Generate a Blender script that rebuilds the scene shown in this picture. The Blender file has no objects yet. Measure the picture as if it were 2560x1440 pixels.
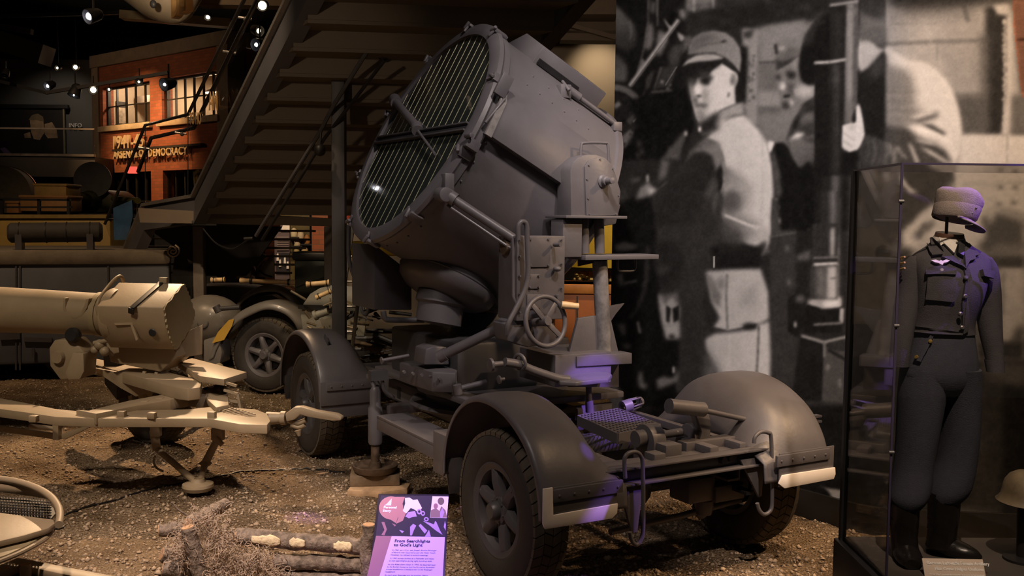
import bpy, bmesh, math, random
import numpy as np
from mathutils import Vector, Matrix
random.seed(7); RNG = np.random.default_rng(7)
scene = bpy.context.scene
COL = scene.collection
PI = math.pi
V = Vector
# ------------------------------------------------------------------ camera
FPX, EYE = 2400.0, 2.2                      # focal length in pixels of a 2560x1440 frame, eye height
_th = math.atan(170 / FPX); _ro = math.atan(.0105)
_F = V((0, math.cos(_th), -math.sin(_th))); _U0 = V((0, math.sin(_th), math.cos(_th))); _R0 = V((1, 0, 0))
CR = _R0 * math.cos(_ro) + _U0 * math.sin(_ro)
CU = _U0 * math.cos(_ro) - _R0 * math.sin(_ro)
CF = _F
CAM = V((0, 0, EYE))
cd = bpy.data.cameras.new('camera'); cam = bpy.data.objects.new('camera', cd); COL.objects.link(cam)
cd.sensor_width = 36; cd.lens = 36 * FPX / 2560; cd.clip_end = 120; cd.clip_start = .05
m = Matrix((CR, CU, -CF)).transposed().to_4x4(); m.translation = CAM
cam.matrix_world = m
scene.camera = cam
scene.view_settings.view_transform = 'Standard'; scene.view_settings.look = 'None'
scene.view_settings.gamma = 1; scene.view_settings.use_curve_mapping = False
scene.view_settings.exposure = 0.0
# ------------------------------------------------------------------ world: an unlit hall, only a trace of bounced light
w = bpy.data.worlds.new('world'); scene.world = w; w.use_nodes = True
w.node_tree.nodes['Background'].inputs[0].default_value = (1, .84, .70, 1)
w.node_tree.nodes['Background'].inputs[1].default_value = .03
# ------------------------------------------------------------------ lamps of the hall (track spots out of frame overhead)
WARM = (1, .66, .38); SOFT = (1, .80, .66); PINK = (1, .86, .80); PURP = (.33, .16, 1)
def spot(name, loc, tgt, watt, col, ang, blend=.5, size=.12):
    l = bpy.data.lights.new(name, 'SPOT'); l.energy = watt; l.color = col; l.spot_size = math.radians(ang)
    l.spot_blend = blend; l.shadow_soft_size = size
    o = bpy.data.objects.new(name, l); COL.objects.link(o); o.location = loc
    o.rotation_euler = (V(tgt) - V(loc)).to_track_quat('-Z', 'Y').to_euler()
    return o
spot('track_light', (1.8, 2.8, 6.8), (-.1, 7.3, 2.3), 880, PINK, 34, .6, .2)             # searchlight drum
spot('track_light', (-2.6, 2.2, 6.6), (-.1, 7.0, 1.0), 360, PINK, 40, .7, .3)             # chassis from the left
spot('track_light', (3.4, 3.6, 6.4), (.8, 6.2, .7), 400, WARM, 30, .7, .15)              # near axle
spot('track_light', (-4.6, 13.2, 6.2), (-2.9, 7.6, 0), 3200, WARM, 40, .5, .08)          # gun and gravel from behind
spot('track_light', (-4.6, 3.0, 6.4), (-3.4, 8.2, .9), 800, (1, .79, .56), 40, .6, .2)   # gun from the front
spot('track_light', (-1.6, 2.4, 6.0), (-1.6, 5.75, .1), 1900, (1, .76, .60), 32, .9, .12)  # logs and front gravel
spot('track_light', (-3.6, 3.8, 6.4), (-2.4, 7.0, 0), 560, SOFT, 40, .9, .12)            # gravel before the gun
spot('track_light', (-1.9, 13.5, 6.2), (-2.3, 10.2, 0), 2400, WARM, 36, .6, .1)          # gravel behind far wheel
spot('track_light', (-.2, 3.4, 6.5), (1.9, 7.7, 2.9), 1280, PINK, 44, .6, .2)            # mural
spot('track_light', (.4, 3.6, 5.9), (1.9, 7.7, 1.2), 220, PINK, 44, .8, .2)
spot('track_light', (5.0, 4.9, 4.9), (3.2, 6.6, 2.5), 600, WARM, 62, .5, .1)             # mural, warm end
spot('track_light', (1.6, 2.0, 5.4), (2.25, 4.6, 1.6), 950, SOFT, 28, .7, .05)           # display case
spot('track_light', (2.6, 4.8, 5.8), (2.0, 6.4, 0), 620, WARM, 36, .8, .1)               # gravel right
spot('purple_light', (4.8, 3.2, 5.6), (2.16, 4.5, 2.20), 3000, PURP, 7.5, .4, .02)       # coloured effect lamps
spot('purple_light', (4.2, 2.8, 5.8), (.66, 6.66, .95), 5200, PURP, 5.6, .4, .02)
spot('purple_light', (3.4, 3.0, 5.8), (.22, 5.70, 1.09), 2200, PURP, 1.6, .4, .02)
spot('purple_light', (3.6, 3.2, 5.8), (.42, 5.30, .90), 1800, PURP, 1.0, .4, .02)
spot('purple_light', (2.6, 3.0, 5.8), (-1.49, 6.96, .0), 3000, PURP, 2.4, .9, .02)
spot('purple_light', (1.9, 1.8, 5.6), (-.46, 4.50, .68), 3600, (.50, .28, 1), 12, .5, .03)
# ------------------------------------------------------------------ picking points: pixel of the photograph -> point on a plane of the place
def ray(x, y): return CF + CR * ((x - 1280) / FPX) + CU * ((720 - y) / FPX)
def proj(P):
    d = V(P) - CAM; z = d.dot(CF); return (1280 + FPX * d.dot(CR) / z, 720 - FPX * d.dot(CU) / z)
class Frame:
    """right-handed upright frame standing at o, turned by a about Z; picks give local coordinates"""
    def __init__(s, o=(0, 0, 0), a=0.0):
        s.o = V(o); s.a = a; s.x = V((math.cos(a), math.sin(a), 0)); s.y = V((-math.sin(a), math.cos(a), 0)); s.zv = V((0, 0, 1))
    def loc(s, P): d = P - s.o; return V((d.dot(s.x), d.dot(s.y), d.z))
    def wor(s, p): return s.o + s.x * p[0] + s.y * p[1] + s.zv * p[2]
    def _p(s, px, py, n, c): d = ray(px, py); return s.loc(CAM + d * ((c - (CAM - s.o).dot(n)) / d.dot(n)))
    def u(s, px, py, c): return s._p(px, py, s.x, c)
    def v(s, px, py, c): return s._p(px, py, s.y, c)
    def z(s, px, py, c): return s._p(px, py, s.zv, c)
WF = Frame()
def at(px, py, Y): return WF.v(px, py, Y)
# ------------------------------------------------------------------ mesh building
class MB:
    def __init__(s): s.v = []; s.f = []
    def add(s, vs, fs):
        n = len(s.v); s.v += [tuple(p) for p in vs]; s.f += [tuple(i + n for i in f) for f in fs]; return s
    def obox(s, o, a, b, c):
        o, a, b, c = V(o), V(a), V(b), V(c)
        if a.cross(b).dot(c) < 0: a, b = b, a
        vs = [o, o + a, o + a + b, o + b, o + c, o + a + c, o + a + b + c, o + b + c]
        return s.add(vs, [(3, 2, 1, 0), (4, 5, 6, 7), (0, 1, 5, 4), (1, 2, 6, 5), (2, 3, 7, 6), (3, 0, 4, 7)])
    def box(s, c, d, rz=0, M=None):
        c = V(c); R = M if M is not None else Matrix.Rotation(rz, 3, 'Z')
        a, b, e = R @ V((d[0], 0, 0)), R @ V((0, d[1], 0)), R @ V((0, 0, d[2]))
        return s.obox(c - (a + b + e) / 2, a, b, e)
    def bar(s, p, q, wd, ht, up=(0, 0, 1)):
        p, q = V(p), V(q); t = q - p; up = V(up); x = t.cross(up)
        if x.length < 1e-6: x = t.cross(V((1, 0, 0)))
        x.normalize(); z = x.cross(t).normalized()
        return s.obox(p - x * wd / 2 - z * ht / 2, t, x * wd, z * ht)
    def prism(s, pts, d):
        pts = [V(p) for p in pts]; d = V(d); n = len(pts)
        nr = V((0, 0, 0))
        for i in range(n): nr += pts[i].cross(pts[(i + 1) % n])
        if nr.dot(d) < 0: pts.reverse()
        vs = pts + [p + d for p in pts]
        fs = [tuple(range(n - 1, -1, -1)), tuple(range(n, 2 * n))] + [(i, (i + 1) % n, n + (i + 1) % n, n + i) for i in range(n)]
        return s.add(vs, fs)
    def rings(s, rings, closed=False, caps=True):
        n = len(rings[0]); m = len(rings); vs = [p for r in rings for p in r]; fs = []
        for j in range(m if closed else m - 1):
            k = (j + 1) % m
            for i in range(n): fs.append((j * n + i, j * n + (i + 1) % n, k * n + (i + 1) % n, k * n + i))
        if caps and not closed: fs += [tuple(range(n - 1, -1, -1)), tuple((m - 1) * n + i for i in range(n))]
        return s.add(vs, fs)
    def tube(s, pts, r, n=10, closed=False, caps=True, flat=None):
        pts = [V(p) for p in pts]; m = len(pts); R = []
        rs = r if isinstance(r, (list, tuple)) else [r] * m
        T = []
        for i in range(m):
            a = pts[(i - 1) % m] if (closed or i > 0) else pts[i]; b = pts[(i + 1) % m] if (closed or i < m - 1) else pts[i]
            t = (b - a); T.append(t.normalized() if t.length > 1e-9 else V((0, 0, 1)))
        x = T[0].orthogonal().normalized()
        for i in range(m):
            if i > 0: q = T[i - 1].rotation_difference(T[i]); x = (q @ x).normalized()
            y = T[i].cross(x)
            R.append([pts[i] + (x * math.cos(2 * PI * k / n) + y * math.sin(2 * PI * k / n)) * rs[i] for k in range(n)])
        return s.rings(R, closed, caps)
    def cyl(s, p, q, r, r2=None, n=20): return s.tube([p, q], [r, r if r2 is None else r2], n)
    def lathe(s, prof, o=(0, 0, 0), ax=(0, 0, 1), n=32, closed=False, caps=True):
        o = V(o); ax = V(ax).normalized(); x = ax.orthogonal().normalized(); y = ax.cross(x)
        R = [[o + ax * h + (x * math.cos(2 * PI * k / n) + y * math.sin(2 * PI * k / n)) * max(r, 1e-4) for k in range(n)] for r, h in prof]
        return s.rings(R, closed, caps)
    def torus(s, c, ax, R, r, n=36, k=10):
        c = V(c); ax = V(ax).normalized(); x = ax.orthogonal().normalized(); y = ax.cross(x)
        return s.tube([c + (x * math.cos(2 * PI * i / n) + y * math.sin(2 * PI * i / n)) * R for i in range(n)], r, k, True)
    def ball(s, c, r, n=14, m=8):
        c = V(c); r = V(r) if hasattr(r, '__len__') else V((r, r, r))
        R = []
        for j in range(m + 1):
            t = PI * j / m; st = max(math.sin(t), 1e-3)
            R.append([c + V((r.x * st * math.cos(2 * PI * k / n), r.y * st * math.sin(2 * PI * k / n), -r.z * math.cos(t))) for k in range(n)])
        return s.rings(R)
    def strip(s, A, B):
        n = len(A); return s.add(list(A) + list(B), [(i, i + 1, n + i + 1, n + i) for i in range(n - 1)])
    def mesh(s, name, bevel=0, ang=38, fix=True):
        me = bpy.data.meshes.new(name); me.from_pydata(s.v, [], s.f); me.update()
        if bevel or fix:
            bm = bmesh.new(); bm.from_mesh(me)
            if bevel:
                es = [e for e in bm.edges if len(e.link_faces) == 2 and e.calc_face_angle(0) > .6]
                bmesh.ops.bevel(bm, geom=es, offset=bevel, segments=2, profile=.5, affect='EDGES', clamp_overlap=True)
            bmesh.ops.recalc_face_normals(bm, faces=bm.faces)
            bm.to_mesh(me); bm.free()
        me.polygons.foreach_set('use_smooth', [True] * len(me.polygons)); me.set_sharp_from_angle(angle=math.radians(ang))
        return me
def link(name, me, mat, parent=None, loc=None, rot=None):
    o = bpy.data.objects.new(name, me); COL.objects.link(o)
    if me is not None and mat is not None and not me.materials: me.materials.append(mat)
    if parent is not None: o.parent = parent
    if loc is not None: o.location = loc
    if rot is not None: o.rotation_euler = rot
    return o
def part(name, mb, mat, parent=None, bevel=0, ang=38, **k):
    o = link(name, mb.mesh(name, bevel, ang), mat, parent, **k)
    if name in ('bolts', 'rivets', 'tread_ribs', 'grille_mesh'): o['kind'] = 'stuff'      # heads and wires too small to pick apart
    return o
def tag(o, label=None, cat=None, group=None, kind=None):
    if label: o['label'] = label
    if cat: o['category'] = cat
    if group: o['group'] = group
    if kind: o['kind'] = kind
    return o
def root(name, label, cat, loc=(0, 0, 0), rz=0, group=None):
    o = bpy.data.objects.new(name, None); COL.objects.link(o); o.location = loc; o.rotation_euler = (0, 0, rz); o.empty_display_size = .2
    return tag(o, label, cat, group)
def copy_tree(o, parent=None):
    c = o.copy(); COL.objects.link(c); c.parent = parent
    for ch in list(o.children): copy_tree(ch, c)
    return c
def struct(name, mb, mat, bevel=0, **k): return tag(part(name, mb, mat, None, bevel, **k), kind='structure')
def text_mesh(body, size, ext=0.0, align='LEFT', spacing=1.0, bold=0.0, shear=0.0, line=1.0):
    cu = bpy.data.curves.new('txt', 'FONT'); cu.body = body; cu.size = size; cu.extrude = ext; cu.align_x = align
    cu.space_character = spacing; cu.offset = bold; cu.shear = shear; cu.space_line = line; cu.resolution_u = 3
    o = bpy.data.objects.new('txt', cu); COL.objects.link(o)
    dg = bpy.context.evaluated_depsgraph_get(); me = bpy.data.meshes.new_from_object(o.evaluated_get(dg))
    bpy.data.objects.remove(o); bpy.data.curves.remove(cu)
    return me
# ------------------------------------------------------------------ materials
def lin(c): return tuple(((x / 12.92) if x <= .04045 else ((x + .055) / 1.055) ** 2.4) for x in c)
MATS = {}
def mat(name, col, rough=.6, metal=0, var=.18, scale=6, bump=0, bscale=60, spec=.5, emit=0, ecol=None, alpha=1, trans=0, tint=None, coat=0):
    if name in MATS: return MATS[name]
    mt = bpy.data.materials.new(name); mt.use_nodes = True; nt = mt.node_tree; N = nt.nodes; Lk = nt.links
    b = N['Principled BSDF']; b.inputs['Roughness'].default_value = rough; b.inputs['Metallic'].default_value = metal
    b.inputs['Specular IOR Level'].default_value = spec
    if coat: b.inputs['Coat Weight'].default_value = coat
    if trans: b.inputs['Transmission Weight'].default_value = trans
    if alpha < 1: b.inputs['Alpha'].default_value = alpha
    if emit:
        b.inputs['Emission Strength'].default_value = emit; b.inputs['Emission Color'].default_value = (*(ecol or col), 1)
    tc = N.new('ShaderNodeTexCoord')
    if var:
        nz = N.new('ShaderNodeTexNoise'); nz.inputs['Scale'].default_value = scale; nz.inputs['Detail'].default_value = 6; nz.inputs['Roughness'].default_value = .65
        Lk.new(tc.outputs['Object'], nz.inputs['Vector'])
        rp = N.new('ShaderNodeValToRGB'); t = tint or col
        rp.color_ramp.elements[0].position = .3; rp.color_ramp.elements[1].position = .72
        rp.color_ramp.elements[0].color = (*[x * (1 - var) for x in t], 1); rp.color_ramp.elements[1].color = (*[min(1, x * (1 + var)) for x in col], 1)
        Lk.new(nz.outputs['Fac'], rp.inputs['Fac']); Lk.new(rp.outputs['Color'], b.inputs['Base Color'])
        mr = N.new('ShaderNodeMapRange'); mr.inputs['To Min'].default_value = max(0, rough - .1); mr.inputs['To Max'].default_value = min(1, rough + .1)
        Lk.new(nz.outputs['Fac'], mr.inputs['Value']); Lk.new(mr.outputs['Result'], b.inputs['Roughness'])
    else: b.inputs['Base Color'].default_value = (*col, 1)
    if bump:
        n2 = N.new('ShaderNodeTexNoise'); n2.inputs['Scale'].default_value = bscale; n2.inputs['Detail'].default_value = 5
        Lk.new(tc.outputs['Object'], n2.inputs['Vector'])
        bp = N.new('ShaderNodeBump'); bp.inputs['Strength'].default_value = bump; bp.inputs['Distance'].default_value = .02
        Lk.new(n2.outputs['Fac'], bp.inputs['Height']); Lk.new(bp.outputs['Normal'], b.inputs['Normal'])
    MATS[name] = mt
    return mt
GREY = mat('grey_paint', (.108, .100, .108), .42, var=.12, scale=3, bump=.05, bscale=40)
GREY2 = mat('dark_grey_paint', (.058, .055, .060), .45, var=.15, scale=4)
STEEL = mat('bare_steel', (.32, .30, .28), .35, metal=.8, var=.2)
BROWNST = mat('rusty_steel', (.11, .075, .05), .6, metal=.3, var=.35, scale=20)
BLACK = mat('black_paint', (.012, .011, .012), .5, var=.2)
RUBBER = mat('rubber', (.032, .027, .024), .75, var=.25, scale=12, bump=.1)
DUSTY = mat('dusty_rubber', (.085, .066, .046), .85, var=.3, scale=10, bump=.1)
WHITE = mat('white_paint', (.85, .78, .72), .5, var=.05)
TAN = mat('tan_paint', (.31, .238, .155), .5, var=.10, scale=4, bump=.04, bscale=50)
TAN2 = mat('tan_paint_shade', (.30, .24, .14), .55, var=.12, scale=4)
WOOD = mat('wood_handle', (.74, .52, .27), .45, var=.15, scale=14)
PLANK = mat('plank_wood', (.50, .33, .19), .7, var=.3, scale=9, bump=.2, bscale=30)
OLDWOOD = mat('old_wood', (.16, .11, .065), .75, var=.3, scale=9, bump=.25, bscale=30)
GLASS = mat('clear_glass', (1, 1, 1), .02, var=0, trans=1)
# ================================================================== the setting
def gravel_mat():
    mt = bpy.data.materials.new('gravel'); mt.use_nodes = True; nt = mt.node_tree; N = nt.nodes; Lk = nt.links
    b = N['Principled BSDF']; b.inputs['Roughness'].default_value = .95; b.inputs['Specular IOR Level'].default_value = .1
    tc = N.new('ShaderNodeTexCoord')
    n1 = N.new('ShaderNodeTexNoise'); n1.inputs['Scale'].default_value = 2.2; n1.inputs['Detail'].default_value = 8
    vo = N.new('ShaderNodeTexVoronoi'); vo.inputs['Scale'].default_value = 55
    n3 = N.new('ShaderNodeTexNoise'); n3.inputs['Scale'].default_value = 70; n3.inputs['Detail'].default_value = 6
    for n in (n1, vo, n3): Lk.new(tc.outputs['Object'], n.inputs['Vector'])
    r1 = N.new('ShaderNodeValToRGB'); r1.color_ramp.elements[0].color = (.20, .142, .092, 1); r1.color_ramp.elements[1].color = (.42, .315, .215, 1)
    r1.color_ramp.elements[0].position = .35; r1.color_ramp.elements[1].position = .7
    Lk.new(n1.outputs['Fac'], r1.inputs['Fac'])
    mx = N.new('ShaderNodeMix'); mx.data_type = 'RGBA'; mx.blend_type = 'MULTIPLY'; mx.inputs['Factor'].default_value = .75
    r2 = N.new('ShaderNodeValToRGB'); r2.color_ramp.elements[0].color = (.22, .20, .18, 1); r2.color_ramp.elements[1].color = (1.25, 1.2, 1.1, 1)
    r2.color_ramp.elements[0].position = .25; r2.color_ramp.elements[1].position = .75
    Lk.new(n3.outputs['Fac'], r2.inputs['Fac']); Lk.new(r1.outputs['Color'], mx.inputs[6]); Lk.new(r2.outputs['Color'], mx.inputs[7])
    Lk.new(mx.outputs[2], b.inputs['Base Color'])
    ad = N.new('ShaderNodeMath'); ad.operation = 'ADD'; Lk.new(vo.outputs['Distance'], ad.inputs[0]); Lk.new(n3.outputs['Fac'], ad.inputs[1])
    bp = N.new('ShaderNodeBump'); bp.inputs['Strength'].default_value = .9; bp.inputs['Distance'].default_value = .03
    Lk.new(ad.outputs[0], bp.inputs['Height']); Lk.new(bp.outputs['Normal'], b.inputs['Normal'])
    return mt
GRAVEL = gravel_mat()
def smooth_noise(h, w_, cell, rng=RNG):
    g = rng.random((h // cell + 3, w_ // cell + 3)); ys = np.arange(h) / cell; xs = np.arange(w_) / cell
    y0 = ys.astype(int); x0 = xs.astype(int); fy = (ys - y0)[:, None]; fx = (xs - x0)[None]
    fy = fy * fy * (3 - 2 * fy); fx = fx * fx * (3 - 2 * fx)
    a = g[y0][:, x0]; b = g[y0][:, x0 + 1]; c = g[y0 + 1][:, x0]; d = g[y0 + 1][:, x0 + 1]
    return (a * (1 - fx) + b * fx) * (1 - fy) + (c * (1 - fx) + d * fx) * fy - .5
def grid_mesh(name, P):
    h, w_ = P.shape[:2]; me = bpy.data.meshes.new(name)
    idx = np.arange(h * w_).reshape(h, w_)
    q = np.stack([idx[:-1, :-1], idx[:-1, 1:], idx[1:, 1:], idx[1:, :-1]], -1).reshape(-1, 4)
    me.vertices.add(h * w_); me.vertices.foreach_set('co', P.reshape(-1).astype(np.float32))
    me.loops.add(q.size); me.loops.foreach_set('vertex_index', q.reshape(-1).astype(np.int32))
    me.polygons.add(len(q)); me.polygons.foreach_set('loop_start', np.arange(0, q.size, 4, dtype=np.int32)); me.polygons.foreach_set('loop_total', np.full(len(q), 4, dtype=np.int32))
    me.update(); me.validate(); me.polygons.foreach_set('use_smooth', [True] * len(me.polygons))
    return me
# floor: raked gravel bed, humps as geometry
gx = np.arange(-8, 4.6, .04); gy = np.arange(3.2, 14, .04)
GH = smooth_noise(len(gy), len(gx), 40) * .03 + smooth_noise(len(gy), len(gx), 9) * .022 + smooth_noise(len(gy), len(gx), 3) * .016 + RNG.normal(0, .0035, (len(gy), len(gx)))
GH -= .012
def ground(x, y):
    i = int((y - 3.2) / .04); j = int((x + 8) / .04)
    return float(GH[min(max(i, 0), len(gy) - 1), min(max(j, 0), len(gx) - 1)])
X, Y = np.meshgrid(gx, gy)
fl = link('floor', grid_mesh('floor', np.stack([X, Y, GH], -1)), GRAVEL); tag(fl, kind='structure')
mb = MB(); mb.obox((-24, -4, -.10), (34, 0, 0), (0, 40, 0), (0, 0, .04))
struct('floor_hall', mb, mat('dark_floor', (.05, .042, .035), .7, scale=1))
# loose stones lying on the gravel: far too many to count
def stones(n):
    base = [V(p).normalized() for p in ((1, 0, 0), (-1, 0, 0), (0, 1, 0), (0, -1, 0), (0, 0, 1), (0, 0, -1))]
    fc = [(0, 2, 4), (2, 1, 4), (1, 3, 4), (3, 0, 4), (2, 0, 5), (1, 2, 5), (3, 1, 5), (0, 3, 5)]
    B = np.array(base); F = np.array(fc)
    y = 4.2 + 8.5 * RNG.random(n) ** 1.6; x = RNG.uniform(-.6, .55, n) * (y + .5)
    r = .0055 + .017 * RNG.random(n) ** 6
    ok = (x > -7.8) & (x < 4.4) & ~((x > 1.62) & (y > 4.15) & (y < 4.92)) & (y < np.where(x < 2.56, 7.199 - (x - 2.188) * 1.269, 6.66)) & ~((x > 2.5) & (y > 6.55)); x, y, r = x[ok], y[ok], r[ok]; n = len(x)
    z = np.array([ground(a, b) for a, b in zip(x, y)])
    S = r[:, None, None] * np.stack([RNG.uniform(.7, 1.5, n), RNG.uniform(.7, 1.4, n), RNG.uniform(.5, .9, n)], 1)[:, None, :]
    Vt = B[None] * S * RNG.uniform(.75, 1.25, (n, 6, 1)); a = RNG.uniform(0, 6.28, n); ca, sa = np.cos(a)[:, None], np.sin(a)[:, None]
    P = np.stack([Vt[:, :, 0] * ca - Vt[:, :, 1] * sa, Vt[:, :, 0] * sa + Vt[:, :, 1] * ca, Vt[:, :, 2]], -1) + np.stack([x, y, z + r * .25], -1)[:, None, :]
    FF = (F[None] + 6 * np.arange(n)[:, None, None]).reshape(-1, 3)
    me = bpy.data.meshes.new('pebbles'); me.vertices.add(n * 6); me.vertices.foreach_set('co', P.reshape(-1).astype(np.float32))
    me.loops.add(FF.size); me.loops.foreach_set('vertex_index', FF.reshape(-1).astype(np.int32)); me.polygons.add(len(FF))
    me.polygons.foreach_set('loop_start', np.arange(0, FF.size, 3, dtype=np.int32)); me.polygons.foreach_set('loop_total', np.full(len(FF), 3, dtype=np.int32)); me.update(); me.validate()
    return me
tag(link('pebbles', stones(62000), mat('pebble', (.40, .30, .21), .9, var=.55, scale=14)), 'small loose pebbles strewn all over the brown gravel ground', 'gravel', kind='stuff')
# mural wall: plan line of the curved print wall
mw = [V((2.188, 7.199)), V((2.433, 6.888))]
dv = (mw[0] - mw[1]).normalized()
t = 0.0
while True:
    p = mw[0] + dv * t
    if proj((p.x, p.y, 2.2))[0] <= 1531 or t > 5: break
    t += .005
ML = p                                            # left end of the print
corner = V((2.58, 6.70)); MRt = V((4.35, 6.50))
plan = [ML + (corner - dv * -.16 - ML) * k / 30 for k in range(31)]
c0 = plan[-1]; rd = (MRt - corner).normalized(); c1 = corner + rd * .16
for k in range(1, 9):
    s_ = k / 8; plan.append(c0 * (1 - s_) ** 2 + corner * 2 * s_ * (1 - s_) + c1 * s_ * s_)
plan += [c1 + (MRt - c1) * k / 20 for k in range(1, 21)]
def resample(pl, n):
    d = [0]
    for a, b in zip(pl, pl[1:]): d.append(d[-1] + (b - a).length)
    o = []; j = 0
    for k in range(n):
        s = d[-1] * k / (n - 1)
        while j < len(pl) - 2 and d[j + 1] < s: j += 1
        o.append(pl[j].lerp(pl[j + 1], min(1, max(0, (s - d[j]) / (d[j + 1] - d[j])))))
    return o
MPLAN = plan
# ------------------------------------------------------------------ the printed photograph: soft brush shapes on a canvas, printed as point colours of the wall sheet
CS = .2                                           # canvas pixels per drawing unit
CWD, CHT = 520, 700
canvas = np.full((CHT, CWD), 46.0)
_yy, _xx = np.mgrid[0:CHT, 0:CWD]
def blur(a, r):
    r = int(round(r))
    if r < 1: return a
    for _ in range(2):
        for ax in (0, 1):
            p = np.pad(a, [(r + 1, r) if i == ax else (0, 0) for i in (0, 1)], mode='edge'); c = np.cumsum(p, ax)
            n = 2 * r + 1
            a = (np.take(c, range(n, c.shape[ax]), ax) - np.take(c, range(0, c.shape[ax] - n), ax)) / n
    return a
def T_A(p): return p
def T_E(p): return (49.2 + p[0] * .5128, 147.7 + p[1] * .5128)        # face close-up drawing units
def T_C(p): return ((2060 + p[0] / 2.88 - 1520) * 2.4615, (400 + p[1] / 2.88) * 2.4615)
def T_D(p): return ((2060 + p[0] * .375 - 1520) * 2.4615, (900 + p[1] * .375) * 2.4615)
def T_R(p): return ((2180 + p[0] / 3.429 - 1520) * 2.4615, (p[1] / 3.429) * 2.4615)
def T_L(p): return (p[0] / 3.6 * 2.4615, p[1] / 3.6 * 2.4615)
def T_B(p): return (p[0], p[1] + 1181.5)
def T_M(p): return ((1500 + p[0] / 2.4 - 1520) * 2.4615, (380 + p[1] / 2.4) * 2.4615)
def region(pts, T, soft):
    q = np.array([T(p) for p in pts]) * CS
    pad = int(soft * 3) + 2
    x0, y0 = np.maximum(np.floor(q.min(0)).astype(int) - pad, 0); x1, y1 = np.ceil(q.max(0)).astype(int) + pad
    x1, y1 = min(x1, CWD), min(y1, CHT)
    if x1 <= x0 or y1 <= y0: return None
    ss = 2; sx = (np.arange((x1 - x0) * ss) + .5) / ss + x0; sy = (np.arange((y1 - y0) * ss) + .5) / ss + y0
    XX, YY = np.meshgrid(sx, sy); ins = np.zeros(XX.shape, bool); n = len(q)
    for i in range(n):
        ax, ay = q[i]; bx, by = q[(i + 1) % n]
        if ay == by: continue
        c = (ay > YY) != (by > YY); ins ^= c & (XX < (bx - ax) * (YY - ay) / (by - ay) + ax)
    a = ins.reshape(y1 - y0, ss, x1 - x0, ss).mean((1, 3))
    return x0, y0, x1, y1, blur(a, soft)
def P(pts, val, soft=1, T=T_A, al=1.0, val2=None, g=(0, 1)):
    r = region(pts, T, soft)
    if r is None: return
    x0, y0, x1, y1, a = r
    v = val
    if val2 is not None:
        s = _xx[y0:y1, x0:x1] * g[0] + _yy[y0:y1, x0:x1] * g[1]; w_ = a > .1
        lo, hi = (s[w_].min(), s[w_].max()) if w_.any() else (0, 1); v = val + (val2 - val) * np.clip((s - lo) / max(hi - lo, 1), 0, 1)
    canvas[y0:y1, x0:x1] = canvas[y0:y1, x0:x1] * (1 - a * al) + v * a * al
def Ln(pts, wd, val, soft=1, T=T_A, al=1.0):
    for p, q in zip(pts, pts[1:]):
        dx, dy = q[0] - p[0], q[1] - p[1]; l = math.hypot(dx, dy) or 1; nx, ny = -dy / l * wd / 2, dx / l * wd / 2
        P([(p[0] + nx, p[1] + ny), (q[0] + nx, q[1] + ny), (q[0] - nx, q[1] - ny), (p[0] - nx, p[1] - ny)], val, soft, T, al)
def El(c, rx, ry, val, soft=1, T=T_A, al=1.0, rot=0, a0=0, a1=2 * PI, **k):
    P([(c[0] + rx * math.cos(t) * math.cos(rot) - ry * math.sin(t) * math.sin(rot), c[1] + rx * math.cos(t) * math.sin(rot) + ry * math.sin(t) * math.cos(rot)) for t in np.linspace(a0, a1, 24)], val, soft, T, al, **k)
# --- backdrop of the left sheet
P([(300, 0), (1720, 0), (1720, 200), (300, 200)], 52, 2)
P([(310, 0), (660, 0), (650, 70), (520, 95), (390, 40)], 112, 4); Ln([(532, 0), (532, 80)], 16, 150, 1); Ln([(648, 0), (650, 60)], 14, 140, 1)
P([(480, 90), (700, 40), (1000, 0), (1370, 0), (1360, 60), (1240, 135), (1000, 175), (800, 200), (560, 175)], 40, 3)
P([(820, 195), (1000, 165), (1290, 130), (1290, 900), (930, 900), (930, 300)], 122, 3)
P([(930, 380), (1290, 340), (1290, 372), (930, 400)], 78, 2, al=.7); P([(930, 385), (1250, 375), (1250, 560), (930, 560)], 104, 6)
Ln([(930, 385), (1260, 372)], 8, 50, 1); Ln([(930, 682), (1060, 676)], 16, 66, 2); P([(930, 560), (1070, 560), (1070, 676), (930, 676)], 134, 3)
P([(940, 690), (1100, 690), (1160, 760), (1110, 860), (1000, 860), (930, 790)], 112, 4)
for k in range(60): El((RNG.uniform(480, 1340), RNG.uniform(10, 170)), RNG.uniform(10, 40), RNG.uniform(5, 14), RNG.uniform(28, 66), 2, al=.6)
# --- gun machinery at the left
P([(30, 0), (480, 0), (480, 520), (260, 760), (30, 760)], 30, 2)
P([(50, 20), (130, 110), (240, 220), (262, 320), (240, 430), (180, 470), (60, 420)], 118, 2, T_L, val2=44, g=(.25, 1))
P([(60, 60), (110, 100), (110, 260), (60, 240)], 120, 6, T_L, al=.6); Ln([(200, 190), (216, 300), (200, 360)], 5, 140, 1, T_L)
P([(48, 470), (110, 510), (165, 580), (180, 650), (165, 740), (48, 740)], 70, 2, T_L, val2=96, g=(0, 1))
P([(375, 190), (410, 240), (418, 340), (395, 430), (370, 460), (330, 430)], 108, 1.5, T_L); P([(460, 270), (520, 300), (545, 370), (480, 500), (445, 510), (440, 380)], 112, 1.5, T_L)
Ln([(368, 0), (366, 190), (330, 430), (265, 670)], 8, 128, 1, T_L); Ln([(448, 0), (450, 240)], 10, 140, 1, T_L); P([(380, 20), (440, 20), (430, 120), (385, 120)], 84, 2, T_L)
P([(310, 520), (340, 560), (300, 640), (265, 660)], 104, 1, T_L); P([(500, 160), (560, 230), (590, 250), (560, 280), (520, 210)], 140, 1, T_L)
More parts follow.
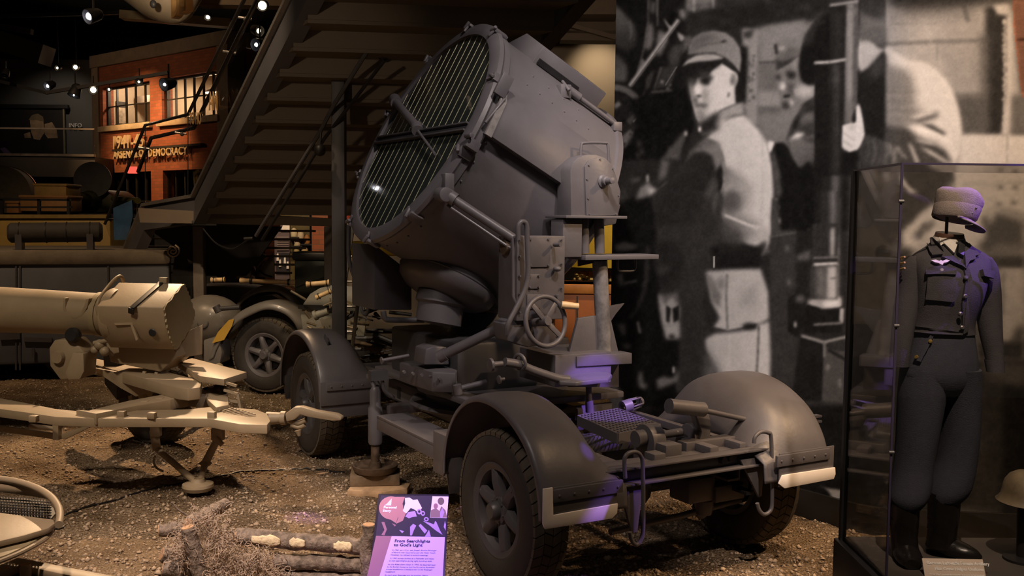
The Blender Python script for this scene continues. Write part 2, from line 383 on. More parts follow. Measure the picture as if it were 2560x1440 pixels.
P([(625, 290), (680, 320), (705, 350), (660, 380), (635, 340)], 150, 1, T_L); P([(705, 330), (740, 320), (770, 350), (720, 440), (650, 500), (660, 420)], 96, 1.5, T_L)
P([(540, 480), (590, 410), (640, 395), (700, 420), (660, 480), (640, 600), (560, 600)], 68, 2, T_L); P([(640, 90), (690, 85), (710, 120), (700, 180), (650, 170)], 118, 2, T_L); P([(540, 200), (560, 140), (620, 110), (640, 200), (600, 260)], 22, 1, T_L)
Ln([(197, 780), (640, 180)], 36, 158, 1, T_L); Ln([(206, 786), (646, 190)], 6, 84, .5, T_L)
P([(410, 830), (470, 610), (500, 600), (430, 800)], 92, 1, T_L); P([(500, 610), (620, 590), (600, 700), (560, 780), (440, 800)], 58, 1, T_L); Ln([(520, 770), (625, 600)], 8, 120, .5, T_L); Ln([(395, 838), (580, 820)], 26, 96, 1, T_L)
for cx, cy, r in ((490, 740, 16), (540, 800, 12), (565, 770, 10)): El((cx, cy), r, r, 130, 1, T_L)
P([(340, 720), (400, 640), (405, 700), (360, 820)], 66, 1, T_L); Ln([(300, 900), (420, 640)], 12, 60, 1, T_L)
arc = [(48 + 292 * math.cos(t), 1040 + 280 * math.sin(t)) for t in np.linspace(-PI / 2, -.04, 14)]
arc2 = [(48 + 238 * math.cos(t), 1040 + 222 * math.sin(t)) for t in np.linspace(-.04, -PI / 2, 14)]
P(arc + arc2, 104, 1, T_L, val2=84, g=(1, 0)); P([(48, 830), (170, 870), (280, 990), (300, 1050), (48, 1100)], 38, 1, T_L)
Ln([(60, 970), (110, 930)], 40, 118, 1, T_L); Ln([(300, 960), (400, 870)], 40, 60, 1, T_L); Ln([(180, 1110), (290, 1020)], 56, 74, 1, T_L); Ln([(230, 1100), (296, 1040)], 12, 132, .5, T_L)
P([(120, 1240), (200, 1170), (240, 1200), (260, 1280), (150, 1340)], 108, 1, T_L); El((205, 1210), 12, 12, 34, 1, T_L); El((150, 1300), 10, 16, 34, 1, T_L)
# black mass in front of the first soldier
P([(205, 900), (420, 840), (640, 820), (720, 760), (780, 1000), (800, 1120), (700, 1300), (660, 1440), (100, 1440), (260, 1150)], 25, 2, T_L)
P([(480, 1440), (560, 1340), (700, 1170), (715, 1200), (690, 1290), (640, 1440)], 84, 2, T_L); El((704, 1205), 14, 24, 165, 1, T_L)
for cx, cy in ((285, 1300), (310, 1370), (270, 1400), (560, 1350), (600, 1400), (640, 1420)): El((cx, cy), 14, 34, 96, 1.5, T_L, al=.7)
# --- pale post behind
P([(830, 175), (930, 190), (930, 780), (870, 760), (830, 640)], 138, 1.5); P([(815, 285), (862, 290), (862, 420), (850, 640), (800, 650), (800, 430)], 30, 1.5)
for k in range(18): El((RNG.uniform(865, 905), RNG.uniform(300, 660)), RNG.uniform(3, 12), RNG.uniform(4, 16), RNG.uniform(60, 110), 1, al=.8)
P([(835, 200), (905, 180), (880, 240), (840, 235)], 62, 2)
# --- first soldier
P([(600, 870), (690, 730), (840, 705), (930, 800), (990, 900), (1020, 1040), (1022, 1190), (1008, 1330), (1005, 1480), (985, 1525), (950, 1570), (830, 1525), (800, 1480), (700, 1400), (690, 1300), (715, 1130), (715, 1010), (690, 930)], 186, 2, val2=202, g=(1, -.2))
P([(720, 1120), (790, 1100), (900, 1150), (860, 1210), (740, 1230)], 150, 4, al=.8); P([(730, 1280), (860, 1330), (940, 1390), (900, 1440), (760, 1380)], 132, 5, al=.8); P([(700, 1290), (900, 1540), (700, 1560)], 66, 6)
Ln([(722, 1330), (860, 1385), (940, 1400)], 10, 214, 1); P([(810, 1400), (1000, 1410), (1000, 1490), (850, 1510)], 176, 3); P([(900, 1530), (980, 1480), (960, 1570), (900, 1590)], 90, 2)
P([(700, 1010), (760, 1060), (740, 1140), (712, 1180)], 118, 3); Ln([(960, 900), (975, 1200)], 5, 170, 2, al=.6); Ln([(820, 800), (800, 1100)], 6, 176, 3, al=.6)
P([(262, 1215), (380, 1125), (470, 1010), (520, 930), (600, 862), (660, 880), (700, 960), (712, 1040), (690, 1130), (720, 1250), (700, 1330), (760, 1440), (900, 1550), (940, 1570), (930, 1665), (650, 1680), (615, 1690), (590, 1860), (610, 2010), (680, 2070), (600, 2090), (600, 2160), (690, 2300), (620, 2420), (430, 2420), (440, 1960), (330, 1860), (300, 1500), (290, 1320)], 54, 2)
P([(510, 930), (600, 850), (680, 880), (700, 960), (712, 1050), (690, 1000), (640, 930), (560, 930), (480, 1010)], 104, 2, al=.9)
P([(640, 1250), (700, 1060), (716, 1080), (690, 1200), (650, 1330)], 84, 2); Ln([(676, 1150), (710, 1010)], 10, 150, 1); P([(690, 1040), (710, 1030), (712, 1130), (690, 1170)], 30, 1)
P([(40, 1300), (120, 1220), (262, 1215), (290, 1330), (300, 1560), (250, 1700), (30, 1620)], 27, 2)
P([(635, 1520), (760, 1500), (945, 1525), (938, 1655), (650, 1675)], 34, 1.5); Ln([(655, 1580), (655, 1650)], 9, 165, .5)
P([(605, 1672), (760, 1660), (942, 1656), (990, 1801), (1000, 1961), (930, 2001), (820, 2030), (740, 2041), (650, 2020), (690, 1960), (640, 1860)], 168, 1.5, val2=186, g=(1, .3))
P([(605, 1690), (640, 1700), (700, 1820), (690, 1900), (640, 1850)], 100, 2, al=.8); Ln([(735, 1690), (730, 1840), (738, 2030)], 9, 92, 1); P([(660, 1740), (720, 1690), (720, 1790), (690, 1800)], 116, 3, al=.8); P([(840, 1780), (920, 1760), (900, 1900), (800, 1900)], 150, 5, al=.7)
Ln([(645, 2022), (740, 2046), (900, 2010), (925, 2000)], 12, 46, 1)
P([(600, 2090), (660, 2055), (820, 2040), (920, 2005), (1000, 1975), (1014, 2180), (1000, 2420), (700, 2420), (660, 2280), (605, 2150)], 176, 1.5, val2=194, g=(1, 0)); P([(600, 2140), (690, 2280), (700, 2420), (590, 2420)], 96, 5); Ln([(930, 2010), (925, 2180), (910, 2400)], 9, 70, 1); Ln([(750, 2060), (752, 2400)], 8, 200, 1, al=.6)
El((875, 2012), 46, 22, 40, 1.5)
# head
P([(870, 370), (880, 260), (940, 160), (1040, 105), (1180, 85), (1320, 110), (1420, 180), (1490, 290), (1510, 420), (1490, 590), (1450, 540), (1330, 420), (1180, 355), (1000, 365)], 122, 1, T_E, val2=140, g=(1, .6))
P([(885, 330), (930, 190), (1040, 120), (1200, 120), (1260, 190), (1100, 235), (960, 300)], 92, 4, T_E, al=.8); Ln([(960, 290), (1100, 250), (1250, 225), (1330, 205)], 12, 84, 1, T_E); P([(1250, 220), (1310, 195), (1340, 215), (1290, 232)], 60, 1, T_E)
P([(790, 520), (860, 440), (960, 380), (1100, 360), (1240, 375), (1300, 405), (1270, 432), (1150, 450), (1000, 460), (880, 480)], 168, 1, T_E); Ln([(880, 400), (1000, 360), (1180, 350), (1330, 420), (1450, 560)], 12, 58, .6, T_E)
P([(880, 690), (900, 860), (930, 1000), (960, 1110), (1000, 1190), (1070, 1170), (1180, 1130), (1260, 1040), (1445, 960), (1440, 780), (1472, 680), (1440, 580), (1340, 510), (1270, 465), (1150, 560), (1110, 610), (980, 640)], 204, 1, T_E)
P([(780, 560), (850, 500), (1000, 465), (1150, 456), (1290, 428), (1280, 475), (1190, 540), (1120, 590), (1130, 640), (990, 650), (950, 720), (872, 720), (855, 660), (790, 640)], 36, 2, T_E); P([(1000, 560), (1120, 560), (1140, 640), (960, 660)], 74, 3, T_E, al=.7)
P([(1285, 425), (1400, 480), (1480, 590), (1470, 650), (1440, 580), (1370, 535), (1285, 478)], 44, 1, T_E)
P([(1010, 640), (1090, 615), (1180, 640), (1140, 690), (1120, 735), (1060, 745), (1000, 700)], 62, 2.4, T_E); El((1085, 690), 34, 26, 34, 1.5, T_E); P([(870, 650), (955, 660), (955, 740), (900, 770), (880, 740)], 74, 2.4, T_E)
P([(880, 720), (940, 720), (950, 860), (920, 960), (890, 830)], 112, 3, T_E); P([(1040, 760), (1100, 780), (1110, 960), (1060, 1000), (1040, 900)], 140, 4, T_E); El((988, 800), 42, 58, 226, 2, T_E); El((1000, 872), 36, 14, 58, 1.2, T_E); El((1014, 918), 20, 40, 206, 1.6, T_E); P([(920, 880), (980, 880), (990, 960), (930, 970)], 104, 2.4, T_E)
P([(940, 975), (1030, 965), (1100, 975), (1090, 1010), (1020, 1000), (950, 1004)], 46, 1.6, T_E); P([(950, 1015), (1090, 1015), (1060, 1090), (980, 1110)], 132, 4, T_E); P([(960, 1100), (1060, 1090), (1120, 1130), (1010, 1200)], 108, 4, T_E)
El((1424, 668), 46, 84, 176, 1.2, T_E); El((1412, 660), 22, 56, 108, 1.6, T_E); El((1400, 700), 14, 30, 66, 1.5, T_E); El((1356, 856), 13, 34, 104, 1.4, T_E, rot=.3)
P([(1000, 1200), (1100, 1130), (1190, 1080), (1270, 1040), (1440, 960), (1530, 935), (1545, 1085), (1400, 1110), (1300, 1160), (1200, 1290), (1060, 1340), (1010, 1280)], 158, 2, T_E); P([(1000, 1195), (1120, 1130), (1230, 1050), (1240, 1120), (1200, 1210), (1250, 1250), (1060, 1340), (1000, 1290)], 48, 3, T_E); Ln([(1545, 1088), (1400, 1118), (1310, 1170)], 8, 104, 1, T_E); El((1010, 1268), 17, 32, 225, 1, T_E)
P([(1440, 760), (1500, 620), (1540, 640), (1520, 930), (1445, 945)], 34, 1.5, T_E)
# --- second soldier in profile, dark head and the sight column
P([(1030, 310), (1062, 238), (1150, 228), (1215, 240), (1200, 330), (1130, 395), (1042, 440), (1048, 370)], 100, 2); P([(1080, 240), (1200, 235), (1190, 300), (1100, 320)], 134, 4); P([(1040, 400), (1180, 340), (1180, 372), (1042, 445)], 58, 2)
P([(1040, 445), (1150, 375), (1185, 440), (1215, 520), (1282, 535), (1282, 610), (1200, 650), (1090, 692), (1062, 600), (1052, 560), (1040, 510)], 128, 2); P([(1060, 450), (1120, 430), (1140, 480), (1070, 500)], 56, 3); El((1075, 540), 14, 26, 190, 1.5); P([(1120, 520), (1190, 500), (1200, 600), (1140, 640)], 96, 4); P([(1080, 590), (1130, 580), (1130, 610), (1085, 612)], 62, 2); El((1128, 636), 12, 18, 170, 1.5); P([(1160, 470), (1180, 500), (1165, 600), (1155, 560)], 176, 2)
P([(1105, 860), (1150, 740), (1220, 650), (1282, 590), (1282, 1100), (1150, 1040), (1120, 930)], 62, 2); P([(1108, 860), (1200, 815), (1270, 830), (1282, 930), (1230, 1010), (1180, 1035), (1140, 960)], 140, 3, val2=96, g=(.5, 1)); Ln([(1110, 850), (1180, 690), (1282, 610)], 10, 104, 2); P([(1200, 640), (1282, 600), (1282, 700), (1190, 720)], 40, 3)
P([(1020, 890), (1080, 880), (1130, 960), (1180, 1040), (1290, 1000), (1290, 1420), (1165, 1420), (1060, 1100)], 27, 2); P([(1000, 870), (1020, 880), (1000, 950), (985, 900)], 196, 1)
P([(1175, 390), (1200, 250), (1280, 130), (1370, 80), (1390, 400), (1290, 400), (1275, 520), (1225, 525), (1180, 450)], 26, 2); P([(1200, 250), (1290, 130), (1360, 100), (1300, 160), (1230, 260)], 66, 3, al=.7)
P([(1535, 60), (1715, 100), (1715, 280), (1560, 250)], 104, 4); P([(1560, 10), (1720, 10), (1720, 120), (1560, 90)], 56, 5)
P([(1530, 280), (1620, 250), (1720, 300), (1720, 1420), (1440, 1420), (1440, 900), (1540, 560)], 30, 2)
P([(1535, 235), (1600, 245), (1705, 310), (1650, 380), (1570, 430), (1535, 410)], 184, 2.5); P([(1600, 400), (1700, 310), (1712, 420), (1660, 520)], 110, 6); P([(1560, 380), (1640, 390), (1600, 500), (1550, 500)], 70, 6)
P([(1365, 40), (1550, 12), (1530, 760), (1470, 760), (1470, 390), (1365, 390)], 34, 1); P([(1470, 30), (1545, 14), (1530, 740), (1470, 740)], 92, 1.2); Ln([(1492, 30), (1488, 740)], 22, 158, 3); Ln([(1530, 30), (1520, 700)], 14, 74, 2)
Ln([(1366, 36), (1545, 10)], 16, 150, 1); P([(1400, 120), (1460, 110), (1460, 380), (1400, 380)], 52, 5)
def column(x0, x1, y0, y1, lo=30):
    for k, (a, b, v_) in enumerate(((0, .3, lo), (.3, .62, lo + 12), (.62, .76, 90), (.76, .86, 128), (.86, .94, 84), (.94, 1, 46))):
        P([(x0 + (x1 - x0) * a, y0), (x0 + (x1 - x0) * b, y0), (x0 + (x1 - x0) * b, y1), (x0 + (x1 - x0) * a, y1)], v_, 2)
column(1275, 1442, 390, 1860)
Ln([(1270, 384), (1380, 376), (1470, 366)], 14, 160, 1)
# hand and sleeve on the column
P([(1448, 775), (1510, 752), (1505, 700), (1530, 645), (1548, 640), (1568, 710), (1580, 820), (1565, 900), (1500, 945), (1440, 925)], 200, 1.5); Ln([(1450, 800), (1560, 810)], 8, 150, 1.5); Ln([(1450, 850), (1550, 860)], 8, 150, 1.5); P([(1505, 710), (1530, 660), (1535, 740), (1515, 760)], 40, 1)
P([(1535, 950), (1590, 842), (1720, 880), (1720, 1060), (1600, 1040)], 62, 2)
for k, (x_, v_) in enumerate(((1600, 120), (1640, 134), (1680, 120), (1712, 130))): Ln([(x_, 850 + k * 12), (x_ - 22, 960 + k * 14)], 14, v_, 2)
# --- lower left sheet: ammunition box, column foot, dark breech
P([(1012, 1225), (1165, 1212), (1165, 1440), (1010, 1450)], 74, 1); Ln([(1030, 1228), (1165, 1208)], 12, 130, 1)
for cx, cy, r in ((1068, 1276, 12), (1110, 1272, 10), (1110, 1310, 10), (1065, 1360, 12), (1238, 1402, 12)): El((cx, cy), r, r * 1.4, 185, 1)
P([(1000, 1455), (1165, 1430), (1165, 1790), (1000, 1830)], 62, 1.5); Ln([(1000, 1460), (1160, 1432)], 8, 110, 1)
for cx, cy in ((1105, 1530), (1115, 1740), (985, 1545)): El((cx, cy), 10, 18, 120, 1.5)
P([(1000, 1830), (1165, 1790), (1165, 2420), (1010, 2420)], 60, 3); P([(1165, 1430), (1260, 1430), (1260, 2060), (1165, 2060)], 42, 2); P([(1165, 1570), (1250, 1540), (1250, 1600), (1165, 1610)], 92, 2)
P([(1110, 1840), (1170, 1800), (1220, 1830), (1215, 2000), (1160, 2080), (1110, 2040)], 36, 1); El((1185, 1840), 30, 26, 92, 2); El((1155, 2000), 9, 20, 160, 1)
column(1258, 1422, 1180, 1860, 40); P([(1310, 1540), (1420, 1530), (1420, 1570), (1260, 1580)], 150, 2); P([(1340, 1440), (1410, 1440), (1410, 1860), (1370, 1860)], 168, 3); Ln([(1262, 1600), (1420, 1590)], 16, 120, 1); Ln([(1262, 1640), (1420, 1630)], 12, 180, 1); P([(1260, 1640), (1340, 1640), (1340, 1860), (1260, 1860)], 96, 4)
P([(1230, 1850), (1440, 1830), (1440, 1890), (1300, 1900), (1235, 1880)], 180, 2); P([(1220, 1880), (1440, 1890), (1440, 2050), (1220, 2050)], 34, 1); Ln([(1260, 2000), (1440, 1985)], 16, 130, 1); P([(1430, 1900), (1455, 1900), (1450, 1990), (1430, 1990)], 170, 1)
P([(1190, 2070), (1340, 2100), (1500, 2065), (1500, 2900), (1150, 2900)], 56, 1.5); Ln([(1195, 2072), (1330, 2110), (1500, 2070)], 14, 128, 1); Ln([(1330, 2110), (1330, 2330)], 10, 104, 1); P([(1350, 2130), (1500, 2150), (1500, 2200), (1350, 2180)], 30, 1); Ln([(1420, 2260), (1490, 2280)], 26, 140, 1)
P([(1330, 2290), (1500, 2240), (1500, 2480), (1330, 2500)], 72, 2); El((1420, 2380), 12, 20, 130, 1)
P([(0, 1600), (310, 1620), (330, 1860), (440, 1960), (430, 2500), (40, 2500)], 26, 2)
P([(310, 1820), (430, 1800), (450, 1900), (450, 2090), (380, 2090), (340, 2000)], 96, 2); P([(315, 1790), (350, 1880), (400, 1830), (440, 1900), (430, 2000), (340, 2010), (320, 1900)], 150, 1.5); P([(360, 1880), (390, 1900), (380, 1990), (360, 1980)], 40, 1); P([(400, 1900), (440, 1880), (440, 1970), (405, 1990)], 34, 1); P([(340, 2010), (440, 1990), (440, 2080), (360, 2090)], 158, 2); El((395, 2075), 18, 16, 40, 1.5)
P([(90, 560), (150, 540), (230, 570), (200, 590), (100, 600)], 92, 2, T_M); Ln([(150, 790), (225, 775)], 14, 84, 1, T_M); P([(105, 740), (135, 720), (150, 800), (115, 810)], 74, 1.5, T_M); Ln([(290, 570), (280, 760), (260, 860), (215, 960), (180, 1000)], 14, 72, 2, T_M); Ln([(228, 1020), (242, 1090)], 14, 112, 1, T_M)
P([(100, 1030), (150, 1030), (160, 1090), (140, 1110)], 76, 2, T_M); P([(230, 1340), (250, 1310), (262, 1390), (290, 1400), (270, 1430), (235, 1410)], 108, 1.5, T_M); El((444, 1310), 7, 22, 205, 1, T_M); Ln([(462, 1300), (470, 1440)], 10, 96, 1.5, T_M); P([(135, 1155), (190, 1150), (185, 1185), (140, 1180)], 70, 1.5, T_M)
P([(60, 1190), (90, 1190), (95, 1330), (110, 1440), (60, 1440)], 104, 1, T_M); P([(54, 1320), (130, 1440), (160, 1560), (54, 1560)], 104, 2, T_M)
P([(340, 560), (400, 520), (480, 560), (520, 700), (420, 830), (350, 800)], 42, 4, T_M); P([(345, 690), (410, 690), (420, 720), (350, 740)], 66, 3, T_M); P([(370, 40), (420, 60), (400, 150), (350, 180)], 96, 2, T_M); P([(190, 160), (250, 150), (240, 180), (190, 190)], 84, 1.5, T_M)
P([(215, 290), (240, 220), (290, 180), (350, 235), (300, 265)], 124, 1.5, T_M); P([(285, 215), (345, 230), (300, 258)], 190, 1.5, T_M); El((288, 160), 10, 26, 150, 1, T_M); P([(380, 200), (420, 170), (400, 190), (340, 240)], 130, 1, T_M); P([(90, 270), (150, 210), (180, 280), (120, 300)], 62, 2, T_M)
P([(300, 2340), (340, 2320), (400, 2330), (440, 2290), (430, 2350), (380, 2370), (310, 2400)], 112, 2)
# bottom of the left sheet
P([(1000, 2500), (1760, 2500), (1760, 3300), (1000, 3300)], 30, 3); P([(900, 2400), (1160, 2400), (1160, 3300), (900, 3300)], 30, 4)
P([(870, 285), (1030, 330), (1350, 375), (1345, 600), (1150, 570), (1080, 430), (1000, 340)], 150, 1, lambda p: ((1940 + p[0] / 8 - 1520) * 2.4615, (1180 + p[1] / 8) * 2.4615))
# --- right sheet
P([(1712, 0), (2600, 0), (2600, 3300), (1712, 3300)], 150, 1)
P([(130, 60), (900, 60), (900, 200), (130, 210)], 118, 8, T_R); P([(100, 210), (1000, 200), (1000, 360), (120, 370)], 140, 6, T_R); P([(400, 240), (600, 250), (560, 340), (380, 350)], 164, 8, T_R)
P([(560, 380), (960, 360), (960, 800), (700, 820), (640, 620)], 138, 6, T_R)
Ln([(20, 388), (500, 362), (1000, 350)], 16, 72, 1.5, T_R); Ln([(700, 820), (1150, 812)], 14, 84, 2, T_R); P([(700, 825), (1000, 820), (1000, 1150), (770, 1160)], 84, 4, T_R); Ln([(560, 370), (562, 520)], 6, 100, 1, T_R); Ln([(170, 210), (560, 205)], 5, 110, 1, T_R)
P([(100, -20), (1400, -20), (1400, 20), (1000, 40), (800, 60), (560, 80), (300, 90), (130, 40)], 44, 6, T_R); Ln([(780, 20), (830, 190)], 22, 72, 2, T_R)
P([(975, 60), (1060, 50), (1170, 150), (1160, 1160), (970, 1160)], 50, 3, T_R); P([(930, 300), (1000, 300), (1000, 1150), (930, 1150)], 88, 5, T_R)
for k in range(60): El((1150 + RNG.uniform(-16, 10), 180 + k * 16.5), RNG.uniform(8, 24), RNG.uniform(8, 22), RNG.uniform(120, 170), 1, T_R)
P([(1160, 140), (1200, 150), (1208, 800), (1190, 1160), (1110, 1160), (1160, 800)], 178, 1.5, T_R); P([(1040, 50), (1170, 40), (1180, 130), (1080, 130)], 168, 2, T_R)
P([(1200, 820), (1400, 800), (1400, 1180), (1195, 1180)], 100, 3, T_R); P([(1200, 20), (1400, 20), (1400, 820), (1270, 800)], 92, 2, T_R); Ln([(1240, 345), (1400, 340)], 16, 40, 1, T_R)
P([(770, 1160), (1110, 1160), (1195, 1165), (1400, 1165), (1400, 2080), (690, 2080)], 186, 2, T_R); Ln([(1165, 1170), (1160, 1400)], 6, 118, 1, T_R); Ln([(720, 1410), (1400, 1405)], 5, 140, 2, T_R, al=.5)
# shoulder of the third soldier
P([(110, 390), (190, 440), (330, 520), (480, 545), (560, 600), (640, 690), (700, 790), (740, 910), (765, 1040), (775, 1180), (760, 1300), (710, 1420), (640, 1600), (100, 1600)], 180, 1.5, T_R, val2=192, g=(1, .2))
P([(110, 540), (240, 600), (330, 640), (380, 800), (360, 920), (460, 950), (330, 1060), (320, 1180), (110, 1180)], 112, 5, T_R, al=.9); P([(160, 600), (300, 610), (330, 760), (170, 780)], 118, 6, T_R, al=.7)
for y_ in (790, 880, 950): Ln([(110, y_), (360, y_ + 10)], 14, 84, 4, T_R, al=.6); Ln([(110, y_ + 30), (300, y_ + 40), (400, y_ + 20)], 8, 168, 2, T_R, al=.7)
P([(310, 1030), (560, 960), (580, 1000), (420, 1060)], 84, 3, T_R); P([(320, 1010), (520, 955), (560, 965), (380, 1020)], 200, 2, T_R); P([(420, 1070), (520, 1070), (640, 1150), (610, 1170), (500, 1110)], 72, 2, T_R); P([(300, 1095), (420, 1090), (600, 1160), (720, 1260), (560, 1180)], 206, 2, T_R)
P([(110, 1080), (310, 1110), (400, 1180), (560, 1240), (640, 1300), (690, 1400), (640, 1440), (100, 1440)], 68, 3, T_R); P([(360, 1195), (500, 1215), (620, 1270), (560, 1250), (420, 1225)], 190, 1.5, T_R); P([(310, 1220), (345, 1250), (410, 1400), (385, 1410)], 190, 1.5, T_R); P([(410, 1260), (500, 1290), (690, 1410), (640, 1405), (510, 1330)], 188, 1.5, T_R)
for p_ in (((190, 1420), (200, 1290), (225, 1265), (260, 1330), (300, 1355)), ((120, 1240), (160, 1250), (165, 1330)), ((30, 1420), (30, 1220), (60, 1210))): Ln(p_, 14, 172, 1.5, T_R)
# below the case top edge
P([(0, 20), (940, 60), (950, 140), (900, 190), (800, 330), (700, 420), (600, 480), (560, 640), (440, 640), (180, 640), (180, 60)], 66, 4, T_C); P([(540, 90), (620, 200), (680, 240), (620, 240), (560, 170)], 180, 2, T_C); P([(420, 60), (470, 70), (480, 160), (430, 150)], 120, 3, T_C)
P([(940, 60), (1440, 40), (1440, 330), (1130, 330), (1080, 220), (960, 200)], 176, 2, T_C); Ln([(1000, 180), (1440, 165)], 6, 130, 1.5, T_C)
for cx, cy in ((1280, 70), (1390, 70), (1275, 200), (1378, 200), (1260, 320), (1370, 310)): El((cx, cy), 22, 12, 100, 2, T_C)
P([(560, 520), (640, 470), (700, 380), (800, 320), (830, 420), (1000, 480), (1160, 560), (1150, 620), (1010, 640), (940, 560), (800, 560), (640, 640), (580, 620)], 176, 3, T_C); P([(640, 560), (720, 450), (760, 460), (700, 580)], 92, 3, T_C); P([(720, 480), (800, 420), (800, 470), (740, 530)], 100, 3, T_C)
P([(1130, 420), (1250, 340), (1440, 400), (1440, 640), (1180, 690), (1110, 620), (1170, 560)], 84, 4, T_C); P([(1130, 330), (1250, 330), (1440, 410), (1440, 450), (1250, 380), (1200, 470)], 168, 4, T_C); P([(1200, 620), (1440, 600), (1440, 690), (1220, 690)], 118, 5, T_C); P([(1180, 700), (1440, 690), (1440, 800), (1190, 770)], 70, 3, T_C)
P([(1190, 790), (1440, 780), (1440, 1300), (1250, 1310), (1240, 1100)], 168, 2, T_C); Ln([(1298, 800), (1290, 1120)], 10, 96, 1.5, T_C); P([(1380, 1220), (1440, 1180), (1440, 1320), (1350, 1320)], 80, 4, T_C)
P([(180, 640), (640, 640), (640, 1440), (180, 1440)], 56, 4, T_C); P([(640, 700), (1250, 700), (1260, 1320), (640, 1440)], 90, 6, T_C); P([(1100, 1310), (1440, 1310), (1440, 1440), (1100, 1440)], 58, 3, T_C)
P([(150, 0), (1400, 0), (1400, 1120), (150, 1100)], 44, 3, T_D); P([(990, 100), (1250, 120), (1230, 500), (1180, 700), (1190, 1080), (960, 1080)], 56, 6, T_D); P([(900, 980), (1180, 1040), (1180, 1090), (860, 1090)], 92, 4, T_D); P([(1200, 150), (1400, 190), (1400, 1090), (1200, 1090)], 36, 4, T_D); P([(1030, 20), (1400, 20), (1400, 190), (1200, 160), (1100, 120)], 84, 5, T_D)
P([(300, 480), (380, 420), (440, 500), (440, 640), (340, 560)], 66, 5, T_D)
# --- second pass: closer drawing of the profile soldier, the column, the first soldier's back and the column foot
def T_P(p): return ((1880 + p[0] / 2.047 - 1520) * 2.4615, (40 + p[1] / 2.047) * 2.4615)
def T_S(p): return ((1640 + p[0] / 1.95 - 1520) * 2.4615, (280 + p[1] / 1.95) * 2.4615)
def T_F(p): return ((1960 + p[0] / 1.86 - 1520) * 2.4615, (560 + p[1] / 1.86) * 2.4615)
P([(40, 60), (280, 20), (260, 140), (120, 160), (120, 240), (40, 240)], 128, 3, T_P); P([(40, 245), (125, 245), (130, 390), (40, 390)], 104, 3, T_P); P([(40, 390), (140, 400), (150, 470), (40, 470)], 138, 3, T_P); P([(36, 475), (230, 480), (190, 620), (110, 650), (60, 590)], 120, 3, T_P)
Ln([(38, 242), (125, 236)], 5, 62, 1, T_P); Ln([(36, 474), (150, 474)], 8, 74, 1.5, T_P); P([(40, 478), (150, 480), (140, 500), (40, 498)], 84, 3, T_P, al=.7)
P([(120, 165), (135, 130), (160, 110), (210, 106), (268, 124), (245, 200), (205, 236), (130, 278), (126, 215)], 128, 1.5, T_P, val2=92, g=(-.3, 1)); P([(126, 222), (150, 236), (235, 206), (214, 244), (132, 284)], 54, 2, T_P); P([(114, 152), (128, 140), (136, 190), (124, 200)], 46, 1.2, T_P); El((158, 168), 22, 10, 172, 2, T_P); P([(180, 160), (240, 170), (200, 220), (150, 225)], 88, 3, T_P, al=.7)
P([(130, 284), (200, 242), (246, 206), (252, 300), (266, 346), (325, 362), (322, 404), (262, 442), (205, 480), (160, 478), (148, 440), (140, 402), (130, 362), (126, 314)], 118, 1.2, T_P)
P([(205, 245), (246, 212), (246, 300), (225, 280)], 150, 3, T_P, al=.8); P([(176, 282), (228, 290), (218, 328), (184, 322)], 46, 2, T_P); P([(122, 300), (150, 306), (146, 332), (126, 330)], 50, 1.6, T_P); El((161, 362), 15, 20, 208, 1.6, T_P); P([(180, 340), (224, 350), (228, 410), (190, 420)], 82, 3, T_P); P([(160, 408), (196, 402), (194, 418), (164, 422)], 40, 1.4, T_P); El((202, 446), 12, 15, 188, 1.6, T_P); P([(152, 440), (188, 440), (196, 480), (160, 480)], 62, 2, T_P); P([(238, 352), (326, 366), (312, 412), (262, 424), (232, 410)], 172, 3, T_P); P([(218, 370), (232, 372), (234, 410), (224, 410)], 182, 1.5, T_P)
P([(178, 636), (216, 536), (262, 470), (326, 420), (326, 819), (300, 819)], 62, 1.5, T_P); P([(196, 600), (230, 520), (320, 452), (322, 490), (250, 548)], 34, 2, T_P); P([(262, 500), (322, 486), (322, 540), (240, 560)], 104, 3, T_P); P([(190, 640), (322, 612), (322, 740), (252, 790), (206, 730)], 118, 2.5, T_P, val2=84, g=(1, 1)); P([(184, 640), (232, 598), (276, 602), (246, 628)], 204, 1.5, T_P); P([(250, 636), (322, 626), (322, 650)], 54, 2, T_P)
P([(108, 656), (165, 655), (200, 716), (240, 786), (262, 770), (290, 745), (322, 780), (322, 1100), (150, 1100), (112, 720)], 28, 1.5, T_P); P([(96, 690), (112, 690), (150, 830), (120, 830)], 74, 2, T_P); El((96, 660), 18, 16, 205, 1.5, T_P)
P([(238, 262), (262, 150), (300, 70), (350, 10), (410, -20), (410, 240), (326, 240), (326, 350), (292, 356), (252, 334)], 27, 1.5, T_P); P([(262, 150), (300, 66), (350, 10), (380, 0), (330, 60), (290, 150)], 78, 4, T_P, al=.7)
P([(398, -40), (492, -40), (488, 236), (398, 236)], 38, 1, T_P); Ln([(446, -30), (446, 225)], 26, 54, 4, T_P)
P([(488, -40), (544, -40), (540, 440), (520, 555), (466, 555), (478, 240)], 96, 1.2, T_P); Ln([(506, -30), (500, 540)], 20, 166, 3, T_P); Ln([(536, 0), (526, 440)], 9, 66, 2, T_P); Ln([(512, 430), (496, 550)], 30, 74, 4, T_P, al=.6)
P([(545, 160), (604, 128), (672, 180), (622, 246), (566, 296), (545, 262)], 172, 2, T_P); P([(545, 60), (686, 60), (686, 150), (672, 176), (604, 124), (545, 140)], 96, 3, T_P); Ln([(640, 158), (690, 146)], 7, 52, 1.5, T_P); P([(545, 300), (600, 270), (672, 184), (688, 200), (688, 650), (620, 612), (578, 600), (566, 520), (545, 450)], 36, 2, T_P); P([(600, 280), (676, 190), (684, 240), (640, 330)], 74, 6, T_P)
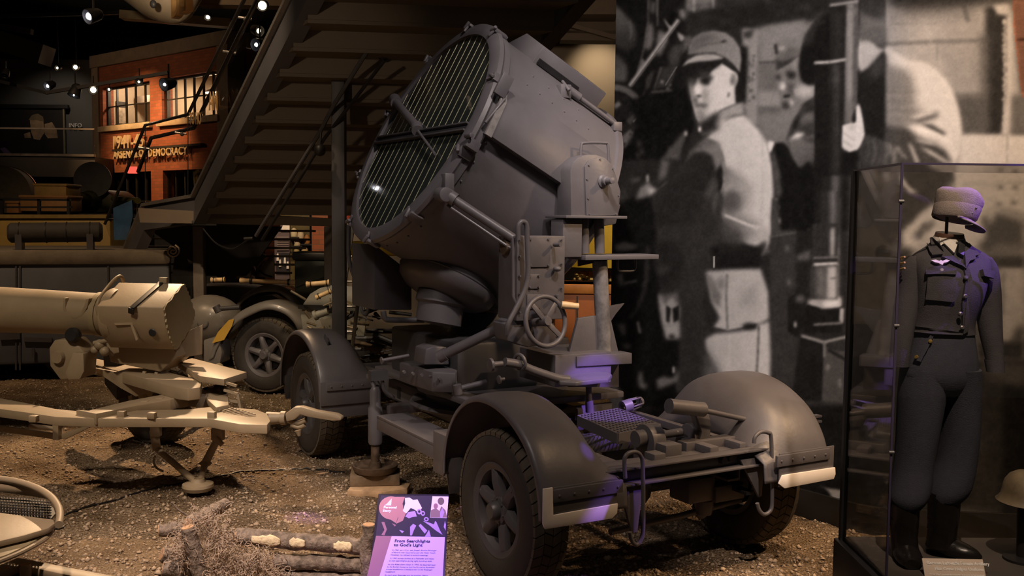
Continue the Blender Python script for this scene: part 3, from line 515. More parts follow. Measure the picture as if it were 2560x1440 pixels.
P([(325, 240), (470, 240), (462, 819), (322, 819)], 32, 1, T_P); Ln([(440, 250), (436, 380)], 36, 92, 5, T_P); Ln([(440, 380), (438, 819)], 34, 70, 5, T_P); Ln([(320, 242), (400, 238), (482, 224)], 12, 194, 1, T_P); P([(455, 245), (474, 245), (468, 819), (452, 819)], 38, 1.5, T_P)
P([(462, 690), (540, 690), (560, 819), (458, 819)], 30, 2, T_P)
P([(465, 562), (500, 553), (530, 546), (536, 470), (546, 452), (556, 470), (572, 560), (578, 620), (542, 684), (500, 698), (462, 672)], 204, 1, T_P); P([(500, 560), (530, 552), (528, 590), (500, 590)], 176, 2, T_P, al=.8); Ln([(470, 600), (530, 640)], 5, 160, 1, T_P); Ln([(468, 640), (515, 670)], 5, 156, 1, T_P); P([(512, 530), (530, 470), (534, 540), (520, 552)], 34, 1, T_P)
P([(540, 760), (585, 606), (640, 624), (692, 648), (692, 800), (540, 790)], 58, 1.5, T_P)
for x_, v_ in ((590, 84), (622, 104), (655, 88), (684, 112)): Ln([(x_, 622 + (x_ - 590) * .3), (x_ + 14, 690), (x_ - 6, 760)], 12, v_, 2.4, T_P)
# first soldier, sleeve head and back folds
P([(120, 300), (190, 190), (240, 160), (290, 200), (285, 300), (240, 420), (180, 540), (0, 560), (0, 400)], 46, 3, T_S); P([(180, 200), (256, 134), (312, 158), (334, 230), (322, 262), (296, 290), (276, 214), (232, 192)], 122, 2, T_S)
for a_, b_ in (((205, 170), (236, 176)), ((226, 148), (262, 166)), ((250, 136), (284, 160))): Ln([a_, b_], 6, 60, 1.5, T_S)
P([(296, 296), (322, 256), (330, 320), (310, 400), (296, 380)], 30, 1.5, T_S); Ln([(330, 240), (334, 340), (322, 400)], 5, 176, 1, T_S); P([(240, 400), (290, 300), (296, 380), (262, 440)], 88, 3, T_S, al=.8)
P([(338, 270), (400, 300), (440, 340), (400, 360), (340, 350)], 132, 4, T_S, al=.8); P([(322, 396), (380, 380), (440, 420), (420, 480), (350, 500), (310, 470)], 74, 4, T_S, al=.85); P([(400, 330), (470, 400), (460, 480), (420, 470)], 160, 6, T_S, al=.7); P([(330, 510), (400, 545), (480, 580), (440, 640), (380, 640), (320, 600)], 104, 6, T_S, al=.8); Ln([(338, 504), (400, 530), (500, 572)], 8, 206, 1, T_S); P([(410, 650), (440, 655), (500, 670), (520, 640), (540, 650), (510, 690), (330, 700), (300, 640)], 40, 3, T_S); P([(350, 560), (420, 600), (400, 650), (330, 640)], 66, 5, T_S, al=.8)
Ln([(520, 120), (522, 330), (516, 560)], 3, 166, 1, T_S, al=.7); P([(556, 150), (576, 150), (566, 190), (550, 200)], 214, 1, T_S); P([(572, 180), (600, 300), (618, 405), (585, 420), (574, 300)], 82, 2, T_S)
# column foot
P([(80, 528), (188, 560), (180, 825), (36, 825)], 36, 1, T_F); P([(192, 570), (310, 596), (304, 825), (178, 825)], 80, 1.2, T_F); Ln([(82, 520), (188, 552), (306, 524)], 9, 150, .8, T_F); Ln([(190, 552), (190, 620)], 9, 130, .8, T_F); P([(205, 556), (300, 534), (306, 584), (250, 592), (206, 582)], 56, 1, T_F); Ln([(206, 586), (300, 640)], 12, 34, 1, T_F); El((205, 668), 10, 16, 120, 1, T_F); El((262, 740), 9, 24, 116, 1, T_F)
P([(104, 390), (262, 396), (270, 500), (96, 500)], 34, 1, T_F); Ln([(140, 470), (270, 462)], 8, 150, 1, T_F); P([(130, 352), (262, 346), (266, 386), (180, 396), (130, 376)], 168, 1.4, T_F); P([(180, 362), (258, 356), (258, 386), (190, 390)], 214, 2, T_F); P([(262, 396), (276, 400), (272, 452), (260, 456)], 176, 1, T_F)
P([(132, 0), (255, 0), (250, 350), (130, 350)], 56, 1.2, T_F); P([(200, 200), (248, 196), (246, 350), (196, 350)], 182, 2.5, T_F); P([(150, 196), (200, 200), (196, 350), (150, 350)], 112, 4, T_F); Ln([(228, 20), (226, 150)], 16, 196, 2, T_F); Ln([(140, 190), (250, 184)], 12, 214, .8, T_F); Ln([(140, 160), (250, 156)], 6, 150, .8, T_F); Ln([(138, 176), (250, 170)], 7, 48, .8, T_F); Ln([(216, 256), (244, 252)], 6, 90, .8, T_F)
# paper grain
canvas += smooth_noise(CHT, CWD, 2) * 9 + smooth_noise(CHT, CWD, 7) * 8 + RNG.normal(0, 2.2, (CHT, CWD)); canvas = np.clip(canvas, 12, 235); canvas = 255 * (canvas / 255) ** 1.13 * 1.02
canvas = canvas * .9 + blur(canvas, 1) * .1
PRINT_TOP = 4.7; SKIRT = .19
def print_sheet(name, pl, nx, nz, tint):
    pts = resample(pl, nx); zs = np.linspace(SKIRT, PRINT_TOP, nz)
    Pn = np.zeros((nz, nx, 3)); 
    for j, p in enumerate(pts): Pn[:, j, 0] = p.x; Pn[:, j, 1] = p.y
    Pn[:, :, 2] = zs[:, None]
    d = Pn - np.array(CAM); zc = d @ np.array(CF); sx = 1280 + FPX * (d @ np.array(CR)) / zc; sy = 720 - FPX * (d @ np.array(CU)) / zc
    def fold(a, n): a = np.abs(a); a = np.mod(a, 2 * n); return np.clip(np.where(a > n, 2 * n - a, a), 0, n - .01)      # the print runs on past the frame
    cx = fold((sx - 1520) * 2.4615 * CS, CWD - 9); cy = fold(sy * 2.4615 * CS, CHT - 40)
    x0 = cx.astype(int); y0 = cy.astype(int); fx, fy = cx - x0, cy - y0
    val = (canvas[y0, x0] * (1 - fx) + canvas[y0, x0 + 1] * fx) * (1 - fy) + (canvas[y0 + 1, x0] * (1 - fx) + canvas[y0 + 1, x0 + 1] * fx) * fy
    s = val / 255; l = np.where(s <= .04045, s / 12.92, ((s + .055) / 1.055) ** 2.4) * 1.25
    rgb = np.stack([l * tint[0], l * tint[1], l * tint[2], np.ones_like(l)], -1)
    red = (sx > 2532 - (sy > 0) * 0) & (sx > 2525 + sy * .12) & (sy < 245) & (sx < 2585); rgb[red] *= np.array([1.5, .8, .6, 1])
    me = grid_mesh(name, Pn); at_ = me.color_attributes.new('ink', 'FLOAT_COLOR', 'POINT'); at_.data.foreach_set('color', rgb.reshape(-1).astype(np.float32))
    return me
pm = bpy.data.materials.new('printed_mural'); pm.use_nodes = True; _b = pm.node_tree.nodes['Principled BSDF']; _b.inputs['Roughness'].default_value = .75; _b.inputs['Specular IOR Level'].default_value = .02
_a = pm.node_tree.nodes.new('ShaderNodeVertexColor'); _a.layer_name = 'ink'; pm.node_tree.links.new(_a.outputs['Color'], _b.inputs['Base Color'])
_n = pm.node_tree.nodes.new('ShaderNodeTexNoise'); _n.inputs['Scale'].default_value = 160; _bp = pm.node_tree.nodes.new('ShaderNodeBump'); _bp.inputs['Strength'].default_value = .25; _bp.inputs['Distance'].default_value = .004
pm.node_tree.links.new(_n.outputs['Fac'], _bp.inputs['Height']); pm.node_tree.links.new(_bp.outputs['Normal'], _b.inputs['Normal'])
wall_mural = tag(link('wall_right', print_sheet('wall_right', MPLAN, 560, 560, (1, .97, .95)), pm), 'wall covered by a printed black and white photograph of soldiers', kind='structure')
# its thickness, end post, skirting
def ribbon(pl, off, z0, z1, th=.05):
    mb = MB(); F_ = []; B_ = []
    for i, p in enumerate(pl):
        a = pl[max(i - 1, 0)]; b = pl[min(i + 1, len(pl) - 1)]; t_ = (b - a).normalized(); n_ = V((t_.y, -t_.x))
        F_.append(p + n_ * off); B_.append(p + n_ * (off - th))
    n = len(pl); vs = [(p.x, p.y, z0) for p in F_] + [(p.x, p.y, z1) for p in F_] + [(p.x, p.y, z0) for p in B_] + [(p.x, p.y, z1) for p in B_]
    fs = []
    for i in range(n - 1): fs += [(i, i + 1, n + i + 1, n + i), (2 * n + i + 1, 2 * n + i, 3 * n + i, 3 * n + i + 1), (n + i, n + i + 1, 3 * n + i + 1, 3 * n + i), (i + 1, i, 2 * n + i, 2 * n + i + 1)]
    fs += [(0, n, 3 * n, 2 * n), (n - 1, 3 * n - 1, 4 * n - 1, 2 * n - 1)]
    return mb.add(vs, fs)
struct('wall_right_core', ribbon(resample(MPLAN, 80), -.004, -.1, PRINT_TOP, .12), mat('mural_core', (.10, .09, .085), .8))
struct('baseboard_right', ribbon(resample(MPLAN, 80), .03, -.1, SKIRT, .03), mat('skirting_black', (.012, .011, .010), .45))
# hall: ceiling, far walls
mb = MB(); mb.obox((-24, -4, 8.4), (34, 0, 0), (0, 40, 0), (0, 0, .1)); struct('ceiling', mb, mat('ceiling_black', (.010, .008, .007), .9))
mb = MB(); mb.obox((-24, 34, -.1), (34, 0, 0), (0, .2, 0), (0, 0, 8.5)); struct('wall_far', mb, mat('far_wall', (.02, .018, .016), .9))
mb = MB(); mb.obox((-24.2, -4, -.1), (.2, 0, 0), (0, 38, 0), (0, 0, 8.5)); struct('wall_left', mb, MATS['far_wall'])
mb = MB(); mb.obox((10, -4, -.1), (.2, 0, 0), (0, 38, 0), (0, 0, 8.5)); struct('wall_side', mb, MATS['far_wall'])
# ================================================================== the searchlight on its four-wheeled trailer
TA = math.radians(29.5); TF = Frame((-.17, 7.8, 0), TA)
tu, tv, tz = TF.u, TF.v, TF.z
SL = root('searchlight_trailer', 'big grey drum searchlight mounted on a four-wheeled trailer in front of the photo wall', 'searchlight', TF.o, TA)
def bxv(mb, x0, y0, x1, y1, v, dep):
    ym, xm = (y0 + y1) / 2, (x0 + x1) / 2
    u0, u1 = tv(x0, ym, v).x, tv(x1, ym, v).x; z1, z0 = tv(xm, y0, v).z, tv(xm, y1, v).z
    return mb.obox((u0, v, z0), (u1 - u0, 0, 0), (0, dep, 0), (0, 0, z1 - z0))
def bolts(mb, pts, ax, r=.012, h=.012):
    ax = V(ax).normalized()
    for p in pts: mb.cyl(V(p) - ax * .004, V(p) + ax * h, r, r * .8, 6)
    return mb
def arc_pts(pts, n=8):
    """smooth path through pts (Catmull-Rom)"""
    P_ = [V(p) for p in pts]; o = []
    for i in range(len(P_) - 1):
        a = P_[max(i - 1, 0)]; b = P_[i]; c = P_[i + 1]; d = P_[min(i + 2, len(P_) - 1)]
        for k in range(n):
            t_ = k / n; o.append(.5 * ((2 * b) + (c - a) * t_ + (2 * a - 5 * b + 4 * c - d) * t_ ** 2 + (3 * b - a - 3 * c + d) * t_ ** 3))
    return o + [P_[-1]]
# ---- wheels (axis along x, outer face towards -x)
RW, WW = .485, .235
def wheel_meshes(RW, WW, spokes=6, lug=True, prefix=''):
    prof = [(RW * .56, -WW * .36), (RW * .60, -WW * .46), (RW * .72, -WW * .53), (RW * .86, -WW * .52), (RW * .945, -WW * .43), (RW * .975, -WW * .30), (RW * .98, 0)]
    prof = prof + [(r, -h) for r, h in reversed(prof[:-1])]
    tire = MB().lathe(prof, ax=(1, 0, 0), n=72, closed=True)
    tread = MB(); n = 46
    for i in range(n):
        for j, (x0, x1, sh) in enumerate(((-.47, -.25, .5), (-.23, -.01, -.5), (.01, .23, .5), (.25, .47, -.5))):
            a0 = 2 * PI * (i + .07 + (j % 2) * .5) / n; a1 = 2 * PI * (i + .93 + (j % 2) * .5) / n; s_ = sh * 2 * PI / n * .8
            def pt(x, a, r): 
                rr = r - (.03 if abs(x) > .4 else 0) * RW
                return V((x * WW, rr * math.sin(a), rr * math.cos(a)))
            lo, hi = RW * .955, RW * 1.0
            tread.add([pt(x0, a0, lo), pt(x1, a0 + s_, lo), pt(x1, a1 + s_, lo), pt(x0, a1, lo), pt(x0, a0, hi), pt(x1, a0 + s_, hi), pt(x1, a1 + s_, hi), pt(x0, a1, hi)],
                      [(4, 5, 6, 7), (0, 1, 5, 4), (1, 2, 6, 5), (2, 3, 7, 6), (3, 0, 4, 7)])
    rim = MB().lathe([(RW * .50, -WW * .40), (RW * .575, -WW * .47), (RW * .60, -WW * .45), (RW * .565, -WW * .30), (RW * .52, 0), (RW * .57, WW * .4), (RW * .5, WW * .40), (RW * .47, 0), (RW * .48, -WW * .25)], ax=(1, 0, 0), n=56, closed=True)
    sp = []
    for k in range(spokes):
        a = 2 * PI * (k + .25) / spokes; d = V((0, math.sin(a), math.cos(a))); t_ = V((0, math.cos(a), -math.sin(a))); mb = MB()
        R_ = []
        for r, wd, x, dp in ((.08, .115, -.24, .16), (.2, .10, -.30, .18), (.36, .075, -.34, .17), (.49, .085, -.33, .14)):
            c = d * r * RW * 1.02 + V((x * WW, 0, 0)); ww = t_ * wd * RW * 1.25; dd = V((dp * WW * 1.6, 0, 0))
            R_.append([c - ww * .7 - dd * .1, c + dd * -.42, c + ww * .7 - dd * .1, c + ww * .85 + dd * .5, c - ww * .85 + dd * .5])
        mb.rings(R_); 
        if lug: c = d * RW * .475 + V((-.36 * WW, 0, 0)); mb.cyl(c, c + V((-.05 * WW, 0, 0)), RW * .035, n=8)
        sp.append(mb)
    hub = MB().lathe([(.001, -WW * .62), (RW * .09, -WW * .62), (RW * .115, -WW * .56), (RW * .12, -WW * .42), (RW * .17, -WW * .38), (RW * .2, -WW * .2), (RW * .16, WW * .4), (.001, WW * .4)], ax=(1, 0, 0), n=24)
    bolts(hub, [V((-WW * .4, math.sin(t_) * RW * .15, math.cos(t_) * RW * .15)) for t_ in np.linspace(0, 2 * PI, 8)[:-1]], (-1, 0, 0), RW * .018, .008)
    drum = MB().lathe([(.001, -.05 * WW), (RW * .42, -.05 * WW), (RW * .44, .4 * WW), (.001, .4 * WW)], ax=(1, 0, 0), n=32)
    return tire, tread, rim, sp, hub, drum
def add_wheel(parent, name, loc, rot, meshes, mats, key):
    """a wheel is one part; tyre, tread, rim, spokes, hub are its sub-parts"""
    tire, tread, rim, sp, hub, drum = meshes; RBm, TRm, RMm = mats
    if key not in WCACHE:
        WCACHE[key] = (tire.mesh('tire'), tread.mesh('tread', ang=20), rim.mesh('rim'), [s.mesh('spoke', .004) for s in sp], hub.mesh('hub'), drum.mesh('brake_drum'))
    t_, tr, rm, sps, hb, dr = WCACHE[key]
    wo = link(name, t_, RBm, parent, loc, rot)
    link('tread', tr, TRm, wo); link('rim', rm, RMm, wo); link('hub', hb, RMm, wo); link('brake_drum', dr, BLACK, wo)
    for s in sps: link('spoke', s, RMm, wo)
    return wo
WCACHE = {}
WM = wheel_meshes(RW, WW)
VN, VF = -1.95, 1.75
for (u_, v_, rz) in ((-.9, VN, 0), (.9, VN, PI), (-.9, VF, 0), (.9, VF, PI)):
    add_wheel(SL, 'wheel', (u_, v_, RW - .012), (0, 0, rz), WM, (RUBBER, DUSTY, GREY2), 'sl')
# ---- mudguards: arch swept along v, cross-section over u
arch = arc_pts([(0, -.655, .60), (0, -.64, .72), (0, -.585, .86), (0, -.46, 1.005), (0, -.25, 1.115), (0, -.02, 1.155), (0, .2, 1.125), (0, .39, 1.02), (0, .52, .86), (0, .575, .70), (0, .585, .56)], 4)
def fender_meshes():
    sec = [(-1.085, -.030), (-1.08, -.006), (-1.06, .008), (-1.0, .016), (-.9, .018), (-.80, .012), (-.74, 0), (-.67, -.05), (-.60, -.13), (-.55, -.22), (-.52, -.32)]
    n = len(arch); rows = []
    for i, p in enumerate(arch):
        a = arch[max(i - 1, 0)]; b = arch[min(i + 1, n - 1)]; t_ = (b - a).normalized(); nr = V((0, -t_.z, t_.y))
        if nr.z < 0 and abs(p.y) < .3: nr = -nr
        if nr.dot(V((0, p.y, p.z - .5))) < 0: nr = -nr
        k = min(1, max(0, (p.z - .72) / .28))                        # the inner panel only drops on the crown
        rows.append([p + V((u_, 0, 0)) + nr * (o if o > -.01 else (o if u_ < -1.05 else o * k)) for u_, o in sec])
    mb = MB(); m_ = len(sec); vs = [q for r in rows for q in r]
    mb.add(vs, [(i * m_ + j, i * m_ + j + 1, (i + 1) * m_ + j + 1, (i + 1) * m_ + j) for i in range(n - 1) for j in range(m_ - 1)])
    me = mb.mesh('mudguard', ang=50)
    st = MB(); st.obox((-1.035, -.692, .705), (.455, 0, 0), (0, .02, 0), (0, 0, .07)); bolts(st, [(-1.035 + .04 + k * .095, -.692, .74) for k in range(5)], (0, -1, 0), .009, .006)
    wb = MB().prism([(-1.095, -.690, .79), (-1.095, -.690, .60), (-1.08, -.690, .57), (-.65, -.690, .565), (-.615, -.690, .59), (-.61, -.690, .645), (-1.03, -.690, .640), (-1.035, -.690, .79)], (0, .012, 0))
    pk = MB().prism([(-.93, -.30, 1.12), (-.93, -.40, 1.065), (-.93, -.415, 1.10), (-.93, -.31, 1.155)], (.012, 0, 0))
    gs = MB().prism([(-.6, -.64, .60), (-.6, -.60, .78), (-.6, -.3, .98), (-.6, .0, 1.05), (-.6, .25, 1.0), (-.6, .4, .93), (-.6, .1, .80), (-.6, -.3, .80)], (.010, 0, 0))
    return me, st.mesh('strip', .003), wb.mesh('white_band', .004), pk.mesh('peg'), gs.mesh('inner_panel')
FM = fender_meshes()
for (sx, v_, white) in ((1, VN, 1), (-1, VN, 1), (1, VF, 0), (-1, VF, 0)):
    fo = link('mudguard', FM[0] if sx > 0 else FM[0].copy(), GREY, SL)
    if sx < 0:
        for vt in fo.data.vertices: vt.co.x *= -1
        fo.data.flip_normals()
    fo.location = (0, v_, 0); md = fo.modifiers.new('solid', 'SOLIDIFY'); md.thickness = .012; md.offset = -1
    for nm, me, mt in (('strip', FM[1], GREY), ('white_band', FM[2], WHITE), ('peg', FM[3], GREY2), ):
        if nm == 'white_band' and not white: continue
        if nm == 'peg' and v_ == VN: continue
        c = link(nm, me if sx > 0 else me.copy(), mt, fo)
        if sx < 0:
            for vt in c.data.vertices: vt.co.x *= -1
            c.data.flip_normals()
        if nm == 'white_band' and sx < 0:
            c.data = MB().prism([(1.095, -.690, .60), (1.08, -.690, .57), (.65, -.690, .565), (.60, -.690, .60), (.63, -.690, .650), (1.09, -.690, .645)], (0, .012, 0)).mesh('white_band', .003); c.data.materials.append(WHITE)
        if nm == 'white_band': c['label'] = 'white painted lower edge of the mudguard'
    if v_ == VF:
        mb = MB().obox((-1.085 if sx > 0 else .6, -.665, .46), (.485, 0, 0), (0, .012, 0), (0, 0, .24)); part('splash_flap', mb, GREY, fo, .004)
    mb = MB().obox((-1.085 if sx > 0 else .61, -.680, .575), (.475, 0, 0), (0, .010, 0), (0, 0, .21)); part('end_skirt', mb, GREY, fo, .004)
    mb = MB().prism([(-1.06, .575, .66), (-.66, .575, .66), (-.70, .60, .42), (-1.02, .60, .42)], (0, .010, 0))
    if sx < 0:
        mb.v = [(-x, y, z) for x, y, z in mb.v]
    part('rear_flap', mb, GREY2, fo, .003)
# ---- chassis
for u_ in (-.40, .40):
    mb = MB(); mb.obox((u_ - .05, -2.46, .60), (.1, 0, 0), (0, 4.9, 0), (0, 0, .014)); mb.obox((u_ - .05, -2.46, .756), (.1, 0, 0), (0, 4.9, 0), (0, 0, .014)); mb.obox((u_ - (.05 if u_ < 0 else -.038), -2.46, .60), (.012, 0, 0), (0, 4.9, 0), (0, 0, .16))
    part('frame_rail', mb, GREY, SL)
for v_ in (-2.2, -1.5, -.85, .85, 1.5, 2.2):
    mb = MB().obox((-.45, v_ - .05, .62), (.9, 0, 0), (0, .1, 0), (0, 0, .12)); part('cross_member', mb, GREY2, SL, .006)
mb = MB(); mb.obox((-.62, -2.53, .690), (1.24, 0, 0), (0, .09, 0), (0, 0, .012)); mb.obox((-.62, -2.53, .785), (1.24, 0, 0), (0, .09, 0), (0, 0, .012)); mb.obox((-.62, -2.452, .69), (1.24, 0, 0), (0, .012, 0), (0, 0, .107))
ch = part('end_channel', mb, GREY, SL, .002)
part('bolts', bolts(MB(), [(.30, -2.452, .745), (.36, -2.452, .75), (-.5, -2.452, .745)], (0, -1, 0), .03, .03), GREY2, ch)
for v_ in (VN, VF):
    mb = MB().tube([(-.8, v_, RW), (.8, v_, RW)], .05, 14); mb.ball((0, v_, RW), (.13, .13, .13)); part('axle', mb, GREY2, SL)
for u_ in (-.55, .55):
    for v_ in (VN, VF):
        mb = MB()
        for k in range(5): mb.obox((u_ - .035, v_ - .5 + k * .09, .50 + k * .022 - .01), (.07, 0, 0), (0, 1.0 - k * .18, 0), (0, 0, .020))
        part('leaf_spring', mb, BLACK, SL)
# tie rod, steering knuckle and its box
mb = MB(); mb.tube([tv(1525, 1330, -2.15), tv(1610, 1310, -2.15), tv(1700, 1290, -2.15), tv(1850, 1250, -2.15)], .021, 12); p = tv(1752, 1280, -2.15); mb.ball(p, .045); part('tie_rod', mb, GREY, SL)
mb = MB(); bxv(mb, 1722, 1195, 1790, 1258, -2.3, .2); k_ = part('steering_box', mb, GREY, SL, .02)
mb = MB(); bxv(mb, 1790, 1212, 1862, 1252, -2.32, .12); part('steering_arm', mb, GREY, k_, .008)
mb = MB().lathe([(.05, -.05), (.06, 0), (.06, .04), (.04, .06)], tv(1760, 1265, -2.22), (0, 0, 1), 16); part('knuckle', mb, GREY, k_)
# hanging loops at the near end, with their tapered plates
for (x0, x1, y0, y1, v_) in ((1563, 1607, 1133, 1362, -2.56), (1880, 1930, 1082, 1285, -2.56)):
    pts = []
    if x0 < 1700: pts = [(1563, 1195), (1561, 1150), (1570, 1134), (1588, 1130), (1602, 1140), (1607, 1170), (1608, 1310), (1604, 1345), (1592, 1362), (1580, 1352), (1575, 1330)]
    else: pts = [(1885, 1108), (1888, 1092), (1902, 1080), (1920, 1082), (1928, 1096), (1930, 1200), (1930, 1258), (1925, 1278), (1910, 1286), (1898, 1275), (1893, 1258)]
    mb = MB().tube(arc_pts([tv(a, b, v_) for a, b in pts], 4), .0125, 10); lo = part('tow_loop', mb, GREY, SL)
    q = [(1548, 1212), (1610, 1205), (1594, 1330), (1580, 1334)] if x0 < 1700 else [(1852, 1150), (1912, 1142), (1905, 1240), (1898, 1244)]
    mb = MB().prism([tv(a, b, v_ + .06) for a, b in q], (0, .02, 0)); part('loop_plate', mb, GREY, lo, .004)
# winch on the near deck
mb = MB().cyl(tv(1588, 1098, -2.15), tv(1604, 1094, -2.15) + V((.05, 0, 0)), .052, n=24); mb.cyl(tv(1604, 1094, -2.15), tv(1705, 1080, -2.15), .026, n=18); wi = part('winch', mb, GREY, SL)
c = tv(1625, 1100, -2.15)
for (du, w_, rr, nm) in ((0, .10, .105, 'winch_bracket'), (.32, .045, .075, 'winch_bracket')):
    o = c + V((du, 0, 0)); mb = MB().prism([o + V((-w_ / 2, rr * math.sin(t_), rr * math.cos(t_))) for t_ in np.linspace(-PI / 2, PI / 2, 14)] + [o + V((-w_ / 2, rr, -.17)), o + V((-w_ / 2, -rr, -.17))], (w_, 0, 0)); part(nm, mb, GREY, wi, .006)
mb = MB(); bxv(mb, 1665, 1112, 1705, 1142, -2.35, .12); part('winch_foot', mb, GREY, wi, .006)
mb = MB(); bxv(mb, 1636, 1135, 1665, 1162, -2.40, .1); part('winch_foot', mb, GREY, wi, .006)
# deck plates and channel between the mudguards
mb = MB(); mb.obox((-.58, -2.44, .765), (1.16, 0, 0), (0, .16, 0), (0, 0, .012)); mb.obox((-.58, -2.15, .765), (.2, 0, 0), (0, .5, 0), (0, 0, .012)); mb.obox((.15, -2.3, .77), (.4, 0, 0), (0, .09, 0), (0, 0, .06)); part('deck_plate', mb, GREY, SL, .002)
mb = MB(); mb.obox((.22, -2.44, .775), (.07, 0, 0), (0, 1.2, 0), (0, 0, .05)); mb.obox((.46, -2.44, .775), (.05, 0, 0), (0, 1.2, 0), (0, 0, .05)); part('deck_channel', mb, GREY, SL, .004)
# roller, long lever rod with brace, clevis end
VR = -2.3
mb = MB().cyl(tv(1672, 1015, VR), tv(1758, 1024, VR), .046, n=24); ro = part('roller', mb, GREY, SL, 0)
mb = MB().tube([tv(1755, 1025, VR), tv(1925, 1062, VR)], .017, 12); part('lever_rod', mb, GREY, ro)
mb = MB().cyl(tv(1920, 1045, VR), tv(1932, 1085, VR), .035, n=18); mb.cyl(tv(1905, 1068, VR), tv(1955, 1060, VR), .024, n=14); part('rod_knob', mb, GREY, ro)
mb = MB().tube([tv(1935, 1062, VR), tv(2025, 1047, VR)], .026, 12); mb.bar(tv(2020, 1042, VR), tv(2048, 1039, VR), .05, .014); mb.bar(tv(2020, 1055, VR), tv(2048, 1052, VR), .05, .014); part('clevis', mb, GREY2, ro)
mb = MB().bar(tv(1918, 1072, VR), tv(1845, 1140, VR), .045, .014, (0, 1, 0)); part('rod_brace', mb, GREY, ro)
mb = MB().prism([tv(a, b, VR + .05) for a, b in ((1735, 1025), (1770, 1020), (1778, 1060), (1775, 1100), (1755, 1125), (1730, 1130), (1722, 1122), (1748, 1105), (1755, 1080), (1745, 1050))], (0, .07, 0)); part('roller_bracket', mb, GREY, ro, .006)
# hand levers
for (x0, y0, x1, y1, dx) in ((1822, 1118, 1858, 988, 0), (1832, 1100, 1876, 1000, .05)):
    p, q = tv(x0, y0, -1.95), tv(x1, y1, -1.95); mb = MB(); mb.bar(p, p.lerp(q, .6), .034, .012, (0, 1, 0)); mb.bar(p.lerp(q, .58), q, .05, .02, (0, 1, 0)); lv_ = part('hand_lever', mb, GREY2, SL, .005)
mb = MB().torus(tv(1882, 985, -1.95), (0, 1, 0), .018, .004, 16, 6); part('lever_ring', mb, GREY, lv_)
# caged lamp behind the deck
p, q = tv(1556, 1018, -1.35), tv(1600, 1004, -1.35); ax = (q - p).normalized()
mb = MB().lathe([(.030, -.0), (.045, .0), (.045, .07), (.032, .07)], p, ax, 20, closed=True); la = part('caged_lamp', mb, GREY, SL)
for k in range(5):
    t_ = 2 * PI * k / 5; x_ = ax.orthogonal().normalized(); y_ = ax.cross(x_); d = (x_ * math.cos(t_) + y_ * math.sin(t_)) * .042
    part('cage_bar', MB().cyl(p + ax * .07 + d, p + ax * .16 + d * .9, .006, n=8), GREY, la)
part('cage_end', MB().lathe([(.001, .15), (.04, .15), (.03, .175), (.001, .175)], p, ax, 16), GREY, la)
# wire grate step and its pan, with the post of the seat
c0, c1, c2, c3 = tz(1445, 1040, .86), tz(1545, 1085, .86), tz(1650, 1062, .86), tz(1545, 1022, .86)
mb = MB()
for k in range(12):
    a = c0.lerp(c1, k / 11); b = c3.lerp(c2, k / 11); mb.bar(a, b, .006, .012)
for k in range(14):
    a = c0.lerp(c3, k / 13); b = c1.lerp(c2, k / 13); mb.bar(a, b, .005, .010)
gr = part('grate_step', mb, GREY, SL)
mb = MB()
for a, b in ((c0, c1), (c1, c2), (c2, c3), (c3, c0)): mb.bar(a - V((0, 0, .03)), b - V((0, 0, .03)), .014, .07)
part('step_rim', mb, GREY, gr)
mb = MB(); bxv(mb, 1440, 1010, 1530, 1046, -.95, .014); part('step_pan', mb, GREY, gr, .003)
mb = MB().tube([tv(1474, 1030, -1.05), tv(1470, 925, -1.05)], .022, 14); mb.cyl(tv(1474, 1030, -1.05), tv(1473, 1003, -1.05), .03); po = part('seat_post', mb, GREY, SL)
# long tube with flat shovel-shaped end (tow bar laid across)
VB = -1.42
mb = MB().tube(arc_pts([tv(1262, 905, VB), tv(1300, 912, VB), tv(1330, 925, VB), tv(1390, 945, VB), tv(1420, 949, VB)], 5), .03, 14); tb = part('tow_bar', mb, GREY, SL)
mb = MB().prism([tz(a, b, tv(1440, 946, VB).z) for a, b in ((1385, 945), (1410, 928), (1440, 930), (1455, 916), (1470, 928), (1520, 930), (1530, 936), (1520, 946), (1440, 955), (1400, 953))], (0, 0, -.03)); part('tow_plate', mb, GREY, tb, .006)
mb = MB().lathe([(.001, 0), (.042, .006), (.046, .02), (.02, .03), (.018, .10), (.001, .10)], tv(1222, 913, VB), (tv(1262, 908, VB) - tv(1222, 913, VB)), 18); part('buffer_knob', mb, GREY, tb)
mb = MB().torus(tv(1300, 905, VB), (.8, .2, .1), .05, .012, 24, 8); part('lifting_eye', mb, GREY, tb)
mb = MB().cyl(tv(1145, 972, -.9), tv(1215, 955, -.9), .02, n=14); mb.cyl(tv(1143, 962, -.9), tv(1147, 985, -.9), .03, n=14); mb.lathe([(.001, 0), (.03, .004), (.03, .015), (.012, .02), (.012, .05)], tv(1245, 950, -1.1), (tv(1270, 945, -1.1) - tv(1245, 950, -1.1)), 14); part('crank_handle', mb, GREY, tb)
# ---- turntable
mb = MB().lathe([(.30, .60), (.64, .70), (.66, .72), (.64, .745), (.52, .745), (.53, .80), (.60, .83), (.60, .86), (.001, .86)], (0, 0, 0), (0, 0, 1), 64); tt = part('turntable', mb, GREY, SL)
part('bolts', bolts(MB(), [(.56 * math.cos(t_), .56 * math.sin(t_), .86) for t_ in np.linspace(0, 2 * PI, 25)[:-1]], (0, 0, 1), .014, .012), GREY, tt)
mb = MB(); mb.obox((-.62, -1.0, .86), (1.24, 0, 0), (0, 2.0, 0), (0, 0, .05)); part('rotating_bed', mb, GREY, SL, .01)
part('cap', MB().lathe([(.001, .09), (.06, .09), (.072, .075), (.075, 0), (.001, 0)], tv(1128, 975, -.42), (0, 0, 1), 24), GREY, tt)
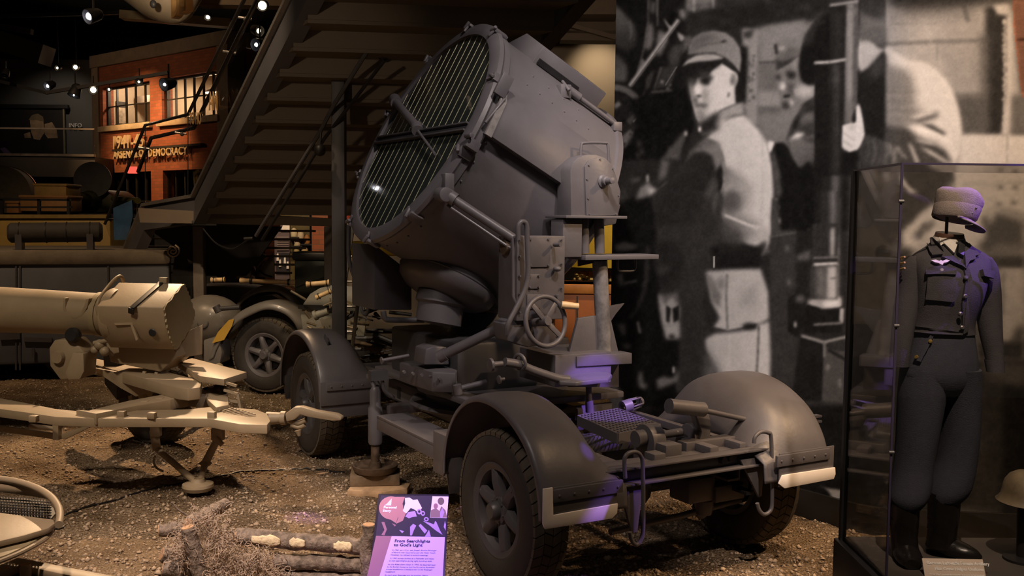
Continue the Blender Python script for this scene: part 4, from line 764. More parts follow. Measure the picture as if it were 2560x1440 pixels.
# gear housing box with lid and round boss, slanted strut
mb = MB().prism([tz(a, b, 1.08) for a, b in ((998, 905), (1060, 897), (1148, 912), (1140, 932), (1080, 930))], (0, 0, -.15)); gh = part('gear_housing', mb, GREY, SL, .012)
mb = MB().prism([tv(a, b, -.40) for a, b in ((1060, 912), (1065, 872), (1085, 865), (1118, 868), (1124, 912))], (0, .2, 0)); part('housing_top', mb, GREY, gh, .012)
part('bolts', bolts(MB(), [tv(1010 + k * 22, 930 + k * 4, -.55) for k in range(5)], (0, -1, 0), .014, .014), GREY, gh)
mb = MB().lathe([(.001, 0), (.028, 0), (.028, .008), (.014, .012), (.014, .22)], tv(953, 902, -.3), tv(1000, 893, -.3) - tv(953, 902, -.3), 14); part('locking_pin', mb, GREY, gh)
mb = MB().cyl(tv(1098, 893, -.75), tv(1285, 803, -1.15), .036, n=18); mb.cyl(tv(1098, 893, -.75), tv(1116, 884, -.79), .045, n=18); part('slanted_strut', mb, GREY, SL)
# ---- yoke: near and far side pillars
def yoke(vs, nm):
    s_ = -1 if vs < 0 else 1
    P_ = lambda x, y: V((tv(x, y, -1.02).x, vs, tv(x, y, -1.02).z))
    mb = MB(); mb.prism([P_(a, b) for a, b in ((1402, 962), (1402, 880), (1425, 792), (1466, 786), (1505, 790), (1526, 880), (1526, 962))], (0, -s_ * .03, 0)); y = part(nm, mb, GREY, SL, .004)
    mb = MB().tube([P_(1490, 900), P_(1478, 650)], .055, 18); part('pillar_tube', mb, mat('scuffed_grey', (.17, .16, .16), .5, var=.45, scale=14), y)
    mb = MB(); mb.prism([P_(a, b) for a, b in ((1395, 905), (1395, 880), (1530, 872), (1530, 898))], (0, s_ * .14, 0)); part('pillar_ledge', mb, GREY, y, .004)
    mb = MB(); a, b = P_(1420, 630), P_(1600, 645); mb.obox((a.x, vs - .12, b.z), (b.x - a.x, 0, 0), (0, .24, 0), (0, 0, .035)); part('platform', mb, GREY, y, .004)
    mb = MB(); mb.prism([P_(a, b) for a, b in ((1425, 646), (1510, 646), (1425, 664))], (0, .01, 0)); part('gusset', mb, GREY2, y)
    mb = MB().tube(arc_pts([P_(1523, 645), P_(1523, 668), P_(1530, 675), P_(1558, 675), P_(1566, 668), P_(1567, 645)], 4), .009, 8); part('grab_handle', mb, GREY, y)
    for xx in (1440, 1478): part('stub_post', MB().cyl(P_(xx, 632), P_(xx - 2, 548), .037, n=16), GREY, y)
    mb = MB(); a, b = P_(1368, 548), P_(1518, 540); mb.obox((a.x, vs - .14, b.z - .02), (b.x - a.x, 0, 0), (0, .28, 0), (0, 0, .02)); part('bearing_plate', mb, GREY, y, .003)
    mb = MB(); a, b = P_(1372, 548), P_(1418, 640); mb.obox((a.x, vs - .08, b.z), (b.x - a.x, 0, 0), (0, .16, 0), (0, 0, a.z - b.z)); part('bearing_pillar', mb, GREY, y, .004)
    # bearing hood: arched box with a bolted cover and the trunnion stub
    pts = [P_(a, b) for a, b in ((1390, 540), (1388, 430), (1394, 410), (1408, 397), (1428, 390), (1450, 390), (1474, 398), (1490, 414), (1500, 440), (1512, 480), (1506, 540))]
    mb = MB().prism([p + V((0, -.09, 0)) for p in pts], (0, .18, 0)); hd = part('bearing_hood', mb, GREY, y, .006)
    if s_ < 0:
        pc = [P_(a, b) for a, b in ((1425, 538), (1421, 420), (1432, 404), (1452, 398), (1474, 404), (1488, 420), (1496, 445), (1506, 482), (1502, 538))]
        mb = MB().prism([p + V((0, -.103, 0)) for p in pc], (0, .012, 0)); cv = part('hood_cover', mb, GREY, hd, .002)
        part('bolts', bolts(MB(), [P_(a, b) + V((0, -.103, 0)) for a, b in ((1430, 416), (1425, 450), (1428, 497), (1432, 535), (1497, 535), (1504, 490), (1490, 425), (1458, 402))], (0, -1, 0), .007, .008), GREY, cv)
        c_ = P_(1466, 455) + V((0, -.1, 0)); mb = MB().lathe([(.001, -.0), (.048, 0), (.048, .012), (.034, .02), (.032, .05), (.022, .055), (.022, .12), (.001, .125)], c_, (0.0, -1, 0), 22); part('trunnion_stub', mb, GREY, hd)
        mb = MB().tube(arc_pts([P_(1430, 405), P_(1432, 368), P_(1440, 360), P_(1490, 360), P_(1498, 366), P_(1500, 415)], 4), .011, 8); part('carry_handle', mb, GREY, hd)
    return y
yoke(-1.13, 'near_yoke'); yoke(1.07, 'far_yoke')
mb = MB(); bxv(mb, 1388, 884, 1528, 962, -1.255, .5); part('yoke_box', mb, GREY, SL, .006)
mb = MB(); mb.prism([tv(a, b, -1.0) for a, b in ((1498, 770), (1562, 758), (1540, 785), (1510, 830))], (0, .02, 0)); part('side_bracket', mb, GREY, SL, .003)
# control column with hand wheel
mb = MB(); bxv(mb, 1292, 590, 1412, 800, -1.32, .26); cc = part('control_column', mb, GREY, SL, .008)
mb = MB(); bxv(mb, 1322, 592, 1376, 668, -1.332, .014); part('cover_plate', mb, GREY, cc, .004)
mb = MB(); bxv(mb, 1322, 686, 1350, 722, -1.330, .012); part('cover_plate', mb, GREY, cc, .003)
mb = MB(); bxv(mb, 1318, 736, 1352, 772, -1.330, .012); part('cover_plate', mb, GREY, cc, .003)
part('bolts', bolts(MB(), [tv(a, b, -1.334) for a, b in ((1326, 598), (1371, 598), (1326, 663), (1371, 663), (1300, 600), (1300, 640), (1300, 690), (1300, 735), (1300, 780), (1405, 600), (1405, 660), (1405, 720), (1325, 690), (1347, 690), (1325, 718), (1347, 718))], (0, -1, 0), .009, .008), GREY, cc)
mb = MB().cyl(tv(1386, 612, -1.34), tv(1402, 612, -1.42), .014, n=10); mb.ball(tv(1393, 672, -1.36), (.03, .03, .02)); mb.cyl(tv(1392, 740, -1.33), tv(1398, 743, -1.40), .014); part('latch', mb, GREY, cc)
mb = MB().lathe([(.001, .02), (.05, .02), (.06, 0), (.06, -.02), (.001, -.02)], TF.u(1264, 618, tv(1292, 618, -1.32).x - .002), (-1, 0, 0), 24); part('round_port', mb, BROWNST, cc)
mb = MB().prism([tv(a, b, -1.28) for a, b in ((1268, 852), (1262, 810), (1292, 796), (1380, 796), (1395, 830), (1385, 862), (1320, 868))], (0, .18, 0)); part('gear_case', mb, GREY, cc, .01)
mb = MB().tube(arc_pts([tv(1296, 600, -1.4), tv(1296, 566, -1.4), tv(1305, 554, -1.4), tv(1316, 562, -1.4), tv(1318, 600, -1.4), tv(1320, 680, -1.4), tv(1312, 725, -1.4), tv(1288, 775, -1.4), tv(1270, 810, -1.4), tv(1266, 835, -1.38)], 5), .018, 12); part('guard_rail', mb, GREY, cc)
mb = MB().tube([tv(1282, 595, -1.36), tv(1282, 740, -1.36), tv(1290, 760, -1.36)], .012, 10); part('conduit', mb, GREY, cc)
c = tv(1364, 803, -1.46); hx = V((.12, -.98, .16)).normalized(); RH = tv(1364, 741, -1.46).z - c.z
mb = MB().torus(c, hx, RH, .017, 48, 10); hw = part('hand_wheel', mb, GREY, cc)
x_ = hx.cross(V((0, 0, 1))).normalized(); y_ = x_.cross(hx)
for k, a in enumerate((.85, PI - .95 + .1, PI + .75, )):
    d = x_ * math.cos(a) + y_ * math.sin(a); part('spoke', MB().bar(c + d * .02, c + d * RH, .036, .012, hx), GREY, hw, .003)
a = .85; d = x_ * math.cos(a) * -1 + y_ * math.sin(a)
part('hub', MB().lathe([(.001, .03), (.03, .03), (.035, 0), (.03, -.04), (.025, -.2), (.001, -.2)], c, hx, 18), GREY, hw)
kp = c + (tv(1404, 762, -1.46) - c); part('wooden_knob', MB().lathe([(.001, 0), (.024, 0), (.026, .03), (.022, .09), (.024, .115), (.001, .12)], kp, V((.9, -.42, -.10)), 16), WOOD, hw)
# ---- the drum
DEL = math.radians(28); DA = V((-math.cos(DEL), 0, math.sin(DEL))); DW = V((math.sin(DEL), 0, math.cos(DEL))); DV = V((0, 1, 0))
DC = V((-.645, -.095, 2.856)); DR = .955; DL = 1.20
def dp(s, v_, w_): return DC + DA * s + DV * v_ + DW * w_            # s forward of the face, v sideways, w up along the face
mb = MB().lathe([(DR * .90, .02), (DR * .975, .02), (DR * .985, 0), (DR * .985, -.07), (DR * .965, -.08), (DR * .965, -DL + .06), (DR * .985, -DL + .05), (DR * .985, -DL), (DR * .9, -DL - .06), (DR * .6, -DL - .13), (.001, -DL - .16), (.001, -DL - .14), (DR * .6, -DL - .11), (DR * .94, -DL), (DR * .94, -.06), (DR * .90, -.05)], DC, DA, 96, closed=True)
dr = part('drum', mb, GREY, SL, 0, 30); dr['label'] = 'large cylindrical lamp drum tilted upwards to the left'
mb = MB().lathe([(DR * .885, .045), (DR * .93, .05), (DR * .99, .03), (DR * 1.0, 0), (DR * .985, -.02), (DR * .885, .0)], DC, DA, 96, closed=True); part('front_ring', mb, GREY, dr)
part('reflector', MB().lathe([(DR * .86, -.37), (DR * .6, -.58), (DR * .3, -.72), (.02, -.76)], DC, DA, 64, caps=False), mat('mirror', (.10, .12, .12), .12, metal=.9, var=.1), dr)
GLS = mat('searchlight_glass', (.026, .032, .030), .05, var=.0, spec=.6, coat=.4)
BARM = mat('glazing_bar', (.60, .58, .36), .35, metal=.3, var=.08)
NP = 15; RI = DR * .885
for k in range(NP):
    v0 = -RI + 2 * RI * k / NP; v1 = -RI + 2 * RI * (k + 1) / NP; a_, b_ = v0 + .003, v1 - .003; pts = []
    for t_ in np.linspace(a_, b_, 4): pts.append(dp(.022, t_, math.sqrt(max(RI * RI - t_ * t_, 0))))
    for t_ in np.linspace(b_, a_, 4): pts.append(dp(.022, t_, -math.sqrt(max(RI * RI - t_ * t_, 0))))
    part('pane', MB().prism(pts, DA * -.008), GLS, dr)
    if k: h = math.sqrt(RI * RI - v0 * v0); part('glazing_bar', MB().bar(dp(.0225, v0, -h), dp(.0225, v0, h), .0048, .002, DA), BARM, dr)
# cross bar, sight tube
h = math.sqrt(RI ** 2 - .02 ** 2)
mb = MB(); mb.bar(dp(.045, -RI, -.02), dp(.045, RI, .0), .014, .030, DA); mb.bar(dp(.045, -RI, -.075), dp(.045, RI, -.055), .014, .030, DA); mb.bar(dp(.032, -RI, -.047), dp(.032, RI, -.027), .06, .006, DA); part('cross_bar', mb, GREY2, dr, .002)
mb = MB(); mb.tube([dp(.06, .80, .33), dp(.06, .03, .02)], .032, 14); mb.cyl(dp(.06, .88, .37), dp(.06, .78, .32), .05, n=14); mb.cyl(dp(.06, .05, .03), dp(.06, -.02, -.02), .045, n=14); part('sight_tube', mb, GREY, dr)
mb = MB().tube([dp(.06, -.03, -.02), dp(.05, -.55, -.25)], .010, 8); part('sight_stay', mb, GREY, dr)
# clamps around the rim
for t_ in np.linspace(0, 2 * PI, 11)[:-1]:
    t_ += .25; d = DV * math.cos(t_) + DW * math.sin(t_); tg = -DV * math.sin(t_) + DW * math.cos(t_); o = DC + d * DR * .985
    mb = MB(); mb.obox(o - tg * .035 - DA * .06, tg * .07, d * .022, DA * .11); mb.cyl(o + DA * .06 - tg * .02 - d * .02, o + DA * .06 + tg * .02 + d * .03, .014, n=8); mb.bar(o + DA * .05, o + DA * .06 - d * .055, .03, .016, DA); part('rim_clamp', mb, GREY, dr, .003)
for (t0, t1) in ((.62, .85), (PI * .02, PI * .09), (-.42, -.30)):
    a, b = t0, t1; f_ = lambda t_, k: DC + (DV * math.cos(t_) + DW * math.sin(t_)) * DR * k - DA * .03
    part('rim_handle', MB().tube(arc_pts([f_(a, .98), f_(a, 1.06), f_(a + (b - a) * .12, 1.085), f_(b - (b - a) * .12, 1.085), f_(b, 1.06), f_(b, .98)], 3), .010, 8), GREY, dr)
# hinge bracket on the near side of the rim
t_ = -.05 + PI; d = DV * math.cos(t_) + DW * math.sin(t_)
mb = MB(); o = dp(-.06, -DR, .22); mb.obox(o, DA * .09, DV * -.03, DW * .16); mb.tube([o + DV * -.03, o + DV * -.03 + DW * -.22 + DA * .05], .012, 8); part('hinge', mb, GREY, dr, .003)
mb = MB(); o = dp(-.05, -DR + .01, -.14); mb.obox(o, DA * .1, DV * -.05, DW * -.07); mb.cyl(o + DA * .11, o + DA * .11 + DV * -.09, .016); part('hinge', mb, GREY, dr, .003)
# raised side box of the drum (flat panel standing off the drum side) 
sp_ = []
for t_ in np.linspace(PI - .30, PI + .20, 8): sp_.append((t_, 1.0))
def dcirc(t_, k, s): return DC + DA * s + (DV * math.cos(t_) + DW * math.sin(t_)) * DR * k
A_ = [dcirc(t_, .955, -.045) for t_ in np.linspace(PI - .42, PI + .06, 7)]; flat0 = [dcirc(PI - .42, .975, -.045), dcirc(PI - .2, 1.045, -.045), dcirc(PI + .06, 1.05, -.045)]
mb = MB().prism(flat0 + list(reversed(A_)), DA * -1.05); part('side_box', mb, GREY, dr, .004)
mb = MB().prism([dcirc(PI - .42, .985, -.035), dcirc(PI - .2, 1.056, -.035), dcirc(PI + .07, 1.062, -.035), dcirc(PI + .07, 1.04, -.035), dcirc(PI - .2, 1.035, -.035), dcirc(PI - .42, .965, -.035)], DA * -.05); part('side_box_edge', mb, mat('worn_grey', (.24, .22, .21), .5, var=.3, scale=20), dr)
# rivet rows
pts = [dcirc(t_, .965, -.10) for t_ in np.linspace(PI + .1, 2 * PI - .5, 16)] + [dcirc(PI - .55, .965, -.25 - .12 * k) for k in range(6)] + [dcirc(PI - .7, .965, -.3 - .15 * k) for k in range(4)]
mb = MB()
for p in pts: mb.ball(p, .009, 6, 4)
part('rivets', mb, GREY, dr)
# ventilator housing on top of the drum
tb_ = PI * .5 + .34
def dtop(t_, k, s): return dcirc(t_, k, s)
mb = MB().prism([dcirc(PI / 2 + .56, .95, -.34), dcirc(PI / 2 + .54, 1.11, -.34), dcirc(PI / 2 + .12, 1.165, -.34), dcirc(PI / 2 - .2, 1.12, -.34), dcirc(PI / 2 - .2, .95, -.34)], DA * -.66); vh = part('vent_housing', mb, GREY, dr, .01)
mb = MB().prism([dcirc(PI / 2 + .575, .975, -.37), dcirc(PI / 2 + .572, 1.02, -.37), dcirc(PI / 2 + .55, 1.02, -.37), dcirc(PI / 2 + .55, .975, -.37)], DA * -.4); part('vent_slot', mb, BLACK, vh)
mb = MB().cyl(dcirc(PI / 2 + .75, 1.0, -.62), dcirc(PI / 2 + .75, 1.0, -1.12), .02, n=10); mb.cyl(dcirc(PI / 2 + .75, 1.0, -.62), dcirc(PI / 2 + .75, 1.0, -.74), .034, n=12); part('elevating_rod', mb, GREY, dr)
mb = MB(); o = dcirc(PI / 2 + .78, .975, -.60); mb.box(o, (.09, .08, .10)); mb.cyl(o + V((0, -.08, 0)), o + V((0, .02, .08)), .012); part('rod_bracket', mb, GREY, dr, .006)
mb = MB(); o = dcirc(PI / 2 + .75, .985, -1.14); mb.box(o, (.08, .07, .07)); part('rod_bracket', mb, GREY, dr, .006)
# ventilator dish underneath
bo = tv(1122, 700, -.12); bax = (-DW * .96 + DA * .02 - DV * .12).normalized()
mb = MB().lathe([(.37, -.12), (.395, -.02), (.40, .03), (.385, .08), (.33, .125), (.25, .15), (.12, .165), (.001, .17)], bo, bax, 64); di = part('ventilator_dish', mb, GREY, dr)
part('dish_seam', MB().torus(bo + bax * .02, bax, .40, .008, 64, 6), GREY2, di)
mb = MB().lathe([(.001, .10), (.20, .10), (.205, .18), (.18, .20), (.18, .34), (.001, .36)], bo + V((-.03, 0, 0)), (bax * .4 + V((0, 0, -1)) * .6), 40); part('lamp_motor', mb, GREY, di)
# elevation telescope arm between rim and control column
p, q = dp(-.06, -DR * .83, -.62), tv(1290, 600, -1.25)
p = tv(1118, 487, -.95)
mb = MB().tube([p, q], .031, 16); mb.cyl(p - (q - p).normalized() * .02, p + (q - p).normalized() * .07, .048, n=16); ea = part('elevating_arm', mb, GREY, SL)
part('arm_rod', MB().tube([p + V((0, 0, -.07)), q + V((0, 0, -.08))], .010, 8), GREY, ea)
mb = MB().box(p + V((.01, .03, .08)), (.07, .10, .13)); mb.cyl(p + V((-.03, -.05, 0)), p + V((-.03, .06, 0)), .05, n=16); part('arm_pivot', mb, GREY, ea, .006)
# rear bracket at lower right of the hood
mb = MB().prism([tv(a, b, -.8) for a, b in ((1516, 500), (1530, 497), (1552, 512), (1540, 560), (1512, 565), (1498, 550))], (0, .12, 0)); part('rear_bracket', mb, GREY, SL, .008)
# far-side handwheel and rail, seen under the drum at the left
mb = MB().tube(arc_pts([tv(872, 562, .9), tv(872, 640, .9), tv(885, 690, .9), tv(905, 720, .9), tv(935, 735, .9)], 5), .018, 10); part('guard_rail', mb, GREY2, SL)
mb = MB(); cfar = tv(912, 738, .95); mb.torus(cfar, (-1, .1, 0), .17, .014, 36, 8)
for a in (0, 2.1, 4.2): mb.bar(cfar, cfar + V((0, math.cos(a), math.sin(a))) * .17, .03, .01, (1, 0, 0))
part('hand_wheel', mb, GREY2, SL)
mb = MB().prism([tv(a, b, .15) for a, b in ((935, 610), (1000, 660), (1030, 690), (1030, 775), (935, 775))], (0, .5, 0)); part('carbon_box', mb, GREY2, SL, .01)
part('lower_pipe', MB().tube(arc_pts([tv(958, 778, -.1), tv(962, 795, -.1), tv(980, 800, -.1), tv(1060, 800, -.1)], 4), .022, 10), GREY2, SL)
# engine bay below the drum: dark canvas-covered boxes on the bed
mb = MB(); mb.obox((-.55, -.5, .9), (1.0, 0, 0), (0, 1.3, 0), (0, 0, .38)); part('generator_box', mb, GREY2, SL, .03)
mb = MB().lathe([(.001, 0), (.34, 0), (.34, .35), (.26, .45), (.20, .55), (.001, .56)], (0, .1, .9), (0, 0, 1), 40); part('pivot_column', mb, GREY2, SL)
# ---- screw jack
JV = TF.z(938, 1170, .16); ju, jv = JV.x, JV.y
mb = MB().tube([(ju, jv, .18), (ju, jv, .42)], .035, 16); jk = part('screw_jack', mb, BROWNST, SL)
part('jack_pad', MB().lathe([(.001, .0), (.165, .0), (.18, .02), (.185, .055), (.17, .055), (.15, .03), (.05, .03), (.045, .08), (.001, .08)], (ju, jv, .135), (0, 0, 1), 36), BROWNST, jk)
part('jack_sleeve', MB().lathe([(.05, .36), (.058, .38), (.058, .66), (.045, .68), (.045, .80), (.03, .83), (.001, .83)], (ju, jv, 0), (0, 0, 1), 20), GREY, jk)
mb = MB().prism([(ju + .02, jv, .42), (ju + .02, jv, .64), (ju + .27, jv, .64), (ju + .27, jv, .58), (ju + .12, jv, .42)], (0, .10, 0)); part('jack_bracket', mb, GREY, jk, .006)
mb = MB().tube([(ju, jv, .80), (ju - .02, jv + .05, .90)], .016, 10); mb.box((ju, jv + .02, .92), (.12, .05, .03)); part('jack_crank', mb, GREY, jk)
mb = MB(); mb.obox((ju + .1, jv - .06, .60), (.35, 0, 0), (0, .14, 0), (0, 0, .07)); part('jack_arm', mb, GREY, jk, .006)
# side runner, locker under the near mudguard
mb = MB(); mb.obox((-.98, -1.32, .66), (.26, 0, 0), (0, 1.35, 0), (0, 0, .022)); mb.obox((-.98, -1.32, .57), (.02, 0, 0), (0, 1.35, 0), (0, 0, .09)); rn = part('side_runner', mb, GREY, SL, .004)
mb = MB(); mb.obox((-1.0, -1.35, .50), (.4, 0, 0), (0, .3, 0), (0, 0, .28)); part('tool_locker', mb, GREY, SL, .006)
# chain and hook between far mudguard and bed
mb = MB().tube(arc_pts([tv(935, 935, .2), tv(955, 950, .2), tv(960, 975, .2), tv(985, 995, .2)], 4), .014, 8); mb.box(tv(945, 938, .2), (.14, .06, .08)); part('coupling_chain', mb, GREY2, SL)
# wooden packing under the jack, loose pieces
jw = TF.wor((ju, jv, 0))
mb = MB().box((0, 0, .095), (.40, .24, .085), .12); o = part('wood_block', mb, OLDWOOD, None, .006, loc=(jw.x, jw.y, ground(jw.x, jw.y))); tag(o, 'dark wooden packing block directly under the round jack pad', 'block')
mb = MB().prism([(-.22, -.17, 0), (.06, -.22, 0), (.25, -.10, 0), (.26, .06, 0), (-.20, .10, 0)], (0, 0, .05)); o = part('split_board', mb, PLANK, None, .004, loc=(jw.x + .03, jw.y - .06, ground(jw.x, jw.y))); tag(o, 'pale split board lying on the gravel beneath the dark packing block', 'board')
# ================================================================== tan field gun at the left
GA = math.radians(-7.5); g0 = at(440, 790, 8.5); GFm = Frame((g0.x, g0.y, 0), GA); gu, gv, gz = GFm.u, GFm.v, GFm.z
GUN = root('field_gun', 'tan field gun with covered breech and split trail, parked left of the searchlight', 'gun', GFm.o, GA)
ZB = g0.z
bl = gv(0, 774, 0); br_ = gv(262, 786, 0); bd = (bl - br_)
mb = MB().tube([br_ + V((.25, 0, 0)), br_, br_ + bd * .5, bl, bl + bd * .9], [.185, .187, .198, .208, .208], 40); bar_ = part('barrel', mb, TAN, GUN)
mb = MB().tube([br_ + bd * 1.25 * k / 1 for k in (0, .04)], [.2, .2], 40); part('barrel_collar', mb, TAN2, bar_)
# curved lug on the barrel side
lug = [gv(a, b, -.19) for a, b in ((163, 745), (163, 770), (170, 782), (185, 788), (200, 782), (210, 765), (215, 748), (222, 746), (218, 768), (206, 790), (186, 798), (168, 792), (158, 775), (158, 745))]
part('barrel_lug', MB().prism(lug, (0, .06, 0)), TAN, bar_, .004)
# breech cover: eight-sided box with a scalloped end plate
cu_ = .10
cap = [gu(a, b, cu_) for a, b in ((408, 769), (457, 709), (468, 735), (484, 785), (477, 812), (438, 874), (425, 850), (414, 812))]
cc_ = sum(cap, V()) / 8
oct_ = []
for k in range(8): oct_.append(cap[k])
mb = MB().prism(oct_, (-.60, 0, 0)); cov = part('breech_cover', mb, TAN, GUN, .008)
ed = []
for k in range(8):
    a, b = cap[k], cap[(k + 1) % 8]; n_ = 6
    for j in range(n_):
        p = a.lerp(b, j / n_); d = (p - cc_).normalized(); ed.append(p + d * (.012 if j % 2 else -.004))
part('end_plate', MB().prism([p + V((.004, 0, 0)) for p in ed], (.012, 0, 0)), TAN2, cov)
part('rear_collar', MB().lathe([(.16, .02), (.235, .02), (.245, 0), (.235, -.06), (.16, -.06)], (cc_.x - .60, cc_.y, cc_.z), (-1, 0, 0), 32), TAN, cov)
A, B = cap[0] + V((-.26, 0, 0)), cap[1] + V((-.20, 0, 0)); nf = (cap[1] - cap[0]).cross(V((1, 0, 0))).normalized()
if nf.z < 0: nf = -nf
mb = MB().bar(A + nf * .008 - (B - A) * .08, B + nf * .008 + (B - A) * .02, .05, .012, nf); mb.bar(A - (B - A) * .1 + nf * .01, A - (B - A) * .04 - V((.02, 0, .05)), .05, .012, (0, -1, 0)); part('leather_strap', mb, BLACK, cov, .002)
part('strap_lug', MB().box(B + nf * .03 + V((.02, .02, 0)), (.07, .04, .05)), TAN, cov, .004)
fn = V((0, -1, 0)); hp = gv(376, 833, cap[7].y - .02); mb = MB().lathe([(.001, .006), (.028, .006), (.034, 0), (.028, -.01), (.001, -.01)], (hp.x, cap[7].y + .012, hp.z), (0, -1, -.1), 16); part('sight_hole', mb, BLACK, cov)
q = [gv(a, b, cap[7].y - .006) for a, b in ((285, 808), (330, 806), (345, 848), (340, 852), (326, 812), (288, 813))]; part('cover_seam', MB().prism(q, (0, .02, 0)), TAN, cov)
mb = MB().tube(arc_pts([gv(264, 838, -.12), gv(252, 805, -.16), gv(243, 770, -.18), gv(250, 745, -.14), gv(272, 715, .0), gv(292, 694, .1), (gv(303, 692, .16)), gv(310, 708, .2)], 4), .016, 10); part('guard_bar', mb, TAN, GUN)
# eyepiece, elevating gear at the left
part('rubber_eyepiece', MB().lathe([(.001, .03), (.05, .03), (.066, .01), (.066, -.03), (.05, -.06), (.001, -.06)], gv(181, 838, -.32), (0, -1, .1), 22), BLACK, GUN)
mb = MB().cyl(gv(186, 850, -.26), gv(186, 885, -.26), .024); part('eyepiece_stalk', mb, TAN, GUN)
mb = MB().prism([gv(a, b, -.30) for a, b in ((122, 870), (135, 850), (180, 848), (210, 880), (205, 945), (150, 950), (124, 915))], (0, .22, 0)); el_ = part('elevating_gear', mb, TAN, GUN, .015)
part('gear_boss', MB().lathe([(.001, .03), (.05, .03), (.06, .0), (.06, -.05)], gv(146, 893, -.31), (0, -1, 0), 20), TAN, el_)
mb = MB().prism([gv(a, b, -.42) for a, b in ((163, 932), (182, 882), (208, 884), (210, 928), (200, 948), (170, 950))], (0, .08, 0)); part('gear_guard', mb, TAN, el_, .008)
mb = MB()
for (a, b, r) in ((250, 862, .05), (238, 875, .04), (262, 878, .045)): mb.ball(gv(a, b, -.2), r, 12, 8)
mb.cyl(gv(235, 858, -.22), gv(275, 850, -.22), .02); part('sight_mount', mb, TAN, el_)
# carriage: saddle plate, cradle cheeks, wedge
part('saddle_plate', MB().prism([gv(a, b, .10) for a, b in ((392, 860), (440, 840), (506, 812), (504, 886), (440, 897), (400, 890))], (0, .02, 0)), TAN, GUN, .004)
mb = MB().prism([gv(a, b, -.06) for a, b in ((262, 845), (300, 850), (430, 862), (445, 892), (400, 930), (275, 905))], (0, .34, 0)); part('saddle', mb, TAN, GUN, .01)
part('toe_wedge', MB().prism([gz(a, b, .86) for a, b in ((445, 905), (480, 895), (617, 930), (560, 948), (500, 940))], (0, 0, -.055)), TAN, GUN, .004)
# trail arms lying on picked heights: top outline, then depth downwards
def arm(name, pts, z, dep, par, m_=TAN, bev=.006): return part(name, MB().prism([gz(a, b, z) for a, b in pts], (0, 0, -dep)), m_, par, bev)
na = arm('near_trail', ((-40, 988), (0, 995), (60, 1006), (140, 1022), (222, 1030), (330, 1026), (470, 1023), (537, 1016), (640, 1023), (668, 1034), (676, 1052), (668, 1062), (600, 1060), (520, 1046), (230, 1046), (140, 1042), (60, 1030), (0, 1022), (-40, 1014)), .66, .07, GUN)
ua = arm('cross_trail', ((190, 1024), (222, 1026), (319, 1002), (440, 980), (504, 970), (556, 957), (566, 960), (568, 985), (540, 990), (500, 992), (470, 990), (340, 1014), (240, 1034)), .70, .09, GUN)
arm('trail_block', ((505, 970), (556, 957), (570, 985), (572, 1012), (540, 1018), (520, 1000)), .70, .05, ua)
fa = arm('far_trail', ((210, 893), (222, 893), (300, 908), (400, 925), (480, 945), (505, 955), (500, 968), (470, 972), (440, 968), (340, 940), (215, 905)), .80, .10, GUN)
part('trail_web', MB().prism([gv(a, b, -.02) for a, b in ((224, 918), (360, 942), (390, 975), (340, 992), (300, 970))], (0, .03, 0)), TAN, fa, .004)
part('trail_rib', MB().bar(gv(362, 928, -.04), gv(352, 975, -.04), .03, .03), TAN, fa, .004)
part('trail_rib', MB().bar(gv(392, 930, -.04), gv(382, 975, -.04), .03, .03), TAN, fa, .004)
part('bottom_tube', MB().tube(arc_pts([gv(228, 1050, -.68), gv(240, 1057, -.68), (gv(400, 1057, -.68)), gv(520, 1055, -.68), gv(560, 1065, -.68), gv(600, 1075, -.68), gv(660, 1078, -.68)], 4), .016, 10), TAN, na)
part('side_plate', MB().prism([gv(a, b, -.66) for a, b in ((228, 1028), (530, 1024), (560, 1030), (668, 1035), (672, 1075), (600, 1078), (540, 1058), (235, 1056))], (0, .02, 0)), TAN, na, .003)
mb = MB()
for k in range(9): mb.bar(gz(548 + k * 9, 1026 + k * 1.5, .672), gz(575 + k * 8, 1018 + k * 2.2, .672), .012, .010)
part('tread_ribs', mb, TAN, na)
for (a, b) in ((305, 1038), (380, 1042), (530, 1040), (85, 1050), (460, 990), (400, 1004), (363, 1012)): part('lug', MB().box(gz(a, b, .67) + V((0, 0, .01)), (.06, .05, .05)), TAN, na, .006)
mb = MB(); mb.bar(gv(560, 975, -.5), gv(595, 985, -.5), .02, .02); mb.bar(gv(595, 985, -.5), gv(602, 1022, -.5), .02, .02); mb.bar(gv(562, 1000, -.5), gv(598, 1005, -.5), .02, .02); mb.bar(gv(560, 955, -.5), gv(592, 965, -.5), .02, .02); part('grab_frame', mb, TAN, na)
# tow end: neck, clevis, shackle tongue
mb = MB().cyl(gv(668, 1046, -.6), gv(706, 1045, -.6), .055, .045, 18); mb.cyl(gv(704, 1045, -.6), gv(716, 1045, -.6), .058, n=18); tw = part('tow_neck', mb, TAN, GUN)
part('tow_shackle', MB().prism([gv(a, b, -.66) for a, b in ((712, 1035), (735, 1018), (752, 1017), (790, 1028), (840, 1036), (854, 1044), (852, 1052), (830, 1053), (770, 1043), (750, 1038), (735, 1050), (715, 1055))], (0, .08, 0)), TAN, tw, .012)
mb = MB().tube(arc_pts([gv(722, 1052, -.6), gv(745, 1058, -.6), gv(765, 1050, -.6)], 4), .022, 10); mb.tube(arc_pts([gv(728, 1062, -.6), gv(748, 1068, -.6), gv(762, 1062, -.6)], 4), .02, 10); mb.cyl(gv(745, 1076, -.6), gv(748, 1090, -.6), .028, .012); part('tow_spring', mb, TAN, tw)
